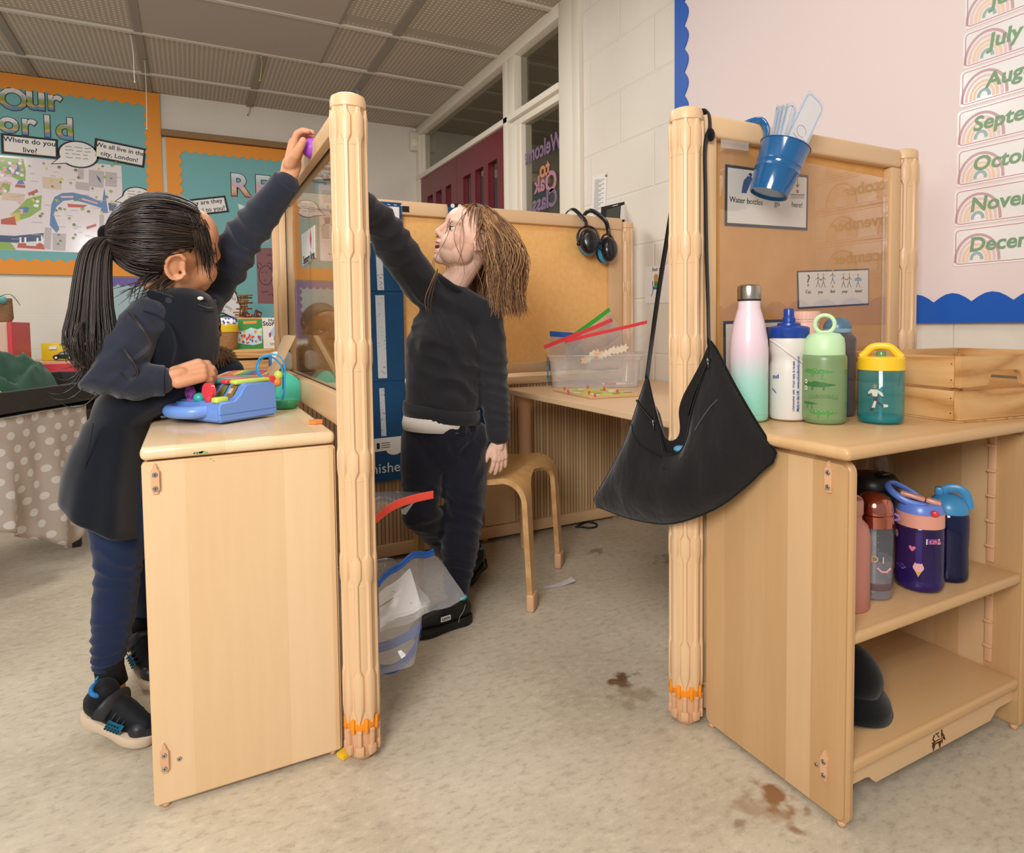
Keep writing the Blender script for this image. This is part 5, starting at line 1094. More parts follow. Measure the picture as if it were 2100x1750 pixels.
bm = nb(); fq = Fr((0, -.0356, 0)); f90 = fq.rot(90, Vector((.013, -.0336, .02))); text(bm, 'Dishwasher safe. Wash daily & re-use', f90, .0062, 0, .004, 'LEFT', c=.0005, bold=.0001); text(bm, 'Made in the UK  www.schoolbottle.co.uk', f90, .0062, 0, -.004, 'LEFT', c=.0005, bold=.0001); obj('print', bm, M('print_navy', '#27398f', .5), R)
bm = nb(); text(bm, 'nd', Fr((0, -.0305, 0)).rot(0, Vector((-.022, -.0300, 0))), .011, 0, .085, c=.001, bold=.0003); line(bm, Fr((-.026, -.027, 0)), [(-.002, .062), (.004, .054), (.008, .046)], .0015, 0, .001); obj('print', bm, M('print_navy2', '#27398f', .5), R)
# pink bottle at the back
R, d, p = bottle_root('matt peach pink bottle with ribbed screw cap, behind the sports bottle', 0, 0, ST, xy=(1.122, .882)); PKB = M('peach_pink', '#eab9a6', .45)
lz(R, nb(), [(0, 0), (.033, 0), (.036, .006), (.036, .140), (.033, .160), (.028, .170), (.0275, .190), (0, .190)], PKB, 'bottle_body'); bm = nb(); lathe(bm, [(.028, .188), (.0285, .1885), (.0285, .1925), (.028, .193)], 36, cap=False)
n = 60; rs = [[bm.verts.new(((.0288+(.0006 if k % 2 else 0))*math.cos(2*PI*k/n), (.0288+(.0006 if k % 2 else 0))*math.sin(2*PI*k/n), z)) for k in range(n)] for z in (.1935, .2095)]
for k in range(n): bm.faces.new((rs[0][k], rs[0][(k+1) % n], rs[1][(k+1) % n], rs[1][k]))
bm.faces.new(rs[1]); obj('screw_cap', bm, PKB, R, 20)
# green crocodile bottle
R, d, p = bottle_root('frosted green crocodile bottle with pale green lid and carry ring', 1689, 866, ST); face_cam(R, p); GB = dye('frosted_green', (.62, .76, .56, 1), .62, C('#93b07c'), .3); GL_ = M('pale_green_lid', '#bfe0b0', .4)
lz(R, nb(), [(0, .0005), (.033, .0005), (.0368, .004), (.0385, .012), (.0385, .118), (.0375, .124), (.0345, .128)], GB, 'bottle_body')
lz(R, nb(), [(.0348, .126), (.0352, .1275), (.0346, .148), (.0338, .150), (.0335, .157), (.026, .166), (.010, .169), (0, .169)], GL_, 'lid')
bm = nb(); tube(bm, [(.0165*math.cos(a), -.004, .184+.0165*math.sin(a)) for a in [2*PI*k/28 for k in range(28)]], .0028, 10, closed=True, ell=(1, 1.3)); box(bm, -.009, .009, -.0085, .0, .158, .172, .002); box(bm, -.015, .015, -.022, -.012, .151, .158, .002); obj('carry_ring', bm, GL_, R, 40)
GP_ = [M('croc_green', '#4f8f45', .5), M('croc_dark', '#3b6f3a', .5), M('croc_white', '#e6e8d8', .5)]; bm = nb()
def wrap(pts, z0, mi, r=.0388, a0=0, off=0):
    """a flat print rolled onto the bottle; x becomes angle"""
    P_ = [Vector((math.sin(x/r+a0)*(r+off), -math.cos(x/r+a0)*(r+off), z0+z)) for x, z in pts]; f = bm.faces.new([bm.verts.new(q) for q in P_]); f.material_index = mi
def croc(x, z, s, mi, fl=1):
    up = [(x+fl*s*q, z+.0045*s/.05*h) for q, h in ((0, .6), (.12, 1.1), (.25, .8), (.4, 1.2), (.52, .9), (.64, .9), (.76, .5), (.9, .3), (1, 0))]; dn = [(x+fl*s*q, z-.0035*s/.05*h) for q, h in ((.9, .3), (.7, .7), (.6, .9), (.45, 1.1), (.3, .7), (.1, .6))]
    for i in range(len(up)-1):
        x0, z0 = up[i]; x1, z1 = up[i+1]; zz0 = z-.0035*s/.05*math.sin(PI*min(1, .15+abs(x0-x)/s*.85)); zz1 = z-.0035*s/.05*math.sin(PI*min(1, .15+abs(x1-x)/s*.85)); wrap([(x0, zz0), (x1, zz1), (x1, z1), (x0, z0)], 0, mi)
    for q in (.3, .62): wrap([(x+fl*s*q, z-.003), (x+fl*s*(q+.05), z-.003), (x+fl*s*(q+.04), z-.010), (x+fl*s*(q-.01), z-.010)], 0, mi)
croc(-.038, .097, .055, 0); croc(-.040, .073, .062, 1); croc(-.040, .038, .030, 1); croc(-.025, .022, .050, 0); croc(.056, .1, -.02, 1); croc(.056, .04, -.016, 1); croc(-.006, .084, .01, 0)
for q in ((-.034, .078), (-.034, .066)): wrap([(q[0]+.0035*math.cos(t), q[1]+.0042*math.sin(t)) for t in [2*PI*k/10 for k in range(10)]], 0, 2, off=.0002); wrap([(q[0]+.0018*math.cos(t), q[1]+.002*math.sin(t)) for t in [2*PI*k/8 for k in range(8)]], 0, 1, off=.0004)
r4 = random.Random(4)
for i in range(16): x, z = r4.uniform(-.028, .02), r4.choice((.098, .0245))+r4.uniform(-.002, .003); wrap([(x, z), (x+.0012, z), (x+.0006, z+.0012)], 0, 2, off=.0003)
lab(obj('crocodile_print', bm, GP_, R, 'keep'), 'green crocodile print'); bm = nb(); text(bm, 'CROCODILE', Fr((0, -.0392, 0)), .0085, -.002, .052, c=0, bold=.0001, space=1.05); obj('print', bm, M('croc_lettering', '#5f7f4f', .5), R)
# smoke grey bottle
R, d, p = bottle_root('smoky grey bottle with blue domed lid, behind the green bottle', 0, 0, ST, xy=(1.160, .836)); GYB = dye('smoky_grey', (.66, .66, .70, 1), .40, C('#5a6070'), .25)
lz(R, nb(), [(0, .0005), (.031, .0005), (.034, .004), (.0345, .012), (.033, .035), (.0335, .060), (.0345, .075), (.0345, .150), (.033, .158), (.025, .166), (.0225, .168)], GYB, 'bottle_body'); lz(R, nb(), [(.0255, .166), (.0262, .167), (.0262, .1735), (.0255, .174)], M('lid_ring', '#86a8b8', .35), 'lid_ring'); lz(R, nb(), [(.0258, .174), (.0255, .180), (.022, .188), (.016, .194), (.008, .1965), (0, .1965)], plast('slate_blue_lid', '#4f7288', .35), 'domed_lid')
# teal bottle with yellow handle lid
R, d, p = bottle_root('clear turquoise bottle with a yellow handled lid and a silver grey runner print', 1805, 866, ST); face_cam(R, p); TQ = dye('turquoise_clear', (.58, .87, .89, 1), .20, C('#3bb3bd'), .04)
lz(R, nb(), [(0, .0005), (.034, .0005), (.0375, .004), (.0388, .011), (.0385, .018), (.0385, .098), (.0375, .100)], TQ, 'bottle_body'); lz(R, nb(), [(0, .003), (.033, .003), (.036, .009), (.036, .014), (0, .012)], dye('turquoise_base', (.2, .7, .72, 1), .5, C('#18a0ac'), .1), 'thick_base')
YL = plast('yellow_lid', '#f5c527', .35); lz(R, nb(), [(.0385, .098), (.0395, .0985), (.0392, .120), (.037, .1225), (0, .1235)], YL, 'lid')
bm = nb(); tube(bm, spline([(-.033, 0, .121), (-.026, 0, .128), (-.017, 0, .138), (-.008, 0, .1415), (.008, 0, .1415), (.017, 0, .138), (.026, 0, .128), (.033, 0, .121)], 5), .0045, 10, ell=(1, 1.5)); obj('handle', bm, YL, R, True)
lz(R, nb(), [(.008, .122), (.008, .130), (.0065, .133), (0, .133)], dye('spout_green', (.5, .8, .6, 1), .5, C('#6fae7a')), 'spout'); lz(R, nb(), [(.003, .010), (.003, .120)], dye('straw_clear', (.7, .9, .92, 1), .3, C('#bfe3e6')), 'straw', cap=True)
bm = nb(); zf = .0
W_ = lambda pts, mi, off=.0002: wrap([(x*.001-.012, z*.001) for x, z in pts], 0, mi, r=.0388, off=off)
W_([(0, 66), (5, 66), (6, 71), (3, 74), (0, 72)], 2); W_([(-4, 64), (8, 64), (7, 52), (0, 50)], 0); W_([(-4, 64), (-9, 58), (-8, 54), (-2, 58)], 0); W_([(8, 63), (15, 58), (17, 52), (14, 52), (8, 58)], 0); W_([(-9, 57), (-5, 55), (-6, 52), (-10, 53)], 1); W_([(13, 53), (17, 53), (17, 50), (14, 50)], 1)
W_([(0, 52), (8, 52), (7, 42), (1, 42)], 1); W_([(2, 43), (6, 43), (3, 30), (-2, 30)], 0); W_([(4, 44), (9, 42), (18, 36), (16, 32), (6, 38)], 1); W_([(16, 38), (24, 37), (24, 33), (17, 32)], 0); W_([(-3, 31), (2, 31), (0, 24), (-6, 25)], 1)
obj('runner_print', bm, [M('runner_pale', '#c9cabd', .5), M('runner_dark', '#3a4048', .5), M('runner_face', '#a07a62', .5)], R, 'keep')
# pine crate
def pine(name, g, ac, seed):
    m, t = mat(name, '#b88750', .5, spec=.3); sc = {'x': (1.2, 7, 7), 'y': (7, 1.2, 7)}[g]; o = t.coord(sc); n = t.noise(o, 1.4, 2, .4)
    wv = t.math('FRACT', t.math('MULTIPLY', t.math('ADD', n, seed), 9)); wv = t.math('ABSOLUTE', t.math('SUBTRACT', wv, .5)); g2 = t.noise(t.coord(tuple(v*12 for v in sc)), 2, 2)
    setcol(t, t.ramp(t.math('ADD', t.math('MULTIPLY', wv, 1.3), t.math('MULTIPLY', g2, .3)), [(.1, C('#b07d48')), (.4, C('#cb9b62')), (.85, C('#d8ae78'))])); return m
PX_, PY_ = pine('pine_across', 'x', 'z', .2), pine('pine_along', 'y', 'z', .6)
CR_ = thing('wooden_crate', 'slatted pine crate with a handle cut-out on the cabinet top beside the bottles', 'crate', (1.251, .655, ST), local=True); CR_.rotation_euler = (0, 0, math.radians(-8))
Hc = .122; Lx, Ly = .36, .255
for z0, z1 in ((.003, .0575), (.0635, Hc)):
    bm = nb(); fc = Fr((0, 0, 0)); out = [(0, z0), (Lx, z0), (Lx, z1), (0, z1)]
    if z0 > .05: out = [(0, z0), (.075, z0), (.080, z0+.016), (.087, z0+.026), (.097, z0+.029), (.150, z0+.029), (.160, z0+.026), (.167, z0+.016), (.172, z0), (Lx, z0), (Lx, z1), (0, z1)]
    prism(bm, fc, out, -.011, 0); soften(bm, .0015); obj('front_slat', bm, PX_, CR_, 40)
    bm = nb(); box(bm, 0, .011, .0115, Ly, z0, z1, .0015); obj('side_slat', bm, PY_, CR_, 40); bm = nb(); box(bm, Lx-.011, Lx, .0115, Ly, z0, z1, .0015); obj('side_slat', bm, PY_, CR_, 40)
    bm = nb(); box(bm, .0, Lx, Ly+.0005, Ly+.0115, z0, z1, .0015); obj('back_slat', bm, PX_, CR_, 40)
for x in (.0115, Lx-.0245):
    for y in (.0118, Ly-.014): bm = nb(); box(bm, x, x+.013, y, y+.013, .0005, Hc-.012, .001); obj('corner_post', bm, PY_, CR_, 40)
bm = nb(); box(bm, .0, Lx, .0, Ly, 0, .0028); obj('crate_floor', bm, PY_, CR_)
bm = nb()
for z in (.016, .044, .078, .108):
    for y in (.016,): b2_ = nb(); lathe(b2_, [(.0011, 0), (.0011, .0006)], 8); b2_.transform(Matrix.Translation((0, y, z)) @ Matrix.Rotation(-PI/2, 4, 'Y')); merge(bm, b2_)
obj('nail_heads', bm, DARK, CR_)
bm = nb(); b2_ = nb(); ell(b2_, (0, .215, .106), (.0012, .011, .009)); merge(bm, b2_); lab(obj('wood_knot', bm, M('pine_knot', '#5a3617', .6), CR_, True), 'dark knot in the side slat')
# ---- bottles on the middle shelf
SH = .3135
R, d, p = bottle_root('matt rose pink bottle mostly hidden behind the cabinet side', 0, 0, SH, xy=(.990, .690)); RSB = M('rose_bottle', '#b97a6c', .5)
lz(R, nb(), [(0, 0), (.033, 0), (.0352, .004), (.0352, .125), (.031, .142), (.022, .152), (.0215, .160), (0, .160)], RSB, 'bottle_body'); lz(R, nb(), [(.023, .160), (.024, .162), (.024, .182), (.021, .186), (0, .186)], RSB, 'cap'); bm = nb(); tube(bm, [(.024*math.cos(a)+.012, .0, .172+.014*math.sin(a)) for a in [2*PI*k/18 for k in range(18)]], .004, 8, closed=True); obj('strap_loop', bm, RSB, R, True)
R, d, p = bottle_root('clear bottle with a rose gold domed cap and rainbow letters', 1790, 1220, SH); face_cam(R, p); CLB = dye('clear_tritan', (.90, .90, .92, 1), .10, C('#c5c8d2'), .03); RG = M('rose_gold', '#c47a6c', .12, metal=1)
lz(R, nb(), [(0, .0005), (.0275, .0005), (.0305, .004), (.0312, .012), (.0312, .118), (.0295, .124), (.0285, .130)], CLB, 'bottle_body'); lz(R, nb(), [(0, .003), (.028, .003), (.029, .012), (.029, .070), (0, .070)], dye('water_in_bottle', (.92, .93, .95, 1), .18, C('#c9ccd6')), 'water'); lz(R, nb(), [(.0295, .018), (.0298, .0185), (.0298, .030), (.0295, .0305)], M('burgundy_band', '#5a2228', .4), 'glitter_band')
lz(R, nb(), [(.0285, .126), (.0305, .127), (.0305, .147), (.0285, .149)], RG, 'cap_ring', label='rose gold cap ring'); lz(R, nb(), [(.0300, .149), (.0302, .156), (.0285, .167), (.0235, .176), (.015, .1825), (.006, .185), (0, .1852)], RG, 'domed_cap', label='shiny rose gold dome')
bm = nb(); tube(bm, [(.0305, 0, .150), (.037, 0, .147), (.038, 0, .140), (.0305, 0, .139)], .002, 8); obj('lid_clip', bm, plast('lilac_clip', '#8a74b8', .35), R, True); lz(R, nb(), [(.0045, .004), (.0045, .125)], dye('wide_straw', (.9, .9, .92, 1), .35), 'straw', cap=True)
bm = nb(); IRM = [M('iris_gold', '#cda25a', .25), M('iris_pink', '#d59a9a', .25), M('iris_green', '#a9b56a', .25), M('iris_lilac', '#a58fc0', .25)]
for i, ch in enumerate('NDI'): text(bm, ch, Fr((0, -.0314, 0)), .016, -.011+i*.013, .074, c=.0004, bold=.0002, mi=(3, 0, 1)[i])
for i in range(9): line(bm, Fr((0, -.0314, 0)), [(-.002+.004*(i % 3), .084+i*.004), (-.001+.004*(i % 3), .0848+i*.004)], .001, 0, .0005, i % 4)
line(bm, Fr((0, -.0314, 0)), [(.006, .060), (.013, .054), (.020, .055), (.026, .063)], .003, -.002, .0004, 1); obj('iridescent_print', bm, IRM, R)
R, d, p = bottle_root('black wide-lidded tumbler behind the rose gold capped bottle', 0, 0, SH, 'tumbler', xy=(1.200, .785)); lz(R, nb(), [(0, .0005), (.038, .0005), (.046, .15), (.046, .158), (.048, .160), (.048, .172), (.040, .182), (.0, .186)], M('black_tumbler', '#1c1c1e', .35), 'tumbler_body'); bm = nb(); box(bm, -.012, .012, -.03, -.012, .1845, .190, .002); obj('flip_tab', bm, M('black_tab', '#242428', .4), R, 40)
R, d, p = bottle_root('tall clear drinks bottle with white cap, at the back of the shelf', 0, 0, SH, xy=(1.330, .862)); face_cam(R, p); PET = dye('clear_pet', (.90, .90, .88, 1), .07, C('#b9b2a2'), .05)
lz(R, nb(), [(0, .0005), (.034, .0005), (.037, .006), (.0365, .02), (.0375, .03), (.0375, .150), (.0365, .175), (.030, .200), (.020, .222), (.0145, .232), (.014, .240)], PET, 'bottle_body'); lz(R, nb(), [(.0155, .240), (.0165, .241), (.0165, .256), (.0155, .2575), (0, .2575)], M('white_cap', '#d9d6d6', .4), 'screw_cap'); bm = nb(); text(bm, 'water', Fr((0, -.0378, 0)).rot(90, Vector((-.016, -.0346, .11))), .022, 0, 0, 'LEFT', c=.0006, bold=.0006); obj('print', bm, M('pet_print', '#262c5a', .5), R)
R, d, p = bottle_root('purple clear bottle with periwinkle loop lid and stickers', 1884, 1203, SH); face_cam(R, p); PUR = dye('purple_clear', (.46, .34, .66, 1), .16, C('#5a3f9a'), .03)
lz(R, nb(), [(0, .0005), (.032, .0005), (.037, .004), (.0395, .012), (.0395, .022), (.038, .028), (.038, .110), (.0375, .116), (.036, .118)], PUR, 'bottle_body'); lz(R, nb(), [(0, .003), (.034, .003), (.037, .012), (.036, .022), (0, .024)], dye('purple_base', (.28, .18, .55, 1), .5, C('#43309a'), .1), 'thick_base')
PCH = plast('peach_lid', '#dd9a86', .4); PER = plast('periwinkle', '#5f7fd2', .35); lz(R, nb(), [(.0378, .116), (.0385, .1165), (.0382, .139), (.0365, .1405)], PCH, 'collar'); lz(R, nb(), [(.0368, .1405), (.0355, .151), (.031, .157), (0, .158)], PER, 'lid')
bm = nb(); tube(bm, spline([(.008, -.022, .154), (-.020, -.024, .160), (-.042, -.018, .172), (-.052, 0, .182), (-.042, .018, .182), (-.018, .022, .170), (.004, .020, .156)], 5), .0045, 10, ell=(.8, 1.4)); obj('carry_loop', bm, PER, R, True)
bm = nb(); r2_ = Matrix.Rotation(.22, 3, 'Y'); obox(bm, Vector((-.012, 0, .166)), (.020, .009, .004), r2_, .003); obox(bm, Vector((.020, 0, .160)), (.012, .010, .004), r2_, .003); obj('flip_spout', bm, PCH, R, 40)
bm = nb(); ell(bm, (.022, -.0325, .146), (.007, .004, .006)); lab(obj('release_button', bm, plast('button_red', '#d63a48'), R, True), 'red release button'); lz(R, nb(), [(.005, .006), (.005, .115)], dye('lilac_straw', (.6, .5, .9, 1), .5, C('#8f80d8')), 'straw', cap=True)
bm = nb(); PRM = [M('sticker_pink', '#d76f92', .4), M('sticker_peach', '#e0a7ad', .4), M('sticker_cone', '#d0a052', .4), M('sticker_white', '#e6dfe2', .4), M('sticker_lilac', '#8f72cc', .4)]
V2 = lambda pts, z, mi, off=.0003: wrap(pts, z, mi, r=.0382, off=off)
V2([(-.011, .074), (-.016, .080), (-.0165, .083), (-.014, .0845), (-.011, .0825), (-.008, .0845), (-.0055, .083), (-.006, .080)], 0, 0); V2([(-.001, .030), (-.0075, .043), (.0055, .043)], 0, 2); V2([(-.001+.0085*math.cos(t), .047+.0075*math.sin(t)) for t in [2*PI*k/14 for k in range(14)]], 0, 1); V2([(-.008, .052), (-.004, .052), (-.006, .056)], 0, 1); V2([(.002, .052), (.006, .052), (.004, .056)], 0, 1)
V2([(.010, .090), (.034, .090), (.034, .100), (.010, .100)], 0, 3); V2([(-.045+.006*math.cos(t), .098+.007*math.sin(t)) for t in [2*PI*k/12 for k in range(12)]], 0, 1); V2([(-.044, .042), (-.028, .047), (-.020, .042), (-.028, .037)], 0, 4)
obj('stickers', bm, PRM, R, 'keep'); bm = nb(); text(bm, 'KIRA', Fr((0, 0, 0)).rot(0, Vector((.0225, -.0318, .095))), .0095, -.0, 0, c=.0012, bold=.0003); bm.transform(Matrix.Translation((.0225, -.0318, 0)) @ Matrix.Rotation(.58, 4, 'Z') @ Matrix.Translation((-.0225, .0318, 0))); obj('name_print', bm, PRM[0], R)
R, d, p = bottle_root('deep blue bottle with sky blue sports lid, right of the purple bottle', 1942, 1184, SH); face_cam(R, p); BLB = dye('deep_blue_clear', (.10, .12, .42, 1), .28, C('#1a2468'), .06)
lz(R, nb(), [(0, .0005), (.030, .0005), (.033, .004), (.0335, .012), (.0325, .06), (.0335, .085), (.0335, .118), (.031, .126), (.030, .128)], BLB, 'bottle_body'); lz(R, nb(), [(0, .003), (.031, .003), (.031, .060), (0, .062)], dye('dark_liquid', (.06, .07, .12, 1), .6, C('#14161f')), 'dark_contents'); SKY = plast('sky_lid', '#3a86b8', .4)
lz(R, nb(), [(.0318, .126), (.033, .127), (.0325, .137), (.027, .150), (.016, .158), (0, .160)], SKY, 'lid'); bm = nb(); tube(bm, spline([(-.014, 0, .156), (-.004, 0, .168), (.014, 0, .171), (.025, 0, .164), (.030, 0, .148), (.031, 0, .136)], 5), .0055, 10, ell=(.7, 1.5)); box(bm, -.022, -.008, -.008, .008, .155, .171, .004); obj('handle', bm, SKY, R, 40)
# dark woolly hat on the bottom shelf
HT = thing('felt_hat', 'black felt hat lying on the bottom shelf', 'hat', (1.045, .735, .1065)); bm = nb(); ell(bm, (1.035, .74, .165), (.072, .078, .058), Matrix.Rotation(.35, 3, 'Y'), 24, 16)
for v in bm.verts: v.co.z = max(v.co.z+.010*noise.noise(v.co*18), .112)
obj('crown', bm, cloth('black_felt', '#0f1013', .95, 300, .4), HT, True); bm = nb(); n = 40; rs = []
for r_, z in ((.070, .150), (.086, .128), (.090, .112), (.083, .109), (.066, .122)): rs.append([bm.verts.new((1.035+r_*math.cos(2*PI*k/n), .74+r_*1.02*math.sin(2*PI*k/n), z+.008*math.sin(4*PI*k/n+.6))) for k in range(n)])
for a_, b_ in zip(rs, rs[1:]):
    for k in range(n): bm.faces.new((a_[k], a_[(k+1) % n], b_[(k+1) % n], b_[k]))
obj('brim', bm, bpy.data.materials['black_felt'], HT, True)
# ---- blue enamel bucket with laminated cards
ENB = M('blue_enamel', '#0d568c', .18, coat=.8); BK = thing('hanging_bucket', 'glossy blue metal bucket hooked over the pinboard rail', 'bucket', (1.04, .885, 1.05)); top, bot = at(1611, 299, 'y', .878), at(1576, 399, 'y', .892); ax = (top-bot).normalized(); X, Y = frame3(ax, Vector((0, 1, 0))); RB = Matrix((X, Y, ax)).transposed(); Lb = (top-bot).length
bm = nb(); b2_ = nb(); k = Lb; lathe(b2_, [(0, .004), (.0345, .004), (.0345, 0), (.0365, 0), (.0372, .004), (.0415, .45*k), (.0428, .47*k), (.0420, .50*k), (.0420, .58*k), (.0432, .60*k), (.0428, .63*k), (.0468, .985*k), (.0485, .99*k), (.0485, k), (.0468, k+.001), (.0455, .985*k), (.036, .008), (0, .008)], 48, cap=False); b2_.transform(Matrix.Translation(bot) @ RB.to_4x4()); merge(bm, b2_); obj('pail', bm, ENB, BK, 35)
bm = nb(); P = spline([at(1566, 296, 'y', .905), at(1572, 272, 'y', .915), at(1569, 257, 'y', .922), at(1558, 247, 'y', .930), Vector((at(1548, 245, 'y', .938).x, .955, 1.2105)), Vector((at(1542, 246, 'y', .95).x, .968, 1.207)), Vector((at(1541, 250, 'y', .97).x, .973, 1.19))], 5); tube(bm, P, .0075, 10, ell=(.28, 1), up=Vector((0, 1, 0))); obj('hook_handle', bm, ENB, BK, True)
CARDM = sheet('laminate_edge', (.93, .95, .97, 1), haze=.25)
def lcard(b0, tipu, tipv, w, y, label, doodle=False):
    base = bot+ax*(.35*Lb)+X*b0; tip = at(tipu, tipv, 'y', y); d_ = (tip-base); L_ = d_.length; d_.normalize(); r_ = d_.cross(Vector((0, 1, 0))).normalized(); r_ = r_ if r_.x > 0 else -r_; f7 = Fr(base, r_, d_)
    bm = nb(); prism(bm, f7, rrect(-w/2, w/2, 0, L_, .016, 5), 0, .0008); R_ = thing('laminated_card', label, 'card', tuple(base), 'laminated cards in the blue bucket'); obj('laminate', bm, CARDM, R_)
    bm = nb(); prism(bm, f7, rrect(-w/2+.0045, w/2-.0045, .004, L_-.006, .012, 5), .0008, .0012, 0); q_ = rrect(-w/2+.0055, w/2-.0055, .005, L_-.007, .012, 5); line(bm, f7, q_+q_[:1], .0028, .0012, .0014, 1); pp = obj('paper', bm, [M('card_white', '#dfdde0', .3, coat=.4), M('card_blue_edge', '#a9c3e2', .4)], R_)
    if doodle: bm = nb(); line(bm, f7, [(.011*math.cos(t)*1.2, L_*.58+.011*math.sin(t)) for t in [k*.4 for k in range(15)]], .0012, .0014, .0017); line(bm, f7, [(-.018, L_*.50), (0, L_*.49), (.02, L_*.53)], .0014, .0014, .0017); obj('faint_drawing', bm, M('faint_marker', '#b9a9b5', .6), pp)
for i, (b0, u, v, y) in enumerate(((-.020, 1597, 217, .890), (-.014, 1606, 215, .888), (-.008, 1615, 213, .886), (-.002, 1626, 211, .884))): lcard(b0, u, v, .020+.004*i, y, ('leftmost narrow laminated card in the blue bucket', 'second laminated card from the left in the bucket', 'third laminated card from the left in the bucket', 'laminated card just left of the tall front card')[i])
lcard(.010, 1676, 199, .060, .872, 'tall laminated card with a pale blue edge and faint drawing, front of the bucket', True)
# ---- black cloth bag hung over the post
BAGM = cloth('black_canvas', '#1c191a', .85, 700, .35, sheen=.25, var=.15, fold=14); BAGE = cloth('black_binding', '#0f0f10', .85, 900, .3)
fbag = Fr((.818, .925, .6), (.30, -.954, 0)); BG = thing('cloth_bag', 'black cloth shoulder bag with zips hung over the front right post', 'bag', (.818, .925, .35))
outer = [(1327, 778), (1310, 828), (1297, 868), (1278, 918), (1248, 975), (1219, 1029), (1243, 1044), (1285, 1060), (1330, 1070), (1372, 1073), (1420, 1062), (1478, 1036), (1530, 996), (1562, 965), (1592, 937), (1574, 903), (1541, 850), (1502, 782), (1472, 722), (1457, 700)]
front = [(1331, 776), (1337, 800), (1346, 830), (1352, 862), (1360, 885), (1367, 915), (1372, 929), (1384, 931), (1400, 926), (1412, 912), (1420, 885), (1424, 855), (1430, 828), (1440, 795), (1450, 765), (1457, 740), (1457, 715), (1454, 700)]
back = [(1329, 777), (1340, 830), (1356, 890), (1368, 905), (1384, 900), (1391, 880), (1388, 845), (1396, 815), (1412, 785), (1430, 752), (1444, 722), (1452, 700)]
def resamp(pts, n):
    P = [Vector((*fbag.px(*q), 0)) for q in pts]; P = spline(P, 4); L = [0]
    for a, b in zip(P, P[1:]): L.append(L[-1]+(b-a).length)
    o, i = [], 0
    for k in range(n):
        t = L[-1]*k/(n-1)
        while i < len(L)-2 and L[i+1] < t: i += 1
        s = (t-L[i])/max(L[i+1]-L[i], 1e-9); o.append(P[i].lerp(P[i+1], s))
    return o
NB = 54; OU, FR2, BK2 = resamp(outer, NB), resamp(front, NB), resamp(back, NB); MR = 18
def layer(lip, sgn, bulge):
    rows = []
    for j in range(MR+1):
        t = j/MR; row = []
        for i in range(NB):
            p = lip[i].lerp(OU[i], t); e = math.sin(PI*i/(NB-1)); c = sgn*bulge*math.sin(PI*min(1, t*.92+.08))**.8*e
            q = Vector((p.x*9, p.y*5, 3*sgn)); c += e*math.sin(PI*t)*(.010*noise.noise(q*1.2)+.006*noise.noise(Vector((p.x*30, p.y*10, 1))))
            row.append(fbag.pt(p.x, p.y, c+.004*sgn))
        rows.append(row)
    return rows
FRW = layer(FR2, 1, .030)
bm = nb(); gridmesh(bm, FRW); gridmesh(bm, layer(BK2, -1, .008)); obj('bag_body', bm, BAGM, BG, True)
bm = nb(); tube(bm, [FRW[MR][i]+fbag.n*-.003 for i in range(NB)], .0032, 8); obj('edge_binding', bm, BAGE, BG, True); bm = nb(); tube(bm, [p+fbag.n*.001 for p in FRW[0]], .002, 8); obj('lip_binding', bm, BAGE, BG, True)
bm = nb(); gridmesh(bm, [[p+fbag.n*-.003, p+fbag.n*-.020+Vector((0, 0, -.02))] for p in layer(BK2, -1, 0)[0][8:40]]); obj('inner_facing', bm, BAGE, BG, True)
def onbag(u, v, off=.002):
    a, b = fbag.px(u, v); best = min(((i, j) for i in range(NB) for j in range(MR+1)), key=lambda q: (FRW[q[1]][q[0]]-fbag.pt(a, b, .02)).length); h = (FRW[best[1]][best[0]]-fbag.o).dot(fbag.n); return fbag.pt(a, b, h+off)
ZIPM = M('black_zip', '#0b0b0c', .4); 
for pts in ([(1312, 820), (1325, 835), (1340, 852), (1352, 866)], [(1462, 735), (1448, 765), (1432, 805), (1420, 850)]):
    bm = nb(); P = spline([onbag(*q) for q in pts], 5); tube(bm, P, .0032, 8, ell=(1, .5)); z = obj('zip', bm, ZIPM, BG, True); bm = nb(); q = P[-2] if pts[0][0] < 1400 else P[1]; ell(bm, q+fbag.n*.003, (.004, .003, .005)); tube(bm, [q+fbag.n*.004, q+fbag.n*.005+Vector((.002, 0, -.014))], .0018, 6); obj('zip_pull', bm, M('gunmetal', '#6d6d70', .3, metal=1), z, True)
bm = nb(); tube(bm, spline([onbag(*q, .001) for q in ((1303, 868), (1312, 890), (1330, 910), (1352, 925), (1368, 933))], 5), .0014, 6); tube(bm, spline([onbag(*q, .001) for q in ((1368, 952), (1376, 958), (1392, 956), (1404, 948), (1412, 935))], 5), .0013, 6); obj('seam', bm, BAGE, BG, True)
bm = nb(); tube(bm, spline([onbag(*q, .001) for q in ((1482, 818), (1466, 835), (1448, 862), (1438, 880))], 5), .0012, 6); obj('pocket_edge', bm, M('worn_edge', '#4a4546', .9), BG, True)
bm = nb(); ell(bm, fbag.pt(*fbag.px(1392, 922), -.004), (.012, .012, .007)); lab(obj('blue_lining', bm, M('blue_lining', '#5b93b8', .6), BG, True), 'pale blue thing inside the bag')
def strap(P, name='strap', w=.0095):
    bm = nb(); tube(bm, spline(P, 6), w, 10, ell=(1, .16), up=Vector((.3, -.95, 0))); return obj(name, bm, BAGE, BG, True)
kn = Vector((.9065, .929, 1.163))
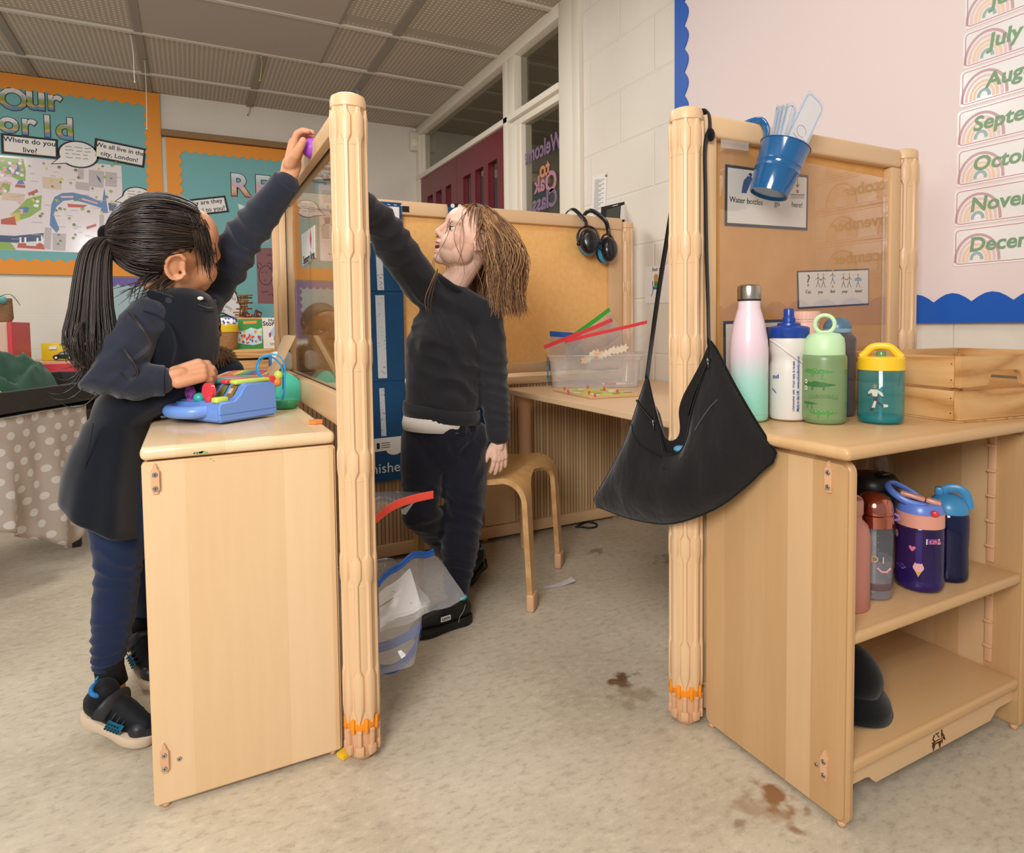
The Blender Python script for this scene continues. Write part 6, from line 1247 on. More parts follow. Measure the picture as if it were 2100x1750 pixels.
strap([fbag.pt(*fbag.px(1456, 704), .004), at(1452, 620, 'y', .905), at(1449, 520, 'y', .915), at(1447, 400, 'y', .920), at(1446, 300, 'y', .924), Vector((.9075, .929, 1.175)), Vector((.908, .934, 1.2085)), Vector((.908, .953, 1.2125)), Vector((.908, .970, 1.208)), Vector((.907, .972, 1.17))])
strap([fbag.pt(*fbag.px(1328, 780), .003), at(1338, 690, 'y', 1.05), at(1352, 590, 'y', 1.03), at(1368, 490, 'y', 1.01), at(1380, 415, 'y', 1.005), at(1398, 320, 'y', .995), Vector((.904, .980, 1.14)), Vector((.907, .972, 1.17))])
bm = nb(); ell(bm, kn+Vector((0, -.003, 0)), (.010, .006, .013)); obj('strap_knot', bm, BAGE, BG, True)
# ================================================================== BACK LEFT CORNER
eT = Vector((.50, .866, 0)); nT = Vector((.866, -.50, 0)); oT = Vector((-.505, 2.34, .55)); FT = Fr(oT, eT, (0, 0, 1))
rotT = Matrix((eT, -nT, Vector((0, 0, 1)))).transposed()
TBk = thing('tray_table', 'low black table under the spotted cloth on the left', 'table', (-.6, 2.6, 0)); BLK = M('black_table_paint', '#221f1c', .5)
bm = nb(); obox(bm, oT+eT*.17-nT*.30+Vector((0, 0, -.022)), (.62, .28, .012), rotT, .003); obj('table_top', bm, BLK, TBk)
for a, b in ((.74, -.04), (.74, -.55), (-.4, -.04), (-.4, -.55)):
    p = oT+eT*a+nT*b; bm = nb(); obox(bm, Vector((p.x, p.y, .257)), (.02, .02, .257), rotT, .003); obj('leg', bm, BLK, TBk)
p = at(158, 1121, 'z', 0); bm = nb(); box(bm, p.x-.014, p.x+.014, p.y-.01, p.y+.02, 0, .50, .003); obj('leg', bm, BLK, TBk)
m, t = mat('spotted_cloth', '#cbbcaf', .55, spec=.3); o = t.coord(); s = t.xyz(o)
sa = t.math('ADD', t.math('MULTIPLY', s[0], eT.x), t.math('MULTIPLY', s[1], eT.y)); du, dv = .062, .042
row = t.math('FLOOR', t.math('DIVIDE', s[2], dv)); sh = t.math('MULTIPLY', row, .36)
ux = t.math('SUBTRACT', t.math('FRACT', t.math('ADD', t.math('DIVIDE', sa, du), sh)), .5); uy = t.math('SUBTRACT', t.math('FRACT', t.math('DIVIDE', s[2], dv)), .5)
ax_ = t.math('MULTIPLY', ux, du/1.25); ay_ = t.math('MULTIPLY', uy, dv); dd = t.math('SQRT', t.math('ADD', t.math('MULTIPLY', ax_, ax_), t.math('MULTIPLY', ay_, ay_))); dot = t.math('LESS_THAN', dd, .0118)
st_ = t.ramp(t.noise(o, 16, 2), [(.70, (0, 0, 0, 1)), (.73, (1, 1, 1, 1))]); colr = t.mix(dot, C('#d9ccc1'), C('#f4f0ec')); setcol(t, t.mix(t.math('MULTIPLY', st_, .5), colr, C('#b98f92')))
top = FT.pxs([(-60, 842), (0, 846), (60, 842), (120, 837), (172, 831)]); bot_ = FT.pxs([(-60, 1086), (0, 1095), (72, 1109), (135, 1121), (166, 1046)]); A_ = spline([(*q, 0) for q in top], 8); B_ = spline([(*q, 0) for q in bot_], 8); bm = nb()
rows = [[FT.pt(a.x+(b.x-a.x)*k/20, min(a.y, -.008)+(b.y-min(a.y, -.008))*k/20, .008+k/20*(.020*math.sin(a.x*38+k*.12)+.012*math.sin(a.x*71+2)+.02)+.006*noise.noise(Vector((a.x*9, k*.2, 3)))) for a, b in zip(A_, B_)] for k in range(21)]
gridmesh(bm, rows); gridmesh(bm, [[r+Vector((0, 0, 0)) for r in rows[0]], [oT+eT*((i/len(A_))*.9-.35)-nT*.56+Vector((0, 0, -.007)) for i in range(len(A_))]]); bmesh.ops.solidify(bm, geom=bm.faces[:], thickness=.0015)
o = obj('spotted_tablecloth', bm, m, smooth=True, origin=tuple(oT)); tag(o, 'beige wipe-clean tablecloth with white spots hanging from the low table', 'tablecloth')
TR = thing('toy_tray', 'scuffed black plastic tray holding the crumpled green cloth', 'tray', (oT.x, oT.y, .552)); TRM, t = mat('scuffed_black_plastic', '#3a3634', .5)
setcol(t, t.mix(t.ramp(t.noise(t.coord((2, 2, 14)), 9, 5, .7), [(.62, (0, 0, 0, 1)), (.80, (1, 1, 1, 1))]), C('#35322f'), C('#6a6560')))
cT = oT+eT*.30-nT*.27; bm = nb()
obox(bm, cT+Vector((0, 0, .006)), (.60, .262, .004), rotT); obj('tray_floor', bm, TRM, TR)
for c_, hx, hy in ((cT+nT*.262, .605, .009), (cT-nT*.262, .605, .009), (cT+eT*.60, .009, .27), (cT-eT*.60, .009, .27)): bm = nb(); obox(bm, c_+Vector((0, 0, .035)), (hx, hy, .033), rotT, .003); obj('tray_side', bm, TRM, TR)
m, t = mat('bottle_green_velvet', '#1f4a34', .8, sheen=.12); setcol(t, t.ramp(t.noise(t.coord(), 8, 3), [(.3, C('#123323')), (.7, C('#22513a'))]))
gc = at(62, 760, 'y', 2.62); bm = nb(); N1 = 46; rows = []
for i in range(N1+1):
    row = []
    for j in range(N1+1):
        x, y = -1+2*i/N1, -1+2*j/N1; r = math.sqrt(x*x+y*y); rim = max(0, 1-r**2.4); q = Vector((x*2.1, y*2.1, 4.2)); q += .5*Vector((noise.noise(q), noise.noise(q+Vector((7, 1, 2))), 0)); ridge = 1-abs(noise.noise(q*1.1))*2
        h = (.115*rim+.055*ridge*rim**.6+.02*noise.noise(q*3)*rim); w = 1+.12*noise.noise(q*1.7); row.append(Vector((gc.x-.075, gc.y+.03, .566))+eT*(x*.20*w)+nT*(-y*.125*w)+Vector((0, 0, max(h, 0))))
    rows.append(row)
gridmesh(bm, rows); o = obj('green_cloth', bm, m, smooth=True, origin=(gc.x, gc.y, .566)); tag(o, 'crumpled bottle green velvet cloth heaped in the tray', 'cloth')
gp = at(12, 790, 'y', 2.46); bm = nb(); ell(bm, (gp.x-.055, gp.y+.02, .590), (.045, .035, .028), None, 24, 14)
for v in bm.verts: v.co += v.normal*.006*noise.noise(v.co*60) if v.normal.length else Vector()
m, t = mat('lime_print_fabric', '#9dbb3f', .8); setcol(t, t.ramp(t.noise(t.coord(), 60, 2), [(.45, C('#8fae35')), (.55, C('#c9d07a'))])); o = obj('lime_cloth', bm, m, smooth=True, origin=(gp.x, gp.y, .56)); tag(o, 'small lime patterned cloth at the near corner of the tray', 'cloth')
# red shelf unit with box, car and magazine along the back wall
rs0, rs1 = at(95, 757, 'y', 4.0), at(230, 742, 'y', 4.0); zr = at(140, 741, 'y', 4.0).z; RSU = thing('bookcase', 'red-edged low bookcase against the back wall behind the tray', 'bookcase', (-.5, 4.2, 0)); REDW = M('red_edge', '#c22a35', .4); SHF = M('shelf_laminate', '#c69a80', .5)
bm = nb(); box(bm, -.95, -.30, 4.0, 4.42, zr-.02, zr, .003); obj('shelf_top', bm, SHF, RSU); bm = nb(); box(bm, -.95, -.30, 3.985, 4.0, zr-.075, zr-.012, .002); obj('front_edge', bm, REDW, RSU); bm = nb(); box(bm, -.94, -.31, 4.0, 4.4, .0, zr-.075); obj('carcass', bm, M('dark_carcass', '#3b332e', .7), RSU)
def boxthing(name, label, cat, px0, px1, y, dy, z0, m, grp=None, extra=None):
    a, b = at(*px0, 'y', y), at(*px1, 'y', y); bm = nb(); box(bm, a.x, b.x, y, y+dy, z0 if z0 is not None else b.z, a.z, .003); o = obj(name, bm, m, smooth=40, origin=((a.x+b.x)/2, y, z0 if z0 is not None else b.z)); tag(o, label, cat, grp); return o, a, b
o, a, b = boxthing('book_box', 'yellow picture book box with a white label behind the toy taxi', 'box', (84, 704), (138, 738), 4.12, .06, zr+.001, M('yellow_card', '#d6b51f', .4)); f8 = Fr((0, 4.118, 0)); bm = nb(); q = f8.pxs([(100, 711), (116, 710), (116, 716), (100, 717)]); prism(bm, f8, q, 0, .002); obj('label_patch', bm, PAPER, o); bm = nb(); prism(bm, f8, f8.pxs([(121, 706), (139, 700), (139, 706), (126, 708)]), 0, .002); obj('leaf_print', bm, M('book_olive', '#8f9440', .5), o)
a, b = at(137, 650, 'y', 4.2), at(152, 735, 'y', 4.2); m, t = mat('magazine_cover', '#d8c4a4', .35); setcol(t, t.ramp(t.noise(t.coord(), 24, 3), [(.35, C('#e5dccb')), (.5, C('#d9b48f')), (.6, C('#cf7a55')), (.75, C('#9fb0a0'))])); bm = nb(); box(bm, a.x, a.x+.16, 4.2, 4.215, zr+.001, a.z, .002); o = obj('magazine', bm, m, origin=(a.x, 4.2, zr+.001)); tag(o, 'upright printed magazine at the right end of the red bookcase', 'magazine')
CAR = thing('toy_taxi', 'small black toy taxi on the red bookcase', 'toy car', (at(128, 737, 'y', 4.04).x, 4.04, zr+.001)); f9 = Fr((0, 4.02, 0)); q = f9.pxs([(108, 736), (108, 730), (118, 727), (124, 722), (138, 721), (145, 727), (151, 729), (151, 736)]); bm = nb(); prism(bm, f9, q, -.06, 0); soften(bm, .003); obj('body', bm, M('taxi_black', '#141416', .2, coat=.6), CAR, 40)
bm = nb(); prism(bm, f9, f9.pxs([(121, 727), (126, 723.5), (131, 723.3), (131, 727)]), .0001, .001); prism(bm, f9, f9.pxs([(133, 727), (133, 723.2), (137, 723.2), (142, 727)]), .0001, .001); obj('windows', bm, M('taxi_glass', '#8f9aa0', .2), CAR)
for u in (115, 143): bm = nb(); a_, b_ = f9.px(u, 735); prism(bm, f9, circ(a_, b_+.003, .013, 14), -.008, .003, 0); prism(bm, f9, circ(a_, b_+.003, .006, 12), .003, .004, 1); obj('wheel', bm, [DARK, PAPER], CAR)
a, b = at(-40, 662, 'y', 3.5), at(28, 725, 'y', 3.5); CB = thing('cupboard', 'tall pale cupboard with a red edge at the left frame edge', 'cupboard', (a.x, 3.5, 0)); bm = nb(); box(bm, a.x-.3, b.x-.018, 3.5, 3.85, 0, a.z, .003); obj('carcass', bm, M('pale_pink_laminate', '#c9a794', .5), CB); bm = nb(); box(bm, b.x-.018, b.x, 3.495, 3.85, 0, a.z+.002, .002); obj('red_side', bm, REDW, CB)
p0 = at(2, 660, 'y', 3.6); PO = thing('plant_pot', 'woven brown pot with a drooping leaf standing on the red-edged cupboard', 'plant', (p0.x, 3.62, a.z)); m, t = mat('woven_pot', '#8a6a48', .8); t.bump(t.noise(t.coord((30, 30, 120)), 3, 2), .5, .01); ph = at(5, 612, 'y', 3.6).z-a.z; bm = nb(); lathe(bm, [(.045, .002), (.055, .02), (.052, ph), (.045, ph), (0, ph-.02)], 20, (p0.x-.012, 3.62, a.z)); obj('pot', bm, m, PO, 40)
bm = nb(); P = spline([(p0.x-.02, 3.62, a.z+ph), at(12, 604, 'y', 3.62), at(26, 607, 'y', 3.6), at(42, 627, 'y', 3.6)], 5); tube(bm, P, [.006*(1-i/len(P))+.0012 for i in range(len(P))], 6, ell=(1, .3)); obj('leaf', bm, M('dull_leaf', '#5a6a55', .6), PO, True); bm = nb(); ell(bm, at(6, 616, 'y', 3.56), (.016, .012, .018)); obj('teal_ribbon', bm, M('teal_ribbon', '#4f8a84', .6), PO, True)
# ---- books, basket and lolly-stick house on the bookshelf under the second board
yb_ = 4.05; zs_ = at(520, 717, 'y', yb_).z; BSF = thing('bookcase', 'orange pine book shelf under the teal board beside the far post', 'bookcase', (.55, 4.2, 0)); xL, xR = at(430, 717, 'y', yb_).x, .98; PINEO = pine('orange_pine', 'x', 'z', .4)
bm = nb(); box(bm, xL, xR, yb_-.04, 4.5, zs_-.05, zs_, .004); obj('ledge', bm, PINEO, BSF); bm = nb(); box(bm, xL, xR, yb_-.04, yb_-.02, zs_-.16, zs_-.062, .004); obj('front_board', bm, PINEO, BSF); bm = nb(); box(bm, xL+.01, xR-.01, yb_-.01, 4.5, 0, zs_-.05); obj('carcass', bm, M('bookcase_dark', '#4a3520', .7), BSF)
zb_ = at(505, 652, 'y', 4.42).z; bm = nb(); box(bm, xL, xR, 4.32, 4.56, zs_-.02, zb_, .004); obj('raised_back', bm, PINEO, BSF)
fbk = Fr((0, yb_+.03, 0), (1, 0, 0), Vector((0, .18, 1)))
def book(px, label, m, thick=.016):
    q = fbk.pxs(px); z0 = min(p[1] for p in q); x0, x1 = min(p[0] for p in q), max(p[0] for p in q); z1 = max(p[1] for p in q); bb = thing('book', label, 'book', tuple(fbk.pt(x0, z0))); bm = nb(); prism(bm, fbk, [(x0, z0), (x1, z0), (x1, z1), (x0, z1)], -thick, 0); obj('cover', bm, m, bb); bm = nb(); prism(bm, fbk, [(x0+.003, z0+.002), (x1-.002, z0+.002), (x1-.002, z1+.0005), (x0+.003, z1+.0005)], -thick+.003, -.003); obj('pages', bm, PAPER, bb); return bb
g = book([(483, 655), (538, 655), (538, 715), (483, 715)], 'green picture book with a crowd of colourful figures on its cover', M('green_cover', '#2f8a35', .35)); bm = nb(); r5 = random.Random(21)
prism(bm, fbk, fbk.pxs([(486, 690), (492, 680), (502, 678), (515, 672), (528, 676), (537, 672), (537, 704), (520, 708), (500, 706), (488, 704)]), 0, .001, 0); prism(bm, fbk, fbk.pxs([(498, 659), (527, 658), (526, 664), (499, 665)]), 0, .0015, 1)
for i in range(34): u, v = r5.uniform(490, 534), r5.uniform(680, 703); a_, b_ = fbk.px(u, v); prism(bm, fbk, circ(a_, b_, r5.uniform(.005, .009), 7, r5.uniform(.006, .012)), .001, .0014+i*.00003, r5.randrange(1, 7))
obj('cover_art', bm, [M('art_sky', '#b9d8dc', .4), M('art_orange', '#e08a3a', .4), M('art_red', '#cf3f3a', .4), M('art_purple', '#7a4a9a', .4), M('art_yellow', '#e8c443', .4), M('art_pink', '#d9628f', .4), M('art_blue', '#3d6fb5', .4)], g)
g = book([(540, 652), (592, 652), (592, 716), (540, 716)], 'white story book with a pale blue animal drawing, beside the green book', M('white_cover', '#d9d4cc', .35)); bm = nb(); a_, b_ = fbk.px(567, 658); text(bm, 'My First', fbk, .030, a_, b_, c=.0015); a_, b_ = fbk.px(560, 664); text(bm, 'Story Book', fbk, .040, a_+.03, b_, c=.0015, bold=.0006); obj('title', bm, INK, g); bm = nb()
prism(bm, fbk, fbk.pxs([(553, 682), (560, 672), (575, 669), (590, 672), (590, 690), (578, 694), (570, 688), (560, 690)]), 0, .001, 0); prism(bm, fbk, fbk.pxs([(551, 684), (556, 681), (556, 690), (552, 692)]), .001, .0016, 1); prism(bm, fbk, fbk.pxs([(562, 690), (568, 690), (568, 697), (561, 697)]), .001, .0016, 2); prism(bm, fbk, fbk.pxs([(552, 704), (590, 700), (590, 708), (556, 708)]), .001, .0016, 3)
obj('cover_art', bm, [M('art_paleblue', '#9fbcd0', .4), M('art_plum', '#7d4f8a', .4), M('art_black', '#26262a', .4), M('art_stone', '#a9a398', .4)], g)
bp = at(464, 684, 'y', yb_+.07); BKT = thing('fabric_basket', 'small woven basket with a yellow and blue cloth lining beside the green book', 'basket', (bp.x, bp.y, zs_)); bh = at(464, 677, 'y', yb_).z-zs_; m, t = mat('woven_wicker', '#a5794a', .7); t.bump(t.noise(t.coord((20, 20, 90)), 3, 2), .6, .012)
bm = nb(); lathe(bm, [(.050, .001), (.060, .02), (.066, bh)], 24, (bp.x, bp.y, zs_)); obj('basket', bm, m, BKT, 40); bm = nb(); lathe(bm, [(.068, bh-.012), (.070, bh+.02), (.064, bh+.07), (.05, bh+.062), (0, bh+.05)], 24, (bp.x, bp.y, zs_), cap=False)
m, t = mat('lining_cloth', '#d9b81f', .8); zz = t.xyz(t.coord())[2]; setcol(t, t.mix(t.ramp(t.math('ADD', t.math('MULTIPLY', t.math('SUBTRACT', zz, bh+.035), 20), t.noise(t.coord(), 30, 2)), [(.45, (0, 0, 0, 1)), (.55, (1, 1, 1, 1))]), C('#d9b81f'), t.ramp(t.noise(t.coord(), 45, 1), [(.48, C('#e8e6e2')), (.56, C('#24489a'))]))); obj('cloth_lining', bm, m, BKT, True)
bm = nb(); tube(bm, [(bp.x+.068*math.cos(a), bp.y, zs_+bh+.075*math.sin(a)+.01) for a in [PI*k/16 for k in range(17)]], .004, 8); obj('handle', bm, DARK, BKT, True)
LS = thing('stick_model', 'little model of brown wooden sticks on the shelf behind the books', 'model', (.4, 4.45, zb_)); STK = [M('stick_brown', '#9a6a3a', .6), M('stick_dark', '#6f4a28', .6)]; r5 = random.Random(3)
for k, (u0, u1, v) in enumerate(((484, 518, 606), (488, 517, 611), (490, 510, 616), (485, 518, 621), (494, 508, 627), (484, 517, 634), (478, 508, 641), (482, 505, 646), (476, 510, 651))):
    a_, b_ = at(u0, v, 'y', 4.42+.012*(k % 3)), at(u1, v+r5.uniform(-1, 1), 'y', 4.43+.012*(k % 2)); bm = nb(); tube(bm, [a_, b_], .0055, 6); obj('stick', bm, STK[k % 2], LS)
for k, u in enumerate((494, 499, 503, 507)): bm = nb(); tube(bm, [at(u, 604, 'y', 4.44), at(u-2, 653, 'y', 4.44)], .005, 6); obj('stick', bm, STK[(k+1) % 2], LS)
for px_, lb, tl in (([(500, 638), (519, 646), (517, 652), (499, 650)], 'small dark patterned box lying flat by the stick model', 0), ([(525, 635), (538, 641), (534, 653), (519, 650)], 'small dark patterned box tipped on its corner above the books', 1)):
    f9 = Fr((0, 4.36, 0)); q = f9.pxs(px_); bm = nb(); prism(bm, f9, q, -.03, 0, 0); c_ = [sum(p[k] for p in q)/4 for k in (0, 1)]; r5 = random.Random(tl)
    for i in range(7): prism(bm, f9, circ(c_[0]+r5.uniform(-.02, .02), c_[1]+r5.uniform(-.008, .008), .004, 6), 0, .001+i*.0001, 1+i % 2)
    o = obj('trinket_box', bm, [M('box_dark', '#3a2318', .4), RED_, M('box_gold', '#b98a3a', .4)], origin=tuple(f9.pt(*q[3]))); tag(o, lb, 'box')
# ================================================================== PEOPLE
def remesh(bm, vox, it=6, fac=.5):
    """fuse overlapping shapes into one continuous skin"""
    me = bpy.data.meshes.new('r'); bm.to_mesh(me); bm.free(); o = bpy.data.objects.new('r', me); COL.objects.link(o)
    a = o.modifiers.new('a', 'REMESH'); a.mode = 'VOXEL'; a.voxel_size = vox; b = o.modifiers.new('b', 'SMOOTH'); b.factor = fac; b.iterations = it
    m2 = bpy.data.meshes.new_from_object(o.evaluated_get(bpy.context.evaluated_depsgraph_get())); bpy.data.objects.remove(o); bpy.data.meshes.remove(me)
    b2 = nb(); b2.from_mesh(m2); bpy.data.meshes.remove(m2)
    for f in b2.faces: f.smooth = True
    return b2
def folds(bm, specs, fine=.0):
    """cloth creases: (centre, direction, wavelength, amplitude, reach)"""
    bm.normal_update()
    for v in bm.verts:
        p = v.co; d = 0
        for c, ax, wl, am, rd in specs:
            q = p-c; e = math.exp(-(q.length/rd)**2)
            if e > .02:
                n = noise.noise(q*14+c*7); d += am*e*(1-2*abs(math.sin(PI*q.dot(ax)/wl+2.2*n))*.9)
        if fine: d += fine*noise.noise(Vector((p.x*16, p.y*16, p.z*9)))
        v.co = p+v.normal*d
    return bm
def curl_hand(bm, W, X, Z, s=1.0, curls=((25, 30, 20),)*4, spread=.10, thumb=(.55, .75, -.35), thumb_curl=25, side=1):
    """palm and five fingers: W wrist, X along the fingers, Z back of the hand; side +1 puts the thumb along X cross Z"""
    X = X.normalized(); Z = (Z-X*Z.dot(X)).normalized(); Y = Z.cross(X)*side; L = lambda x, y, z: W+(X*x+Y*y+Z*z)*s
    capsule(bm, [L(-.012, 0, 0), L(.010, 0, 0)], [.0175*s, .0185*s], 14, ell=(1.05, .78), up=Y)
    for k in (-1.5, -.5, .5, 1.5): capsule(bm, [L(.004, k*.0085, 0), L(.050-.003*abs(k-.3), k*.0115, .001)], [.0115*s, .0098*s], 12)
    tips = []
    for i, (k, ln) in enumerate(zip((1.5, .5, -.5, -1.5), (.041, .046, .043, .034))):
        p = L(.050-.003*abs(k-.3), k*.0118, .0005); ang = 0; P = [p]; d_ = X+Y*spread*k
        for a, f in zip(curls[i], (.46, .30, .24)):
            ang += math.radians(a); dd = (d_.normalized()*math.cos(ang)-Z*math.sin(ang)); p = p+dd*ln*f*s; P.append(p)
        capsule(bm, P, [.0074*s, .0069*s, .0064*s, .0056*s], 12); tips.append((P[-1], dd))
    a = L(.008, .014, -.004); t = (X*thumb[0]+Y*thumb[1]+Z*thumb[2]).normalized(); b = a+t*.022*s; c_ = (t*math.cos(math.radians(thumb_curl))+(X*.9-Y*.4).normalized()*math.sin(math.radians(thumb_curl))).normalized(); c = b+c_*.018*s; d = c+(c_*.9+X*.25).normalized()*.014*s
    capsule(bm, [a, b, c, d], [.0125*s, .0095*s, .0080*s, .0068*s], 12); tips.append((d, c_))
    return tips
def head(bm, C, F, U, s=1.0, mouth=0.0, nose=1.0):
    """skull, face, nose, lips, ears and chin around centre C; returns the local-to-world map"""
    F = F.normalized(); U = (U-F*U.dot(F)).normalized(); Lf = U.cross(F); rot = Matrix((F, Lf, U)).transposed(); P = lambda x, y, z: C+(F*x+Lf*y+U*z)*s
    E = lambda x, y, z, a, b, c, r=None: ell(bm, P(x, y, z), (a*s, b*s, c*s), rot @ r if r else rot, 28, 20)
    E(-.008, 0, .022, .088, .073, .080); E(.038, 0, .036, .050, .060, .050); E(.030, 0, -.025, .054, .058, .064); E(.046, 0, -.062, .034, .036, .027); E(.060, 0, -.074-.004*mouth, .018, .019, .016)
    for q in (1, -1):
        E(.050, q*.030, -.034, .033, .031, .033); E(.042, q*.024, -.054, .034, .030, .032); E(.056, q*.030, .026, .022, .026, .014); E(.022, q*.040, -.046, .036, .024, .032)
        E(.0835, q*.0085, -.0215, .0085, .0065, .0065)
        # ear: rim, lobe and bowl
        rim = [P(-.004+.017*math.cos(a)*1.0-.006, q*(.071+.009*abs(math.cos(a*.5))), .0+.026*math.sin(a)) for a in [math.radians(d) for d in range(40, 331, 29)]]; capsule(bm, rim, [.0042*s]*len(rim), 10)
        E(-.004, q*.0705, -.026, .0085, .0045, .0085); E(-.012, q*.069, -.002, .013, .004, .020); capsule(bm, [P(.004, q*.072, .006), P(.005, q*.073, -.012)], [.0045*s, .0045*s], 10)
    capsule(bm, [P(.081, 0, .014), P(.089, 0, -.002), P(.0940*nose, 0, -.0135)], [.0076*s, .0076*s, .0092*s], 12); E(.0930*nose, 0, -.0160, .0085, .0095, .0085)
    mo = mouth
    for y0, y1, z, x, r in ((-.019, .019, -.042+.002*mo, .0835, .0052), (-.017, .017, -.055-.009*mo, .0800-.003*mo, .0060)):
        pts = [P(x-.010*(y/.019)**2, y, z+(.0025 if z > -.05 else -.001-.002*mo)*(1-(y/.019)**2)*(1 if z > -.05 else 1)) for y in [y0+(y1-y0)*k/8 for k in range(9)]]; capsule(bm, pts, [r*s*(.45+.55*math.sin(PI*(k+.8)/9.6)) for k in range(9)], 10)
    return P, rot
def strand_mesh(bm, paths, r0=.0011, n=4, mi=0):
    for P in paths:
        N = len(P); tube(bm, P, [r0*(1-.75*(i/(N-1))**2.2) for i in range(N)], n, False, mi)
def hairmat(name, a, b, c, rough=.38):
    m, t = mat(name, b, rough, spec=.6); n = t.noise(t.coord(), 55, 2); inf = t.new('ShaderNodeObjectInfo'); g = t.new('ShaderNodeNewGeometry')
    setcol(t, t.ramp(t.math('ADD', t.math('MULTIPLY', g.outputs['Random Per Island'], .75), t.math('MULTIPLY', n, .3)), [(.1, C(a)), (.5, C(b)), (.95, C(c))])); return m
def skin(name, a, b, c):
    m, t = mat(name, a, .48, spec=.35, sss=.12); n = t.noise(t.coord(), 11, 3); n2 = t.noise(t.coord(), 420, 1)
    setcol(t, t.ramp(n, [(.3, C(a)), (.55, C(b)), (.75, C(c))])); t.bump(n2, .04, .0006); return m
EYEW = M('eye_white', '#ded7d0', .2); LASH = M('dark_lash', '#23180f', .6); LIPM = M('mouth_inside', '#7a2a2e', .4)
def eye(par, P, rot, q, s, iris, lidm, look=(1, 0, 0), close=.5, lidname='eyelid'):
    c = P(.0615, q*.0305, .006); r = .0125*s; bm = nb(); ell(bm, c, (r,)*3, rot, 20, 14); lk = (rot @ Vector(look)).normalized(); x, y = frame3(lk)
    b2 = nb(); lathe(b2, [(0, .0007), (.0056*s, .0003), (.0056*s, -.001)], 18, cap=False, mi=1); lathe(b2, [(0, .0011), (.0026*s, .0008), (.0026*s, 0)], 12, cap=False, mi=2); b2.transform(Matrix.Translation(c+lk*(r*.935)) @ Matrix((x, y, lk)).transposed().to_4x4()); merge(bm, b2); obj('eye', bm, [EYEW, M('iris_'+iris.strip('#'), iris, .15), DARK], par, True)
    bm = nb(); n = 14; R2 = r*1.09; edge = []
    for z0, z1, store in ((1.35, (.62-1.45*close), True), (-1.35, -.72+.15*close, False)):
        rows = []
        for i in range(6):
            th = z0+(z1-z0)*i/5; rows.append([c+rot @ (Vector((math.cos(th)*math.cos(ph), math.cos(th)*math.sin(ph), math.sin(th)))*R2) for ph in [-1.25+2.5*k/n for k in range(n+1)]])
        gridmesh(bm, rows)
        if store: edge = rows[-1]
    bmesh.ops.solidify(bm, geom=bm.faces[:], thickness=.0012*s); obj(lidname, bm, lidm, par, True)
    bm = nb(); tube(bm, [p+rot @ Vector((.0008, 0, -.0002)) for p in edge[1:-1]], [.0004*s]+[.0010*s]*(len(edge)-4)+[.0004*s], 6); obj('eyelash', bm, LASH, par, True)
def brow(par, P, q, s, m, z=.030):
    bm = nb(); r6 = random.Random(q+5); strand_mesh(bm, [[P(.0845-.030*(t**2)*.8+.0015, q*(.012+.034*t), z+.007*math.sin(PI*(t*.8+.15))), P(.084-.030*((t+.18)**2)*.8+.0012, q*(.012+.034*(t+.18)), z+.003+.006*math.sin(PI*((t+.18)*.8+.15)))] for t in [r6.random()*.85 for _ in range(36)]], .0007*s); obj('eyebrow', bm, m, par, True)
def shoe(par, heel, toe, up, s, mats, tilt=0, names=('sole', 'upper'), width=.031):
    """trainer: heel and toe points on the sole plane; returns a local frame function"""
    d = (toe-heel); Ln = d.length; d.normalize(); y = up.cross(d).normalized(); u = d.cross(y); P = lambda a, b, c: heel+d*a*Ln+y*b*s+u*c*s
    out = [(0, -.55), (-.02, 0), (0, .55), (.12, .86), (.30, .80), (.5, .86), (.70, 1.02), (.86, .92), (.97, .5), (1.0, 0), (.97, -.5), (.86, -.92), (.70, -1.02), (.5, -.84), (.30, -.78), (.12, -.86)]
    o2 = spline([(a, b, 0) for a, b in out+[out[0]]], 4)[:-1]; bm = nb(); rows = []
    for z, k in ((.0, .94), (.003, 1.0), (.013, 1.03), (.019, 1.0), (.020, .9)): rows.append([P(.5+(a-.5)*(1+.02*(k-1)*10), b*width*k, z+.004*max(0, a-.75)**1*4*.5+(.004 if a < .25 else 0)*(1 if z > .01 else 0)) for a, b, _ in o2])
    V_ = [[bm.verts.new(p) for p in r] for r in rows]; n = len(o2)
    for i in range(len(V_)-1):
        for k in range(n): bm.faces.new((V_[i][k], V_[i][(k+1) % n], V_[i+1][(k+1) % n], V_[i+1][k]))
    bm.faces.new(V_[0][::-1]); bm.faces.new(V_[-1]); obj(names[0], bm, mats[0], par, 50)
    bm = nb(); capsule(bm, [P(.14, 0, .040), P(.30, 0, .040), P(.55, 0, .036), P(.82, 0, .028)], [.029*s, .029*s, .030*s, .022*s], 20, ell=(1, .86), up=y); capsule(bm, [P(.16, 0, .045), P(.20, 0, .066)], [.027*s, .026*s], 18); capsule(bm, [P(.3, 0, .05), P(.5, 0, .050), P(.72, 0, .036)], [.022*s, .020*s, .016*s], 16)
    bm = remesh(bm, .0035, 5)
    for v in bm.verts:
        h = (v.co-heel).dot(u)
        if h < .014*s: v.co += u*(.014*s-h)
    obj(names[1], bm, mats[1], par, True); return P, u, y
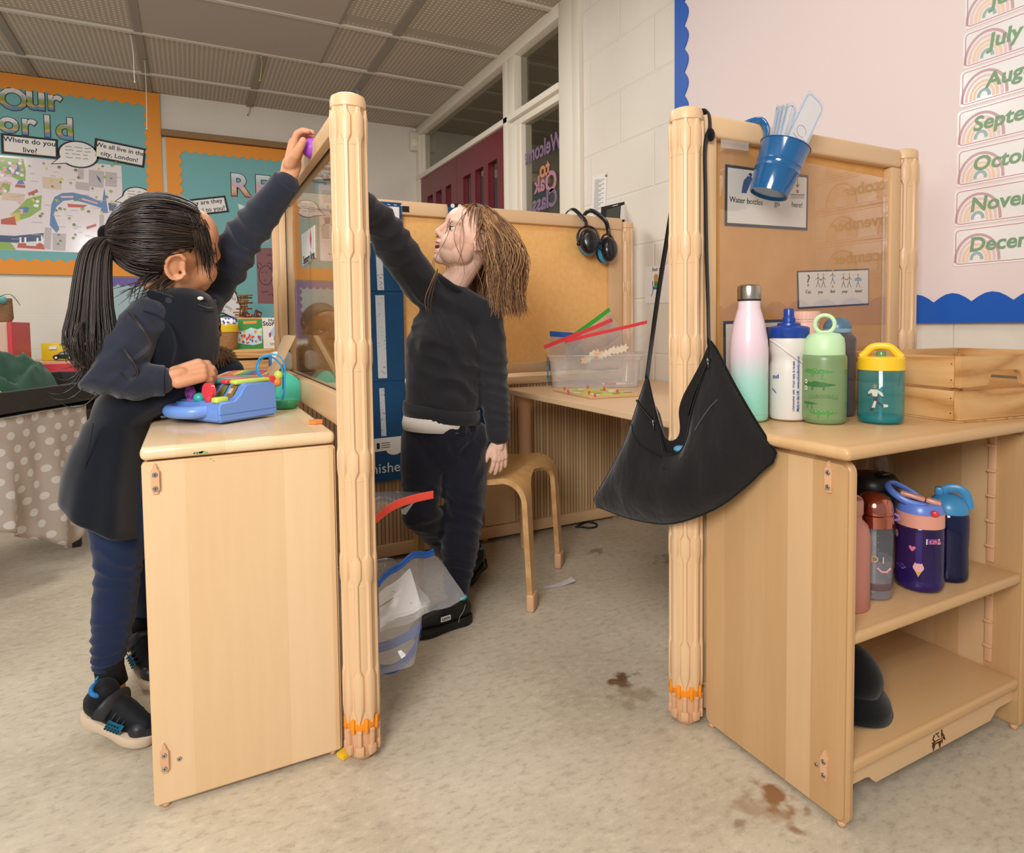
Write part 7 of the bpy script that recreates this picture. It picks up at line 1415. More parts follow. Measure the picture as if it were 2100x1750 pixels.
# ------------------------------------------------------------------ the girl
HB = hairmat('black_hair', '#0d0908', '#1f1612', '#463429', .36); NAVK = cloth('navy_knit', '#272b38', .9, 420, .3, sheen=.3, var=.14); PINA = cloth('dark_navy_pinafore', '#141821', .9, 600, .25, sheen=.25, var=.12); LEGM = cloth('blue_navy_leggings', '#1d2a48', .88, 700, .25, sheen=.2, var=.12)
G = thing('person', 'child with a long black ponytail and navy pinafore reaching up to the rail', 'person', (-.165, 1.55, 0))
SKG = skin('warm_tan_skin', '#c68a66', '#d39a76', '#dba283')
gC = at(346, 512, 'y', 1.505); gF = Vector((.95, .30, .07)).normalized(); U0 = Vector((0, 0, 1))-gF*gF.z; U0.normalize(); Rt = gF.cross(U0); gU = (U0*math.cos(math.radians(30))+Rt*math.sin(math.radians(30))).normalized(); gs = 1.06
shR, elR, wrR = at(292, 662, 'y', 1.455), at(214, 782, 'y', 1.425), at(336, 781, 'y', 1.420); shL, elL, wrL = at(425, 600, 'y', 1.62), at(500, 487, 'y', 1.55), at(590, 370, 'y', 1.445)
bm = nb(); gP, gR = head(bm, gC, gF, gU, gs); nk = at(372, 640, 'y', 1.53)
capsule(bm, [gP(-.02, 0, -.05), nk], [.037, .038], 18); hip = Vector((-.150, 1.555, .50)); capsule(bm, [nk+Vector((-.02, .02, -.06)), Vector((-.060, 1.56, .70)), Vector((-.130, 1.555, .60)), hip], [.045, .050, .040, .045], 20, ell=(.85, 1.15), up=Vector((1, 0, 0)))
capsule(bm, [shR, elR], [.028, .023], 14); capsule(bm, [elR, wrR], [.023, .0165], 14); capsule(bm, [shL, elL], [.028, .024], 14); capsule(bm, [elL, wrL], [.024, .0165], 14); capsule(bm, [nk+Vector((0, 0, -.03)), shR], [.04, .03]); capsule(bm, [nk+Vector((0, 0, -.03)), shL], [.04, .03])
knN, anN = at(243, 1165, 'y', 1.50), at(222, 1372, 'y', 1.495); knF, anF = Vector((-.098, 1.63, .28)), Vector((-.118, 1.69, .115))
capsule(bm, [Vector((-.145, 1.51, .50)), knN, anN], [.052, .037, .024], 16); capsule(bm, [Vector((-.145, 1.60, .50)), knF, anF], [.052, .037, .024], 16); capsule(bm, [anN, at(238, 1412, 'y', 1.482)], [.021, .018]); capsule(bm, [anF, Vector((-.085, 1.655, .06))], [.022, .018])
# right hand over the toy: fingers bent down, thumb and forefinger pinching
hx = (at(405, 762, 'y', 1.425)-wrR); curl_hand(bm, wrR+hx.normalized()*.018, hx, Vector((-.05, -.72, .70)), 1.10, ((30, 48, 25), (34, 48, 22), (40, 46, 20), (46, 42, 20)), .08, (.70, .35, -.75), 15, side=1)
# left hand round the purple ball on the rail
hx = Vector((.26, .02, .96)).normalized(); hz = Vector((-.88, .42, .22)); hz = (hz-hx*hz.dot(hx)).normalized(); ballc = wrL+hx*.080-hz*.0335+Vector((-.002, -.010, -.002)); curl_hand(bm, wrL+hx*.026, hx, hz, 1.10, ((10, 40, 34), (12, 42, 34), (14, 42, 34), (18, 40, 30)), .12, (.55, .80, -.50), 30, side=-1)
bm = remesh(bm, .0023, 4); body = obj('body', bm, SKG, G, True)
for q in (1, -1): eye(G, gP, gR, q, gs, '#2c1b12', SKG, (.9, .1*q, .3), .25); brow(G, gP, q, gs, HB)
bm = nb(); tube(bm, [gP(.0815-.012*(y/.017)**2, y, -.0485) for y in [-.017+.034*k/8 for k in range(9)]], [.0008]+[.002]*7+[.0008], 8); obj('lips', bm, M('girl_lips', '#a8604f', .4), G, True)
# sweater: sleeves and shoulders
bm = nb(); capsule(bm, [shR+Vector((.01, .01, .01)), shR.lerp(elR, .55), elR+Vector((-.002, 0, -.002)), elR.lerp(wrR, .45), elR.lerp(wrR, .94)], [.043, .046, .045, .039, .029], 20)
capsule(bm, [shL, shL.lerp(elL, .6), elL, elL.lerp(wrL, .55), elL.lerp(wrL, .93)], [.048, .050, .043, .038, .030], 20); capsule(bm, [shR, nk+Vector((0, 0, -.045)), shL], [.042, .055, .046], 18); capsule(bm, [nk+Vector((0, 0, -.06)), Vector((-.05, 1.55, .68))], [.07, .07], 18, ell=(.8, 1.1), up=Vector((1, 0, 0)))
bm = remesh(bm, .0045, 6); folds(bm, [(elR, Vector((.6, 0, -.8)), .030, .0035, .07), (elL, (wrL-shL).normalized(), .042, .0055, .085), (shL.lerp(elL, .45), (wrL-shL).normalized(), .05, .006, .07), (shR.lerp(elR, .4), Vector((.5, 0, .85)), .05, .004, .07)], .003); obj('sweater', bm, NAVK, G, True)
def cuff(par, a, b, r, m, name='ribbed_cuff', n=44, flare=1.0):
    bm = nb(); d = (b-a).normalized(); x, y = frame3(d); rows = []
    for t, k in ((0, .97), (.08, 1.02), (.9, 1.0*flare), (1, .96*flare), (1, .75)): rows.append([a+(b-a)*t+(x*math.cos(2*PI*i/n)+y*math.sin(2*PI*i/n))*r*k*(1+.022*(i % 2)) for i in range(n)])
    V_ = [[bm.verts.new(p) for p in r_] for r_ in rows]
    for i in range(len(V_)-1):
        for k in range(n): bm.faces.new((V_[i][k], V_[i][(k+1) % n], V_[i+1][(k+1) % n], V_[i+1][k])).smooth = True
    return obj(name, bm, m, par, 'keep')
cuff(G, elR.lerp(wrR, .74), elR.lerp(wrR, 1.02), .0300, NAVK); cuff(G, elL.lerp(wrL, .76), elL.lerp(wrL, .99), .0305, NAVK)
# pinafore
Xp = lambda u, v: at(u, v, 'y', 1.53)
RG_ = [(604, 352, 414, .038, 0, 0), (612, 300, 432, .075, 0, 0), (628, 268, 444, .098, .0, 0), (655, 256, 448, .108, 0, 0), (705, 246, 446, .108, 0, 0), (755, 232, 438, .106, 0, 0), (800, 210, 416, .106, 0, 0), (838, 190, 352, .108, 0, .1), (868, 172, 301, .112, 0, .2), (920, 150, 301, .125, .012, .5), (975, 132, 301, .140, .028, .8), (1020, 124, 301, .150, .042, 1), (1050, 121, 301, .154, .050, 1.1), (1053, 123, 300, .152, .050, 1.1)]
bm = nb(); n = 72; rows = []
for v_, ul, ur, ry, tl, fl_ in RG_:
    a, b = Xp(ul, v_), Xp(ur, v_); cx, rx, z = (a.x+b.x)/2, (b.x-a.x)/2, (a.z+b.z)/2; row = []
    for k in range(n):
        th = 2*PI*k/n; w = 1+fl_*(.035*math.sin(5*th+.7)+.02*math.sin(9*th)); cc, ss = math.cos(th), math.sin(th); ww = min(w, 1) if cc > .3 else w
        row.append(Vector((cx+rx*cc*ww, 1.545+ry*ss*w, z-tl*cc+(.016*abs(ss) if v_ < 630 else 0))))
    rows.append(row)
V_ = [[bm.verts.new(p) for p in r_] for r_ in rows]
for i in range(len(V_)-1):
    for k in range(n): bm.faces.new((V_[i][k], V_[i][(k+1) % n], V_[i+1][(k+1) % n], V_[i+1][k])).smooth = True
bmesh.ops.subdivide_edges(bm, edges=bm.edges[:], cuts=1, use_grid_fill=True, smooth=.6); folds(bm, [(Xp(250, 830), Vector((.5, 0, .85)), .05, .005, .09), (Xp(330, 720), Vector((.8, 0, .6)), .06, .003, .08)], .004)
for v in bm.verts:
    if v.co.z < .612 and v.co.x > -.0835: v.co.x = -.0835
bmesh.ops.solidify(bm, geom=bm.faces[:], thickness=.002); pin = obj('pinafore', bm, PINA, G, True)
bm = nb(); P = [Xp(*q)+Vector((0, -.112 if q[1] < 700 else -.118, 0)) for q in ((300, 640), (330, 650), (352, 672), (362, 705), (356, 740))]; tube(bm, spline(P, 5), .0018, 6); obj('armhole_seam', bm, PINA, pin, True)
bm = nb(); P = [at(*q, 'y', 1.47) for q in ((165, 830), (200, 860), (186, 930), (172, 1000), (168, 1062))][1:]; tube(bm, spline([p+Vector((0, -.056+.006*i, 0)) for i, p in enumerate(P)], 5), .0012, 6); obj('skirt_seam', bm, PINA, pin, True)
bm = nb(); f6 = Fr(at(342, 614, 'y', 1.447), (1, 0, -.35), (.25, -.3, 1)); prism(bm, f6, rrect(-.036, .014, -.009, .010, .009), -.003, .003); soften(bm, .0015); ob_ = obj('strap_tab', bm, PINA, pin, 40); bm = nb(); prism(bm, f6, circ(.004, 0, .0065, 16), .003, .0048); soften(bm, .0008); obj('button', bm, M('navy_button', '#1a2030', .3, coat=.4), ob_, 40)
bm = nb(); tube(bm, spline([at(405, 628, 'y', 1.46), at(424, 634, 'y', 1.47), at(436, 632, 'y', 1.50), at(440, 618, 'y', 1.55)], 5), .004, 8); obj('neckline_trim', bm, PINA, pin, True)
bm = nb(); ell(bm, at(411, 612, 'y', 1.462), (.006, .003, .004)); obj('shirt_collar', bm, M('white_collar', '#dcd8d2', .7), G, True)
# leggings
bm = nb(); capsule(bm, [Vector((-.145, 1.505, .50)), Vector((-.138, 1.502, .40)), knN, knN.lerp(anN, .45), anN+Vector((0, 0, .018))], [.062, .058, .043, .0405, .030], 22); capsule(bm, [Vector((-.145, 1.60, .50)), knF, knF.lerp(anF, .5), anF+Vector((0, 0, .012))], [.060, .043, .039, .030], 20); capsule(bm, [Vector((-.14, 1.51, .5)), Vector((-.14, 1.60, .5))], [.062, .062])
bm = remesh(bm, .0042, 6); folds(bm, [(knN, Vector((.35, 0, .94)), .030, .0042, .06), (anN+Vector((0, 0, .045)), Vector((.1, 0, 1)), .021, .0036, .05), (knN.lerp(anN, .5), Vector((.2, 0, 1)), .04, .002, .06)], .0015)
for v in bm.verts:
    if v.co.x > -.083: v.co.x = -.083
obj('leggings', bm, LEGM, G, True)
bm = nb(); tube(bm, [anN+Vector((.002, 0, .030)), anN+Vector((.002, -.001, .0)), at(232, 1405, 'y', 1.49)], [.0275, .0265, .027], 18); obj('sock', bm, M('black_sock', '#0e0e10', .9), G, True); bm = nb(); tube(bm, [anF+Vector((0, 0, .025)), anF+Vector((.006, -.006, -.012)), anF+Vector((.012, -.014, -.03))], [.027, .026, .026], 16); obj('sock', bm, M('pink_sock', '#c0587f', .9), G, True)
SOLE = M('offwhite_sole', '#d3bda5', .6); UPB = cloth('black_shoe_upper', '#16181d', .6, 500, .2, sheen=.05); SBL = M('shoe_blue', '#1f7fa3', .5); SBL2 = M('collar_blue', '#1c73b8', .6); STRP = M('shoe_strap_leather', '#23252b', .45)
def girl_shoe(heel, toe, up):
    S_ = obj('shoe', nb(), SOLE, G); P, u, y = shoe(S_, heel, toe, up, 1.0, (SOLE, UPB))
    rt = Matrix(((toe-heel).normalized(), y, u)).transposed(); bm = nb(); tube(bm, [P(.16+.075*math.cos(a)*1.25, .026*math.sin(a), .072+.006*math.cos(a+2.6)) for a in [2*PI*k/24 for k in range(24)]], .0045, 8, closed=True); obj('padded_collar', bm, SBL2, S_, True)
    bm = nb(); tube(bm, spline([P(.34, -.033, .036), P(.37, -.029, .054), P(.40, -.012, .066), P(.42, .012, .066), P(.41, .029, .052), P(.39, .033, .036)], 5), .0135, 10, ell=(.22, 1), up=(toe-heel).normalized().cross(y)); obj('velcro_strap', bm, STRP, S_, True)
    for k, a in enumerate((.50, .57, .64)): bm = nb(); tube(bm, spline([P(a, -.031, .030), P(a+.01, -.022, .048-.004*k), P(a+.015, 0, .056-.005*k), P(a+.01, .022, .048-.004*k), P(a, .031, .030)], 5), .0042, 8, ell=(.4, 1), up=u); obj('lace_band', bm, STRP, S_, True)
    bm = nb(); rows = [[P(a+.02*j, -.0315+.0025*abs(j-1.0)-(.0012 if j < 2 else 0), z) for a in (.44, .50, .56, .62, .66)] for j, z in enumerate((.022, .032, .042))]; gridmesh(bm, [[p-y*.002 for p in r_] for r_ in rows]); bmesh.ops.solidify(bm, geom=bm.faces[:], thickness=.0025); pn = obj('mesh_panel', bm, SBL, S_, 40); bm = nb()
    for i in range(5):
        for j in range(3): ell(bm, P(.46+.042*i+.02*(j % 2), -.0345, .025+.006*j), (.0022, .0012, .0018), rt, 8, 6)
    obj('mesh_holes', bm, DARK, pn, True)
    bm = nb(); tube(bm, [P(.05, 0, .066), P(.03, 0, .082), P(.06, 0, .088)], .0045, 8, ell=(1, .4)); obj('heel_tab', bm, SBL, S_, True)
    bm = nb(); capsule(bm, [P(.80, -.010, .026), P(.94, 0, .019), P(.80, .010, .026)], [.018, .015, .018], 12); obj('toe_cap', remesh(bm, .003, 5), STRP, S_, True); return S_
hN, tN = at(172, 1462, 'y', 1.472), at(318, 1506, 'y', 1.40); tN = Vector((-.088, 1.372, .0015)); hN = at(176, 1472, 'y', 1.46); girl_shoe(Vector((hN.x, hN.y, max(hN.z, .02))), tN, Vector((0, 0, 1)))
girl_shoe(Vector((-.150, 1.715, .075)), Vector((-.088, 1.575, .0015)), Vector((0, 0, 1)))
# hair: cap over the skull, strands drawn back to the tie, ponytail
tie = at(241, 487, 'y', 1.49); hc = gP(-.008, 0, .022); hr = Vector((.0935, .0785, .0855))*gs; inv = gR.transposed()
def onskull(d, k=1.0): d = d.normalized(); q = 1/math.sqrt((d.x/hr.x)**2+(d.y/hr.y)**2+(d.z/hr.z)**2); return hc+gR @ (d*q*k)
def hairline(d):      # local direction: True where hair grows
    return not (abs(d.y) > .5 and ((d.x-.04)/.30)**2+((d.z+.16)/.30)**2 < 1) and d.x < .30+.42*max(0, d.z) and not (d.z < -.30 and d.x > -.25) and d.z > -.72
bm = nb(); g_ = bmesh.ops.create_icosphere(bm, subdivisions=5, radius=1); dl = [v for v in bm.verts if not hairline(v.co.normalized()) ]; bmesh.ops.delete(bm, geom=dl, context='VERTS')
for v in bm.verts: v.co = onskull(v.co, 1.0)
bmesh.ops.solidify(bm, geom=bm.faces[:], thickness=.002); obj('hair_cap', bm, HB, G, True)
r7 = random.Random(17); td = (inv @ (tie-hc)).normalized(); paths = []; part = Vector((.55, -.30, .85)).normalized()
for i in range(950):
    d0 = Vector((r7.gauss(0, 1), r7.gauss(0, 1), r7.gauss(0, 1))).normalized()
    if not hairline(d0): continue
    n_ = 12; k0 = 1.004+.03*r7.random(); P = []
    ang = d0.angle(td, 0)
    if ang > 2.6: continue
    ax = d0.cross(td)
    if ax.length < .05: continue
    ax.normalize(); sag = r7.gauss(0, .05)
    for j in range(n_+1):
        t = j/n_; d = Matrix.Rotation(ang*t, 3, ax) @ d0; d = d+ax*sag*math.sin(PI*t); P.append(onskull(d, k0+.035*math.sin(PI*t)*.6+(.05*t**3)))
    P[-1] = P[-1].lerp(tie, .7); paths.append(P)
# loose wisps round the face and nape
for i in range(84):
    d0 = Vector((.52+r7.uniform(-.28, .10), -.56+r7.uniform(-.22, .2), .40+r7.uniform(-.32, .35))); p = onskull(d0, 1.01); P = [p]; dr = (gR @ Vector((.25, -.15, -.8))).normalized(); dr = (dr+Vector((0, 0, -.6))).normalized(); L_ = r7.uniform(.03, .085)
    for j in range(7): p = p+dr*L_/7; dr = (dr+Vector((r7.uniform(-.12, .12), r7.uniform(-.1, .1), -.1))).normalized(); q = inv @ (p-hc); l2 = math.sqrt((q.x/hr.x)**2+(q.y/hr.y)**2+(q.z/hr.z)**2); p = hc+(p-hc)*(1.01/l2) if l2 < 1.01 and q.z > -.06 else p; P.append(p)
    paths.append(P)
for i in range(26):
    d0 = Vector((-.3+r7.uniform(-.3, .4), -.75, -.60+r7.uniform(-.1, .1))); p = onskull(d0, 1.01); paths.append(spline([p, p+Vector((-.02, -.004, -.016)), p+Vector((-.05*r7.random()-.02, -.01, -.03-.03*r7.random()))], 4))
pts_c = [(237, 487), (214, 492), (197, 520), (190, 570), (187, 630), (186, 690), (190, 735), (194, 775)]; pw = [16, 21, 27, 31, 36, 46, 37, 18]
cen = [at(u, v, 'y', 1.475-.008*i) for i, (u, v) in enumerate(pts_c)]; cs = spline(cen, 5); ws = [w/980 for w in pw]
for i in range(520):
    a, rr = r7.uniform(0, 2*PI), math.sqrt(r7.random()); wv = r7.uniform(0, 6.3); end = len(cs)-1-int(abs(r7.gauss(0, 5))); P = []; cr = r7.gauss(0, 1)
    for j in range(0, max(8, end)+1, 2):
        t = j/5; k = min(int(t), len(ws)-2); w = ws[k]+(ws[k+1]-ws[k])*(t-k); late = max(0, (j/len(cs))-.62)
        P.append(cs[j]+Vector((math.cos(a+.4*late*cr)*rr*w+late*.028*math.sin(j*.28+wv)*cr*.7, math.sin(a)*rr*w*.62, late*.03*math.cos(j*.35+wv))))
    paths.append(P)
for i in range(34):   # curls at the end
    p = cs[-8+r7.randrange(-4, 5)]+Vector((r7.uniform(-.02, .035), -.01, 0)); r_ = r7.uniform(.018, .042); a0 = r7.uniform(-.6, .6); sg = r7.choice((1, 1, -1)); paths.append([p+Vector((sg*(r_*(1-math.cos(t))*.9), -.006*t, -r_*math.sin(t)*1.3-.012*t)) for t in [k*.22+0*a0 for k in range(int(r7.uniform(8, 14)))]])
for (u0, v0, pts) in ((262, 640, ((285, 668), (300, 690), (304, 706), (290, 720), (270, 735))), (236, 700, ((262, 730), (276, 760), (262, 778), (244, 762))), (165, 660, ((150, 690), (146, 725), (160, 745), (172, 752)))):
    for k in range(3): paths.append(spline([at(u0+3*k, v0, 'y', 1.41)]+[at(u+3*k, v+2*k, 'y', 1.385) for u, v in pts], 5))
bm = nb(); strand_mesh(bm, paths, .00125, 4); obj('hair', bm, HB, G, 'keep')
bm = nb(); ta = (cs[2]-tie).normalized(); x, y = frame3(ta); 
for k, o_2 in enumerate((-.008, 0, .008)): tube(bm, [tie+ta*(o_2+.010)+(x*math.cos(a)+y*math.sin(a))*(.0215+.0015*math.sin(5*a+k)) for a in [2*PI*j/24 for j in range(24)]], .0075, 8, closed=True)
ell(bm, tie+Vector((.004, -.004, .024)), (.011, .009, .010)); obj('hair_tie', remesh(bm, .0025, 3), cloth('black_scrunchie', '#131314', .9, 500, .3), G, True)
bm = nb(); ell(bm, ballc, (.0215,)*3, None, 28, 18); o = obj('ball', bm, M('purple_foam_ball', '#a04cc4', .45), smooth=True, origin=tuple(ballc)); tag(o, 'small purple ball held by two hands on top of the divider rail', 'ball')
# ------------------------------------------------------------------ the boy
SWM = cloth('charcoal_sweatshirt', '#2b2b30', .92, 380, .3, sheen=.25, var=.14); TRM2 = cloth('navy_joggers', '#1d1e28', .92, 420, .3, sheen=.25, var=.14)
SKB = skin('fair_skin', '#e6b8a2', '#efc6b2', '#f1cdbb'); HBR = hairmat('light_brown_hair', '#4a2f1a', '#8a5f3a', '#c79c6c', .42)
B_ = thing('person', 'child with shoulder-length brown hair in charcoal sweatshirt reaching up to the rail', 'person', (.64, 1.60, 0))
vB = Vector((.40, .915, 0)); rB_ = Vector((.915, -.40, 0))
bC = at(964, 497, 'y', 1.625); bF = (-rB_*.86-vB*.26+Vector((0, 0, .40))).normalized(); U1 = (Vector((0, 0, 1))-bF*bF.z).normalized(); bU = (U1+rB_*.10+vB*.02).normalized(); bs = .99
nkB = at(926, 588, 'y', 1.645); shl, ell_, wrl = at(998, 652, 'y', 1.605), at(1012, 785, 'y', 1.59), at(1022, 898, 'y', 1.58); shr, elr, wrr = at(858, 580, 'y', 1.665), at(772, 448, 'y', 1.62), Vector((.345, 1.545, 1.120))
pvB, chB = at(912, 880, 'y', 1.655), at(908, 720, 'y', 1.65); hpL, kL, aL = at(952, 900, 'y', 1.640), at(948, 1052, 'y', 1.610), at(936, 1200, 'y', 1.585); hpR, kR, aR = at(874, 900, 'y', 1.675), at(862, 1048, 'y', 1.620), at(948, 1150, 'y', 1.765)
bm = nb(); bP, bR = head(bm, bC, bF, bU, bs, mouth=1.0)
capsule(bm, [bP(-.022, 0, -.045), nkB], [.036, .040], 18); capsule(bm, [nkB+Vector((0, 0, -.08)), chB, pvB], [.050, .068, .068], 20, ell=(1.1, .7), up=vB)
for a, b, c in ((shl, ell_, wrl), (shr, elr, wrr)): capsule(bm, [nkB+Vector((0, 0, -.035)), a], [.030, .027]); capsule(bm, [a, b], [.027, .024], 14); capsule(bm, [b, c], [.024, .0170], 14)
for a, b, c in ((hpL, kL, aL), (hpR, kR, aR)): capsule(bm, [a, b, c], [.055, .038, .025], 16)
hx = Vector((.03, -.02, -1)); curl_hand(bm, wrl+hx*.012, hx, -vB*.8+rB_*.45, .98, ((8, 14, 10), (10, 14, 10), (12, 16, 10), (10, 14, 8)), .13, (.75, .55, -.2), 12, side=-1)
hx = Vector((-.42, -.10, .90)).normalized(); curl_hand(bm, wrr+hx*.014, hx, Vector((.72, .15, .65)), .95, ((30, 34, 24), (32, 36, 24), (36, 36, 22), (40, 34, 20)), .10, (.6, .8, -.3), 25, side=-1)
bm = remesh(bm, .0021, 4); obj('body', bm, SKB, B_, True)
for q in (1, -1): eye(B_, bP, bR, q, bs, '#4a3020', SKB, (.85, .1*q, -.35), .36); brow(B_, bP, q, bs, HBR)
bm = nb(); ell(bm, bP(.0775, 0, -.0515), (.0085*bs, .0165*bs, .0062*bs), bR, 20, 12); mo_ = obj('mouth_opening', bm, LIPM, B_, True); bm = nb(); tube(bm, [bP(.0845-.010*(y/.012)**2, y, -.0468) for y in [-.012+.024*k/6 for k in range(7)]], .0020, 6, ell=(1, .8)); obj('teeth', bm, M('tooth_white', '#e6ded2', .3), mo_, True)
LIPB = M('boy_lips', '#cf8478', .4); 
for z0, xx, sg in ((-.0425, .0868, 1), (-.0625, .0805, -1)): bm = nb(); tube(bm, [bP(xx-.011*(y/.018)**2, y, z0+.0018*sg*(1-(y/.018)**2)) for y in [-.018+.036*k/10 for k in range(11)]], [.0008]+[.0026]*9+[.0008], 8, ell=(1, .8)); obj('lip', bm, LIPB, B_, True)
for q in (1, -1): bm = nb(); ell(bm, bP(.0905, q*.0065, -.0268), (.003*bs, .0028*bs, .0016*bs), bR, 10, 6); obj('nostril', bm, M('nostril_shade', '#8a4a40', .6), B_, True)
# sweatshirt
bm = nb(); hem = at(906, 846, 'y', 1.655); capsule(bm, [hem+Vector((0, 0, .012)), at(910, 780, 'y', 1.652), at(912, 700, 'y', 1.65), nkB+Vector((-.008, .01, -.075))], [.103, .107, .104, .082], 26, ell=(1, .80), up=vB)
capsule(bm, [shr, nkB+Vector((0, 0, -.052)), shl], [.047, .064, .046], 20); capsule(bm, [shl, shl.lerp(ell_, .5), ell_, ell_.lerp(wrl, .6), ell_.lerp(wrl, .95)], [.047, .047, .042, .039, .032], 20); capsule(bm, [shr+Vector((.02, 0, -.02)), shr.lerp(elr, .5), elr, elr.lerp(wrr, .6), elr.lerp(wrr, .92)], [.055, .053, .045, .039, .031], 20)
bm = remesh(bm, .0046, 7)
folds(bm, [(elr.lerp(shr, .15), (elr-shr).normalized(), .045, .0055, .09), (shr.lerp(chB, .35), Vector((.75, -.3, .6)), .055, .0065, .10), (ell_, Vector((.15, 0, 1)), .036, .0045, .075), (wrl+Vector((0, 0, .05)), Vector((.1, 0, 1)), .028, .0035, .05), (at(930, 780, 'y', 1.57), Vector((.55, 0, .83)), .060, .0065, .10), (at(880, 690, 'y', 1.58), Vector((.9, 0, .4)), .06, .0055, .085), (shl.lerp(ell_, .4), Vector((.6, 0, .8)), .05, .004, .06)], .0035)
low = hem.z-.012
for v in bm.verts:
    q = v.co-hem
    if v.co.z < low and Vector((q.x, q.y)).length < .14 and v.co.x < wrl.x-.05: v.co.z = low+(v.co.z-low)*.12
sw = obj('sweatshirt', bm, SWM, B_, True)
def ringband(par, c, rx, ry, z0, z1, tilt, m, name, k0=1.0, rib=.012, n=90, flare=1.0, tz=0):
    bm = nb(); rows = []
    for t, k in ((0, .93), (.02, 1), (.5, 1.015), (.98, flare), (1, flare*.95)): rows.append([c+rB_*(math.cos(a)*rx*k*(1+rib*(i % 2)))+vB*(math.sin(a)*ry*k*(1+rib*(i % 2)))+Vector((0, 0, z0+(z1-z0)*t+tilt*math.cos(a)+tz*math.sin(a)*0)) for i, a in enumerate([2*PI*i/n for i in range(n)])])
    V_ = [[bm.verts.new(p) for p in r_] for r_ in rows]
    for i in range(len(V_)-1):
        for k in range(n): bm.faces.new((V_[i][k], V_[i][(k+1) % n], V_[i+1][(k+1) % n], V_[i+1][k])).smooth = True
    return obj(name, bm, m, par, 'keep')
ringband(B_, hem, .1055, .0850, -.020, .020, -.016, SWM, 'hem_band'); ringband(B_, hem+Vector((-.012, 0, -.018)), .098, .082, -.028, .010, -.004, M('white_undershirt', '#dcd6cf', .8), 'undershirt_hem', rib=.0, n=60, flare=.97)
bm = nb(); a_ = (bP(-.02, 0, -.05)-nkB).normalized(); x, y = frame3(a_, vB); tube(bm, [nkB+a_*.002+x*math.cos(t)*.0485+y*math.sin(t)*.0500+Vector((0, 0, .004*math.sin(t))) for t in [2*PI*k/40 for k in range(40)]], .0085, 10, closed=True, ell=(1, 1.2)); obj('collar', bm, cloth('charcoal_rib', '#1f1f23', .9, 500, .3), B_, True)
cuff(B_, ell_.lerp(wrl, .80), ell_.lerp(wrl, 1.04), .0335, SWM, flare=.94); cuff(B_, elr.lerp(wrr, .80), elr.lerp(wrr, 1.03), .0310, SWM)
# joggers
bm = nb(); capsule(bm, [at(908, 858, 'y', 1.655), at(912, 905, 'y', 1.655)], [.098, .102], 24, ell=(1, .85), up=vB); capsule(bm, [hpL, hpL.lerp(kL, .55), kL+Vector((.004, 0, 0)), kL.lerp(aL, .5), kL.lerp(aL, .92)], [.073, .066, .058, .052, .040], 22); capsule(bm, [hpR, hpR.lerp(kR, .5), kR, kR.lerp(aR, .55), kR.lerp(aR, .95)], [.072, .062, .053, .047, .037], 22)
bm = remesh(bm, .0046, 6); folds(bm, [(kL+Vector((0, 0, .0)), Vector((.3, 0, .95)), .040, .0065, .085), (aL+Vector((0, 0, .055)), Vector((.15, 0, 1)), .030, .0055, .06), (kR, Vector((.5, 0, .86)), .04, .006, .075), (hpL+Vector((-.02, -.05, .0)), Vector((.8, 0, -.55)), .05, .0050, .09), (pvB+Vector((-.02, -.07, -.02)), Vector((.9, 0, .3)), .045, .0045, .07)], .004); jg = obj('joggers', bm, TRM2, B_, True)
bm = nb(); P = [at(*q, 'y', 1.575) for q in ((958, 862), (962, 880), (970, 900), (982, 916), (990, 920))]; tube(bm, spline(P, 5), .0024, 6); obj('pocket_welt', bm, TRM2, jg, True)
cuff(B_, kL.lerp(aL, .90), kL.lerp(aL, 1.12), .036, TRM2); cuff(B_, kR.lerp(aR, .92), kR.lerp(aR, 1.10), .034, TRM2)
BSH = M('black_shoe_leather', '#131312', .5); BSO = M('black_shoe_sole', '#1c1a17', .6); STI = M('grey_stitch', '#9c9a90', .7); TQL = M('turquoise_lining', '#2aa7b5', .7)
def boy_shoe(heel, toe, up, lab_=False):
    S_ = obj('shoe', nb(), BSO, B_); P, u, y = shoe(S_, heel, toe, up, 1.02, (BSO, BSH)); sd = 1 if y.dot(vB) < 0 else -1
    bm = nb(); tube(bm, [P(.17+.085*math.cos(a), .024*math.sin(a), .074) for a in [2*PI*k/24 for k in range(24)]], .0042, 8, closed=True); obj('collar_lining', bm, TQL, S_, True)
    bm = nb(); tube(bm, spline([P(.30, sd*.0335, .020), P(.27, sd*.0325, .034), P(.20, sd*.0305, .045), P(.16, sd*.0295, .060)], 5), .0009, 5); obj('stitching', bm, STI, S_, True)
    if lab_:
        f = Fr(P(.52, sd*.0345, .042), (P(1, 0, 0)-P(0, 0, 0)).normalized()*(-1), u); f = f if f.n.dot(vB) < 0 else Fr(f.o, -f.r, f.u); bm = nb(); prism(bm, f, [(-.014, -.006), (.014, -.006), (.014, .006), (-.014, .006)], -.001, .002); tl = obj('shoe_tab', bm, PAPER, S_); bm = nb(); text(bm, "LEVI'S", f, .009, 0, 0, c=.0024, bold=.0002); obj('lettering', bm, INK, tl)
    return S_
hl = at(962, 1272, 'z', .0015); tl = hl+Vector((-.172, -.022, 0)); boy_shoe(hl, tl, Vector((0, 0, 1)), True)
h2 = at(990, 1158, 'y', 1.83); t2 = at(944, 1206, 'z', .0015); boy_shoe(h2, h2+(t2-h2).normalized()*.165 if (t2-h2).length > .165 else t2, Vector((.25, .2, 1)))
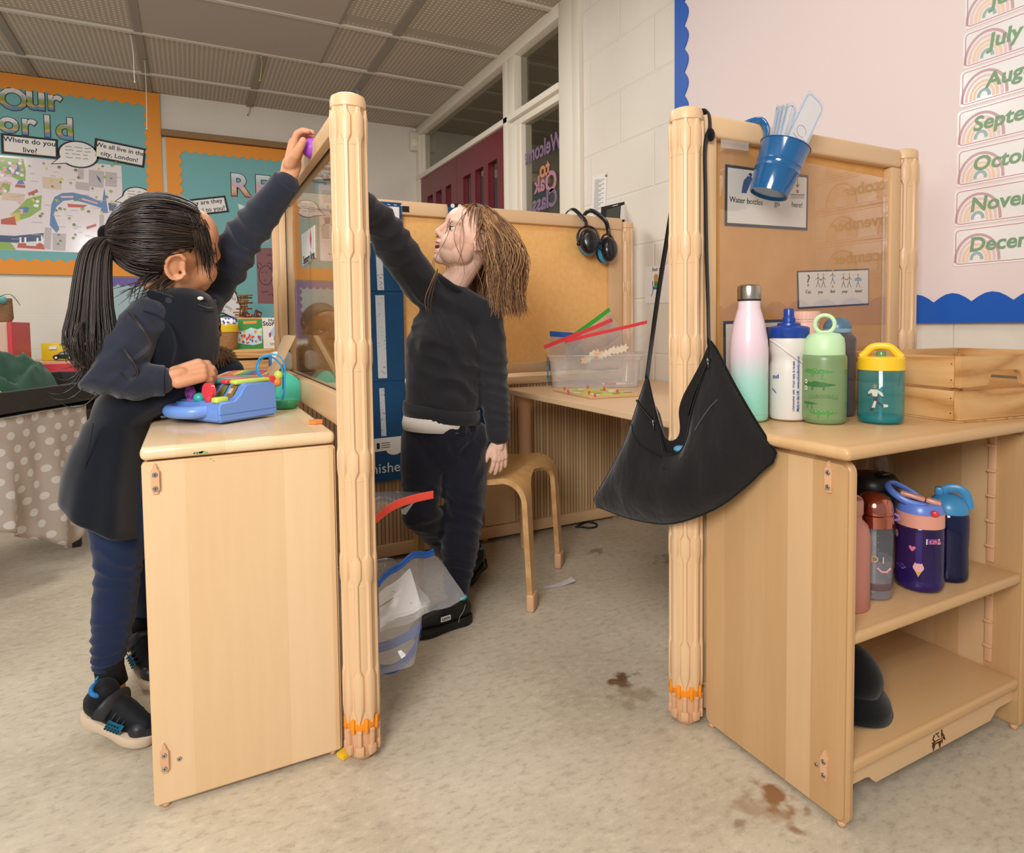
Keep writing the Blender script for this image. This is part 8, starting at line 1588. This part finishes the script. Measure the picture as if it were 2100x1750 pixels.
# hair: falls back off the tilted head, wavy ends at the shoulder
hc, hr, inv = bP(-.008, 0, .022), Vector((.0915, .0770, .0840))*bs, bR.transposed(); gR_, gC_ = bR, hc
def onsk(d, k=1.0): d = d.normalized(); q = 1/math.sqrt((d.x/hr.x)**2+(d.y/hr.y)**2+(d.z/hr.z)**2); return hc+bR @ (d*q*k)
def hl_b(d): return d.x < (.04+.44*max(0, d.z) if abs(d.y) < .4 else .20+.22*max(0, d.z)) and not (d.z < -.45 and d.x > -.3) and d.z > -.72 and d.x < .62 and not (d.x > -.1 and abs(d.y) > .55 and d.z < .02)
bm = nb(); bmesh.ops.create_icosphere(bm, subdivisions=5, radius=1); bmesh.ops.delete(bm, geom=[v for v in bm.verts if not hl_b(v.co.normalized())], context='VERTS')
for v in bm.verts: v.co = onsk(v.co, 1.0)
bmesh.ops.solidify(bm, geom=bm.faces[:], thickness=.002); obj('hair_cap', bm, HBR, B_, True)
r8 = random.Random(5); paths = []; crown = Vector((.18, .05, .98)).normalized()
def grow(d0, dr, L_, N=16, curl=0., k=1.03, flip=None, shoulder=True):
    p = onsk(d0, k); P = [p]; st_ = L_/N
    for j in range(N):
        t = j/N; dr = (dr+Vector((0, 0, -.42))+(flip*(.55*max(0, t-.62)) if flip else Vector())+Vector((r8.uniform(-.06, .06), r8.uniform(-.06, .06), 0))+(rB_*math.sin(t*9+curl*20)+vB*math.cos(t*8+curl*31)*.5)*curl*.75).normalized(); p = p+dr*st_; q = inv @ (p-hc); l = math.sqrt((q.x/hr.x)**2+(q.y/hr.y)**2+(q.z/hr.z)**2)
        if l < k: p = hc+(p-hc)*(k/l); dr = (p-P[-1]).normalized()
        P.append(p)
    return P
for i in range(3400):
    d0 = Vector((r8.gauss(0, 1), r8.gauss(0, 1), r8.gauss(0, 1))).normalized()
    if not hl_b(d0): continue
    tg = d0-crown*d0.dot(crown)
    if tg.length < .02: continue
    tg = (tg.normalized()-d0*.25+Vector((-.62, 0, 0))*(1 if d0.x > -.35 else .15)).normalized(); wd = bR @ tg; fl_ = (bR @ Vector((d0.x*.5-.25, d0.y, 0)).normalized())*r8.uniform(-.5, 1.1)+Vector((0, 0, r8.uniform(.1, .7)))
    endz = at(1000, 622, 'y', 1.62).z; L_ = min(.30, max(.07, (onsk(d0).z-endz)*r8.choice((r8.uniform(.62, .95), r8.uniform(.85, 1.15), r8.uniform(.9, 1.2)))+.03)); paths.append(grow(d0, wd, L_, 16, r8.uniform(-.5, .5), 1.025+.05*r8.random(), fl_))
for i in range(620):   # side locks that hang over the ears
    sg = 1 if i % 4 else -1; d0 = Vector((r8.uniform(-.35, .07), sg*.8, r8.uniform(.22, .75))); k_ = r8.uniform(1.05, 1.16); fl_ = (bR @ Vector((r8.uniform(-.6, .6), sg*.5, 0)).normalized())*r8.uniform(-.3, 1.2)+Vector((0, 0, r8.uniform(.1, .8)))
    L_ = max(.07, (onsk(d0).z-at(1000, 612, 'y', 1.62).z)*r8.uniform(.62, 1.12)+.02); paths.append(grow(d0, (bR @ Vector((-.30, sg*.12, -.4))).normalized(), L_, 16, r8.uniform(-.45, .45), k_, fl_))
for i in range(22):   # fringe wisps over the forehead
    d0 = Vector((.50+r8.uniform(-.1, .06), r8.uniform(-.1, .55), .80+r8.uniform(-.1, .1))).normalized(); wd = bR @ Vector((.55, r8.uniform(.5, 1.1), -.35)); paths.append(grow(d0, wd.normalized(), r8.uniform(.05, .105), 10, r8.uniform(-.2, .2), 1.02))
for k in range(3):   # wisps at the far side of the neck
    paths.append(spline([at(896+k, 552, 'y', 1.60), at(884+4*k, 580, 'y', 1.585), at(872+6*k, 612+3*k, 'y', 1.580), at(874+5*k, 640+4*k, 'y', 1.582)], 5))
bm = nb(); strand_mesh(bm, paths, .00115, 4); obj('hair', bm, HBR, B_, 'keep')
# ------------------------------------------------------------------ the child behind, in a hooded coat
K_ = thing('person', 'small child in a navy coat with a brown fur hood, behind the cabinet', 'person', (.035, 2.76, 0)); SKK = skin('deep_brown_skin', '#6a422a', '#7a4d32', '#865a3c'); COAT = cloth('navy_quilted_coat', '#141a28', .7, 300, .2, sheen=.1, var=.1); KH = hairmat('short_black_hair', '#0b0908', '#14100e', '#2a211c', .6)
kC = Vector((.030, 2.745, .795)); kF = Vector((-.30, -.92, -.22)).normalized(); kU = Vector((0, 0, 1)); bm = nb(); kP, kR = head(bm, kC, kF, kU, 1.0); capsule(bm, [kP(-.02, 0, -.05), Vector((.035, 2.775, .66))], [.036, .038], 16); capsule(bm, [Vector((.035, 2.775, .64)), Vector((.035, 2.78, .40))], [.07, .07], 16)
for q in (-1, 1):
    h_ = Vector((.035+.05*q, 2.78, .38)); capsule(bm, [h_, Vector((.035+.05*q, 2.77, .2)), Vector((.035+.05*q, 2.78, .04))], [.045, .034, .026], 12); sh_ = Vector((.035+.105*q, 2.77, .625)); el_ = Vector((.035+.135*q, 2.73, .50)); wr_ = Vector((.035+.09*q, 2.61, .56)); capsule(bm, [sh_, el_, wr_], [.03, .025, .018], 12); hx = Vector((-.3*q, -.85, .2)); curl_hand(bm, wr_+hx.normalized()*.012, hx, Vector((.3*q, .1, 1)), .9, ((20, 25, 20),)*4, .1, side=-q)
bm = remesh(bm, .003, 4); obj('body', bm, SKK, K_, True)
for q in (1, -1): eye(K_, kP, kR, q, 1.0, '#1a100b', SKK, (.85, 0, -.45), .42); brow(K_, kP, q, 1.0, KH)
bm = nb(); tube(bm, [kP(.0825-.012*(y/.018)**2, y, -.0490) for y in [-.018+.036*k/8 for k in range(9)]], [.001]+[.0042]*7+[.001], 8, ell=(1, 1.3)); obj('lips', bm, M('child_lips', '#7a463a', .45), K_, True)
hc, hr = kP(-.008, 0, .022), Vector((.0915, .0770, .0840)); bm = nb(); bmesh.ops.create_icosphere(bm, subdivisions=6, radius=1); bmesh.ops.delete(bm, geom=[v for v in bm.verts if not (v.co.x < .28+.5*max(0, v.co.z) and v.co.z > -.5 and not (v.co.z < -.1 and v.co.x > -.1))], context='VERTS')
for v in bm.verts: d = v.co.normalized(); q = 1/math.sqrt((d.x/hr.x)**2+(d.y/hr.y)**2+(d.z/hr.z)**2); v.co = hc+kR @ (d*q*(1.01+.02*noise.noise(d*40)))
bmesh.ops.solidify(bm, geom=bm.faces[:], thickness=.003); obj('hair', bm, KH, K_, True)
bm = nb(); capsule(bm, [Vector((.035, 2.78, .36)), Vector((.035, 2.78, .50)), Vector((.035, 2.775, .61))], [.128, .122, .098], 24, ell=(1, .85), up=Vector((0, 1, 0)))
for q in (-1, 1): capsule(bm, [Vector((.035+.10*q, 2.775, .625)), Vector((.035+.145*q, 2.735, .50)), Vector((.035+.095*q, 2.62, .555))], [.058, .052, .040], 18)
bm = remesh(bm, .006, 6); folds(bm, [(Vector((.035, 2.70, z)), Vector((0, 0, 1)), .06, .006, .16) for z in (.42, .55)]+[(Vector((.18, 2.73, .52)), Vector((.2, 0, 1)), .045, .006, .09)], .004); obj('coat', bm, COAT, K_, True)
bm = nb(); P = [Vector((.035+.090*math.cos(a), 2.80-.085*math.sin(a), .675+.030*math.sin(a*1.0+.4)-.010)) for a in [math.radians(-50+280*k/24) for k in range(25)]]; capsule(bm, P, [.030]*25, 14); fur = [v.co.copy() for v in bm.verts]; bm = remesh(bm, .005, 3); bm.normal_update(); r9 = random.Random(2); fp_ = []
for v in bm.verts:
    if r9.random() < .32: n_ = (v.normal+Vector((r9.uniform(-.5, .5), r9.uniform(-.5, .5), r9.uniform(-.6, .2)))).normalized(); fp_.append([v.co.copy(), v.co+n_*.011, v.co+n_*.020+Vector((0, 0, -.006))])
strand_mesh(bm, fp_, .0012, 3); obj('fur_trim', bm, hairmat('brown_fur', '#3a2a18', '#5f4a2c', '#8a7048', .8), K_, 'keep')
bm = nb()
bm2 = [(Vector((.035+.05*q, 2.785, .38)), Vector((.035+.05*q, 2.77, .2)), Vector((.035+.05*q, 2.78, .06))) for q in (-1, 1)]
for c_ in bm2: capsule(bm, list(c_), [.058, .046, .040], 16)
obj('trousers', remesh(bm, .006, 5), TRM2, K_, True)
for q in (-1, 1): S_ = obj('shoe', nb(), BSO, K_); shoe(S_, Vector((.035+.05*q, 2.82, .0015)), Vector((.035+.055*q, 2.66, .0015)), Vector((0, 0, 1)), .95, (BSO, BSH))
# ------------------------------------------------------------------ tidy helper properties
for o in bpy.data.objects:
    if '_o' in o: del o['_o']
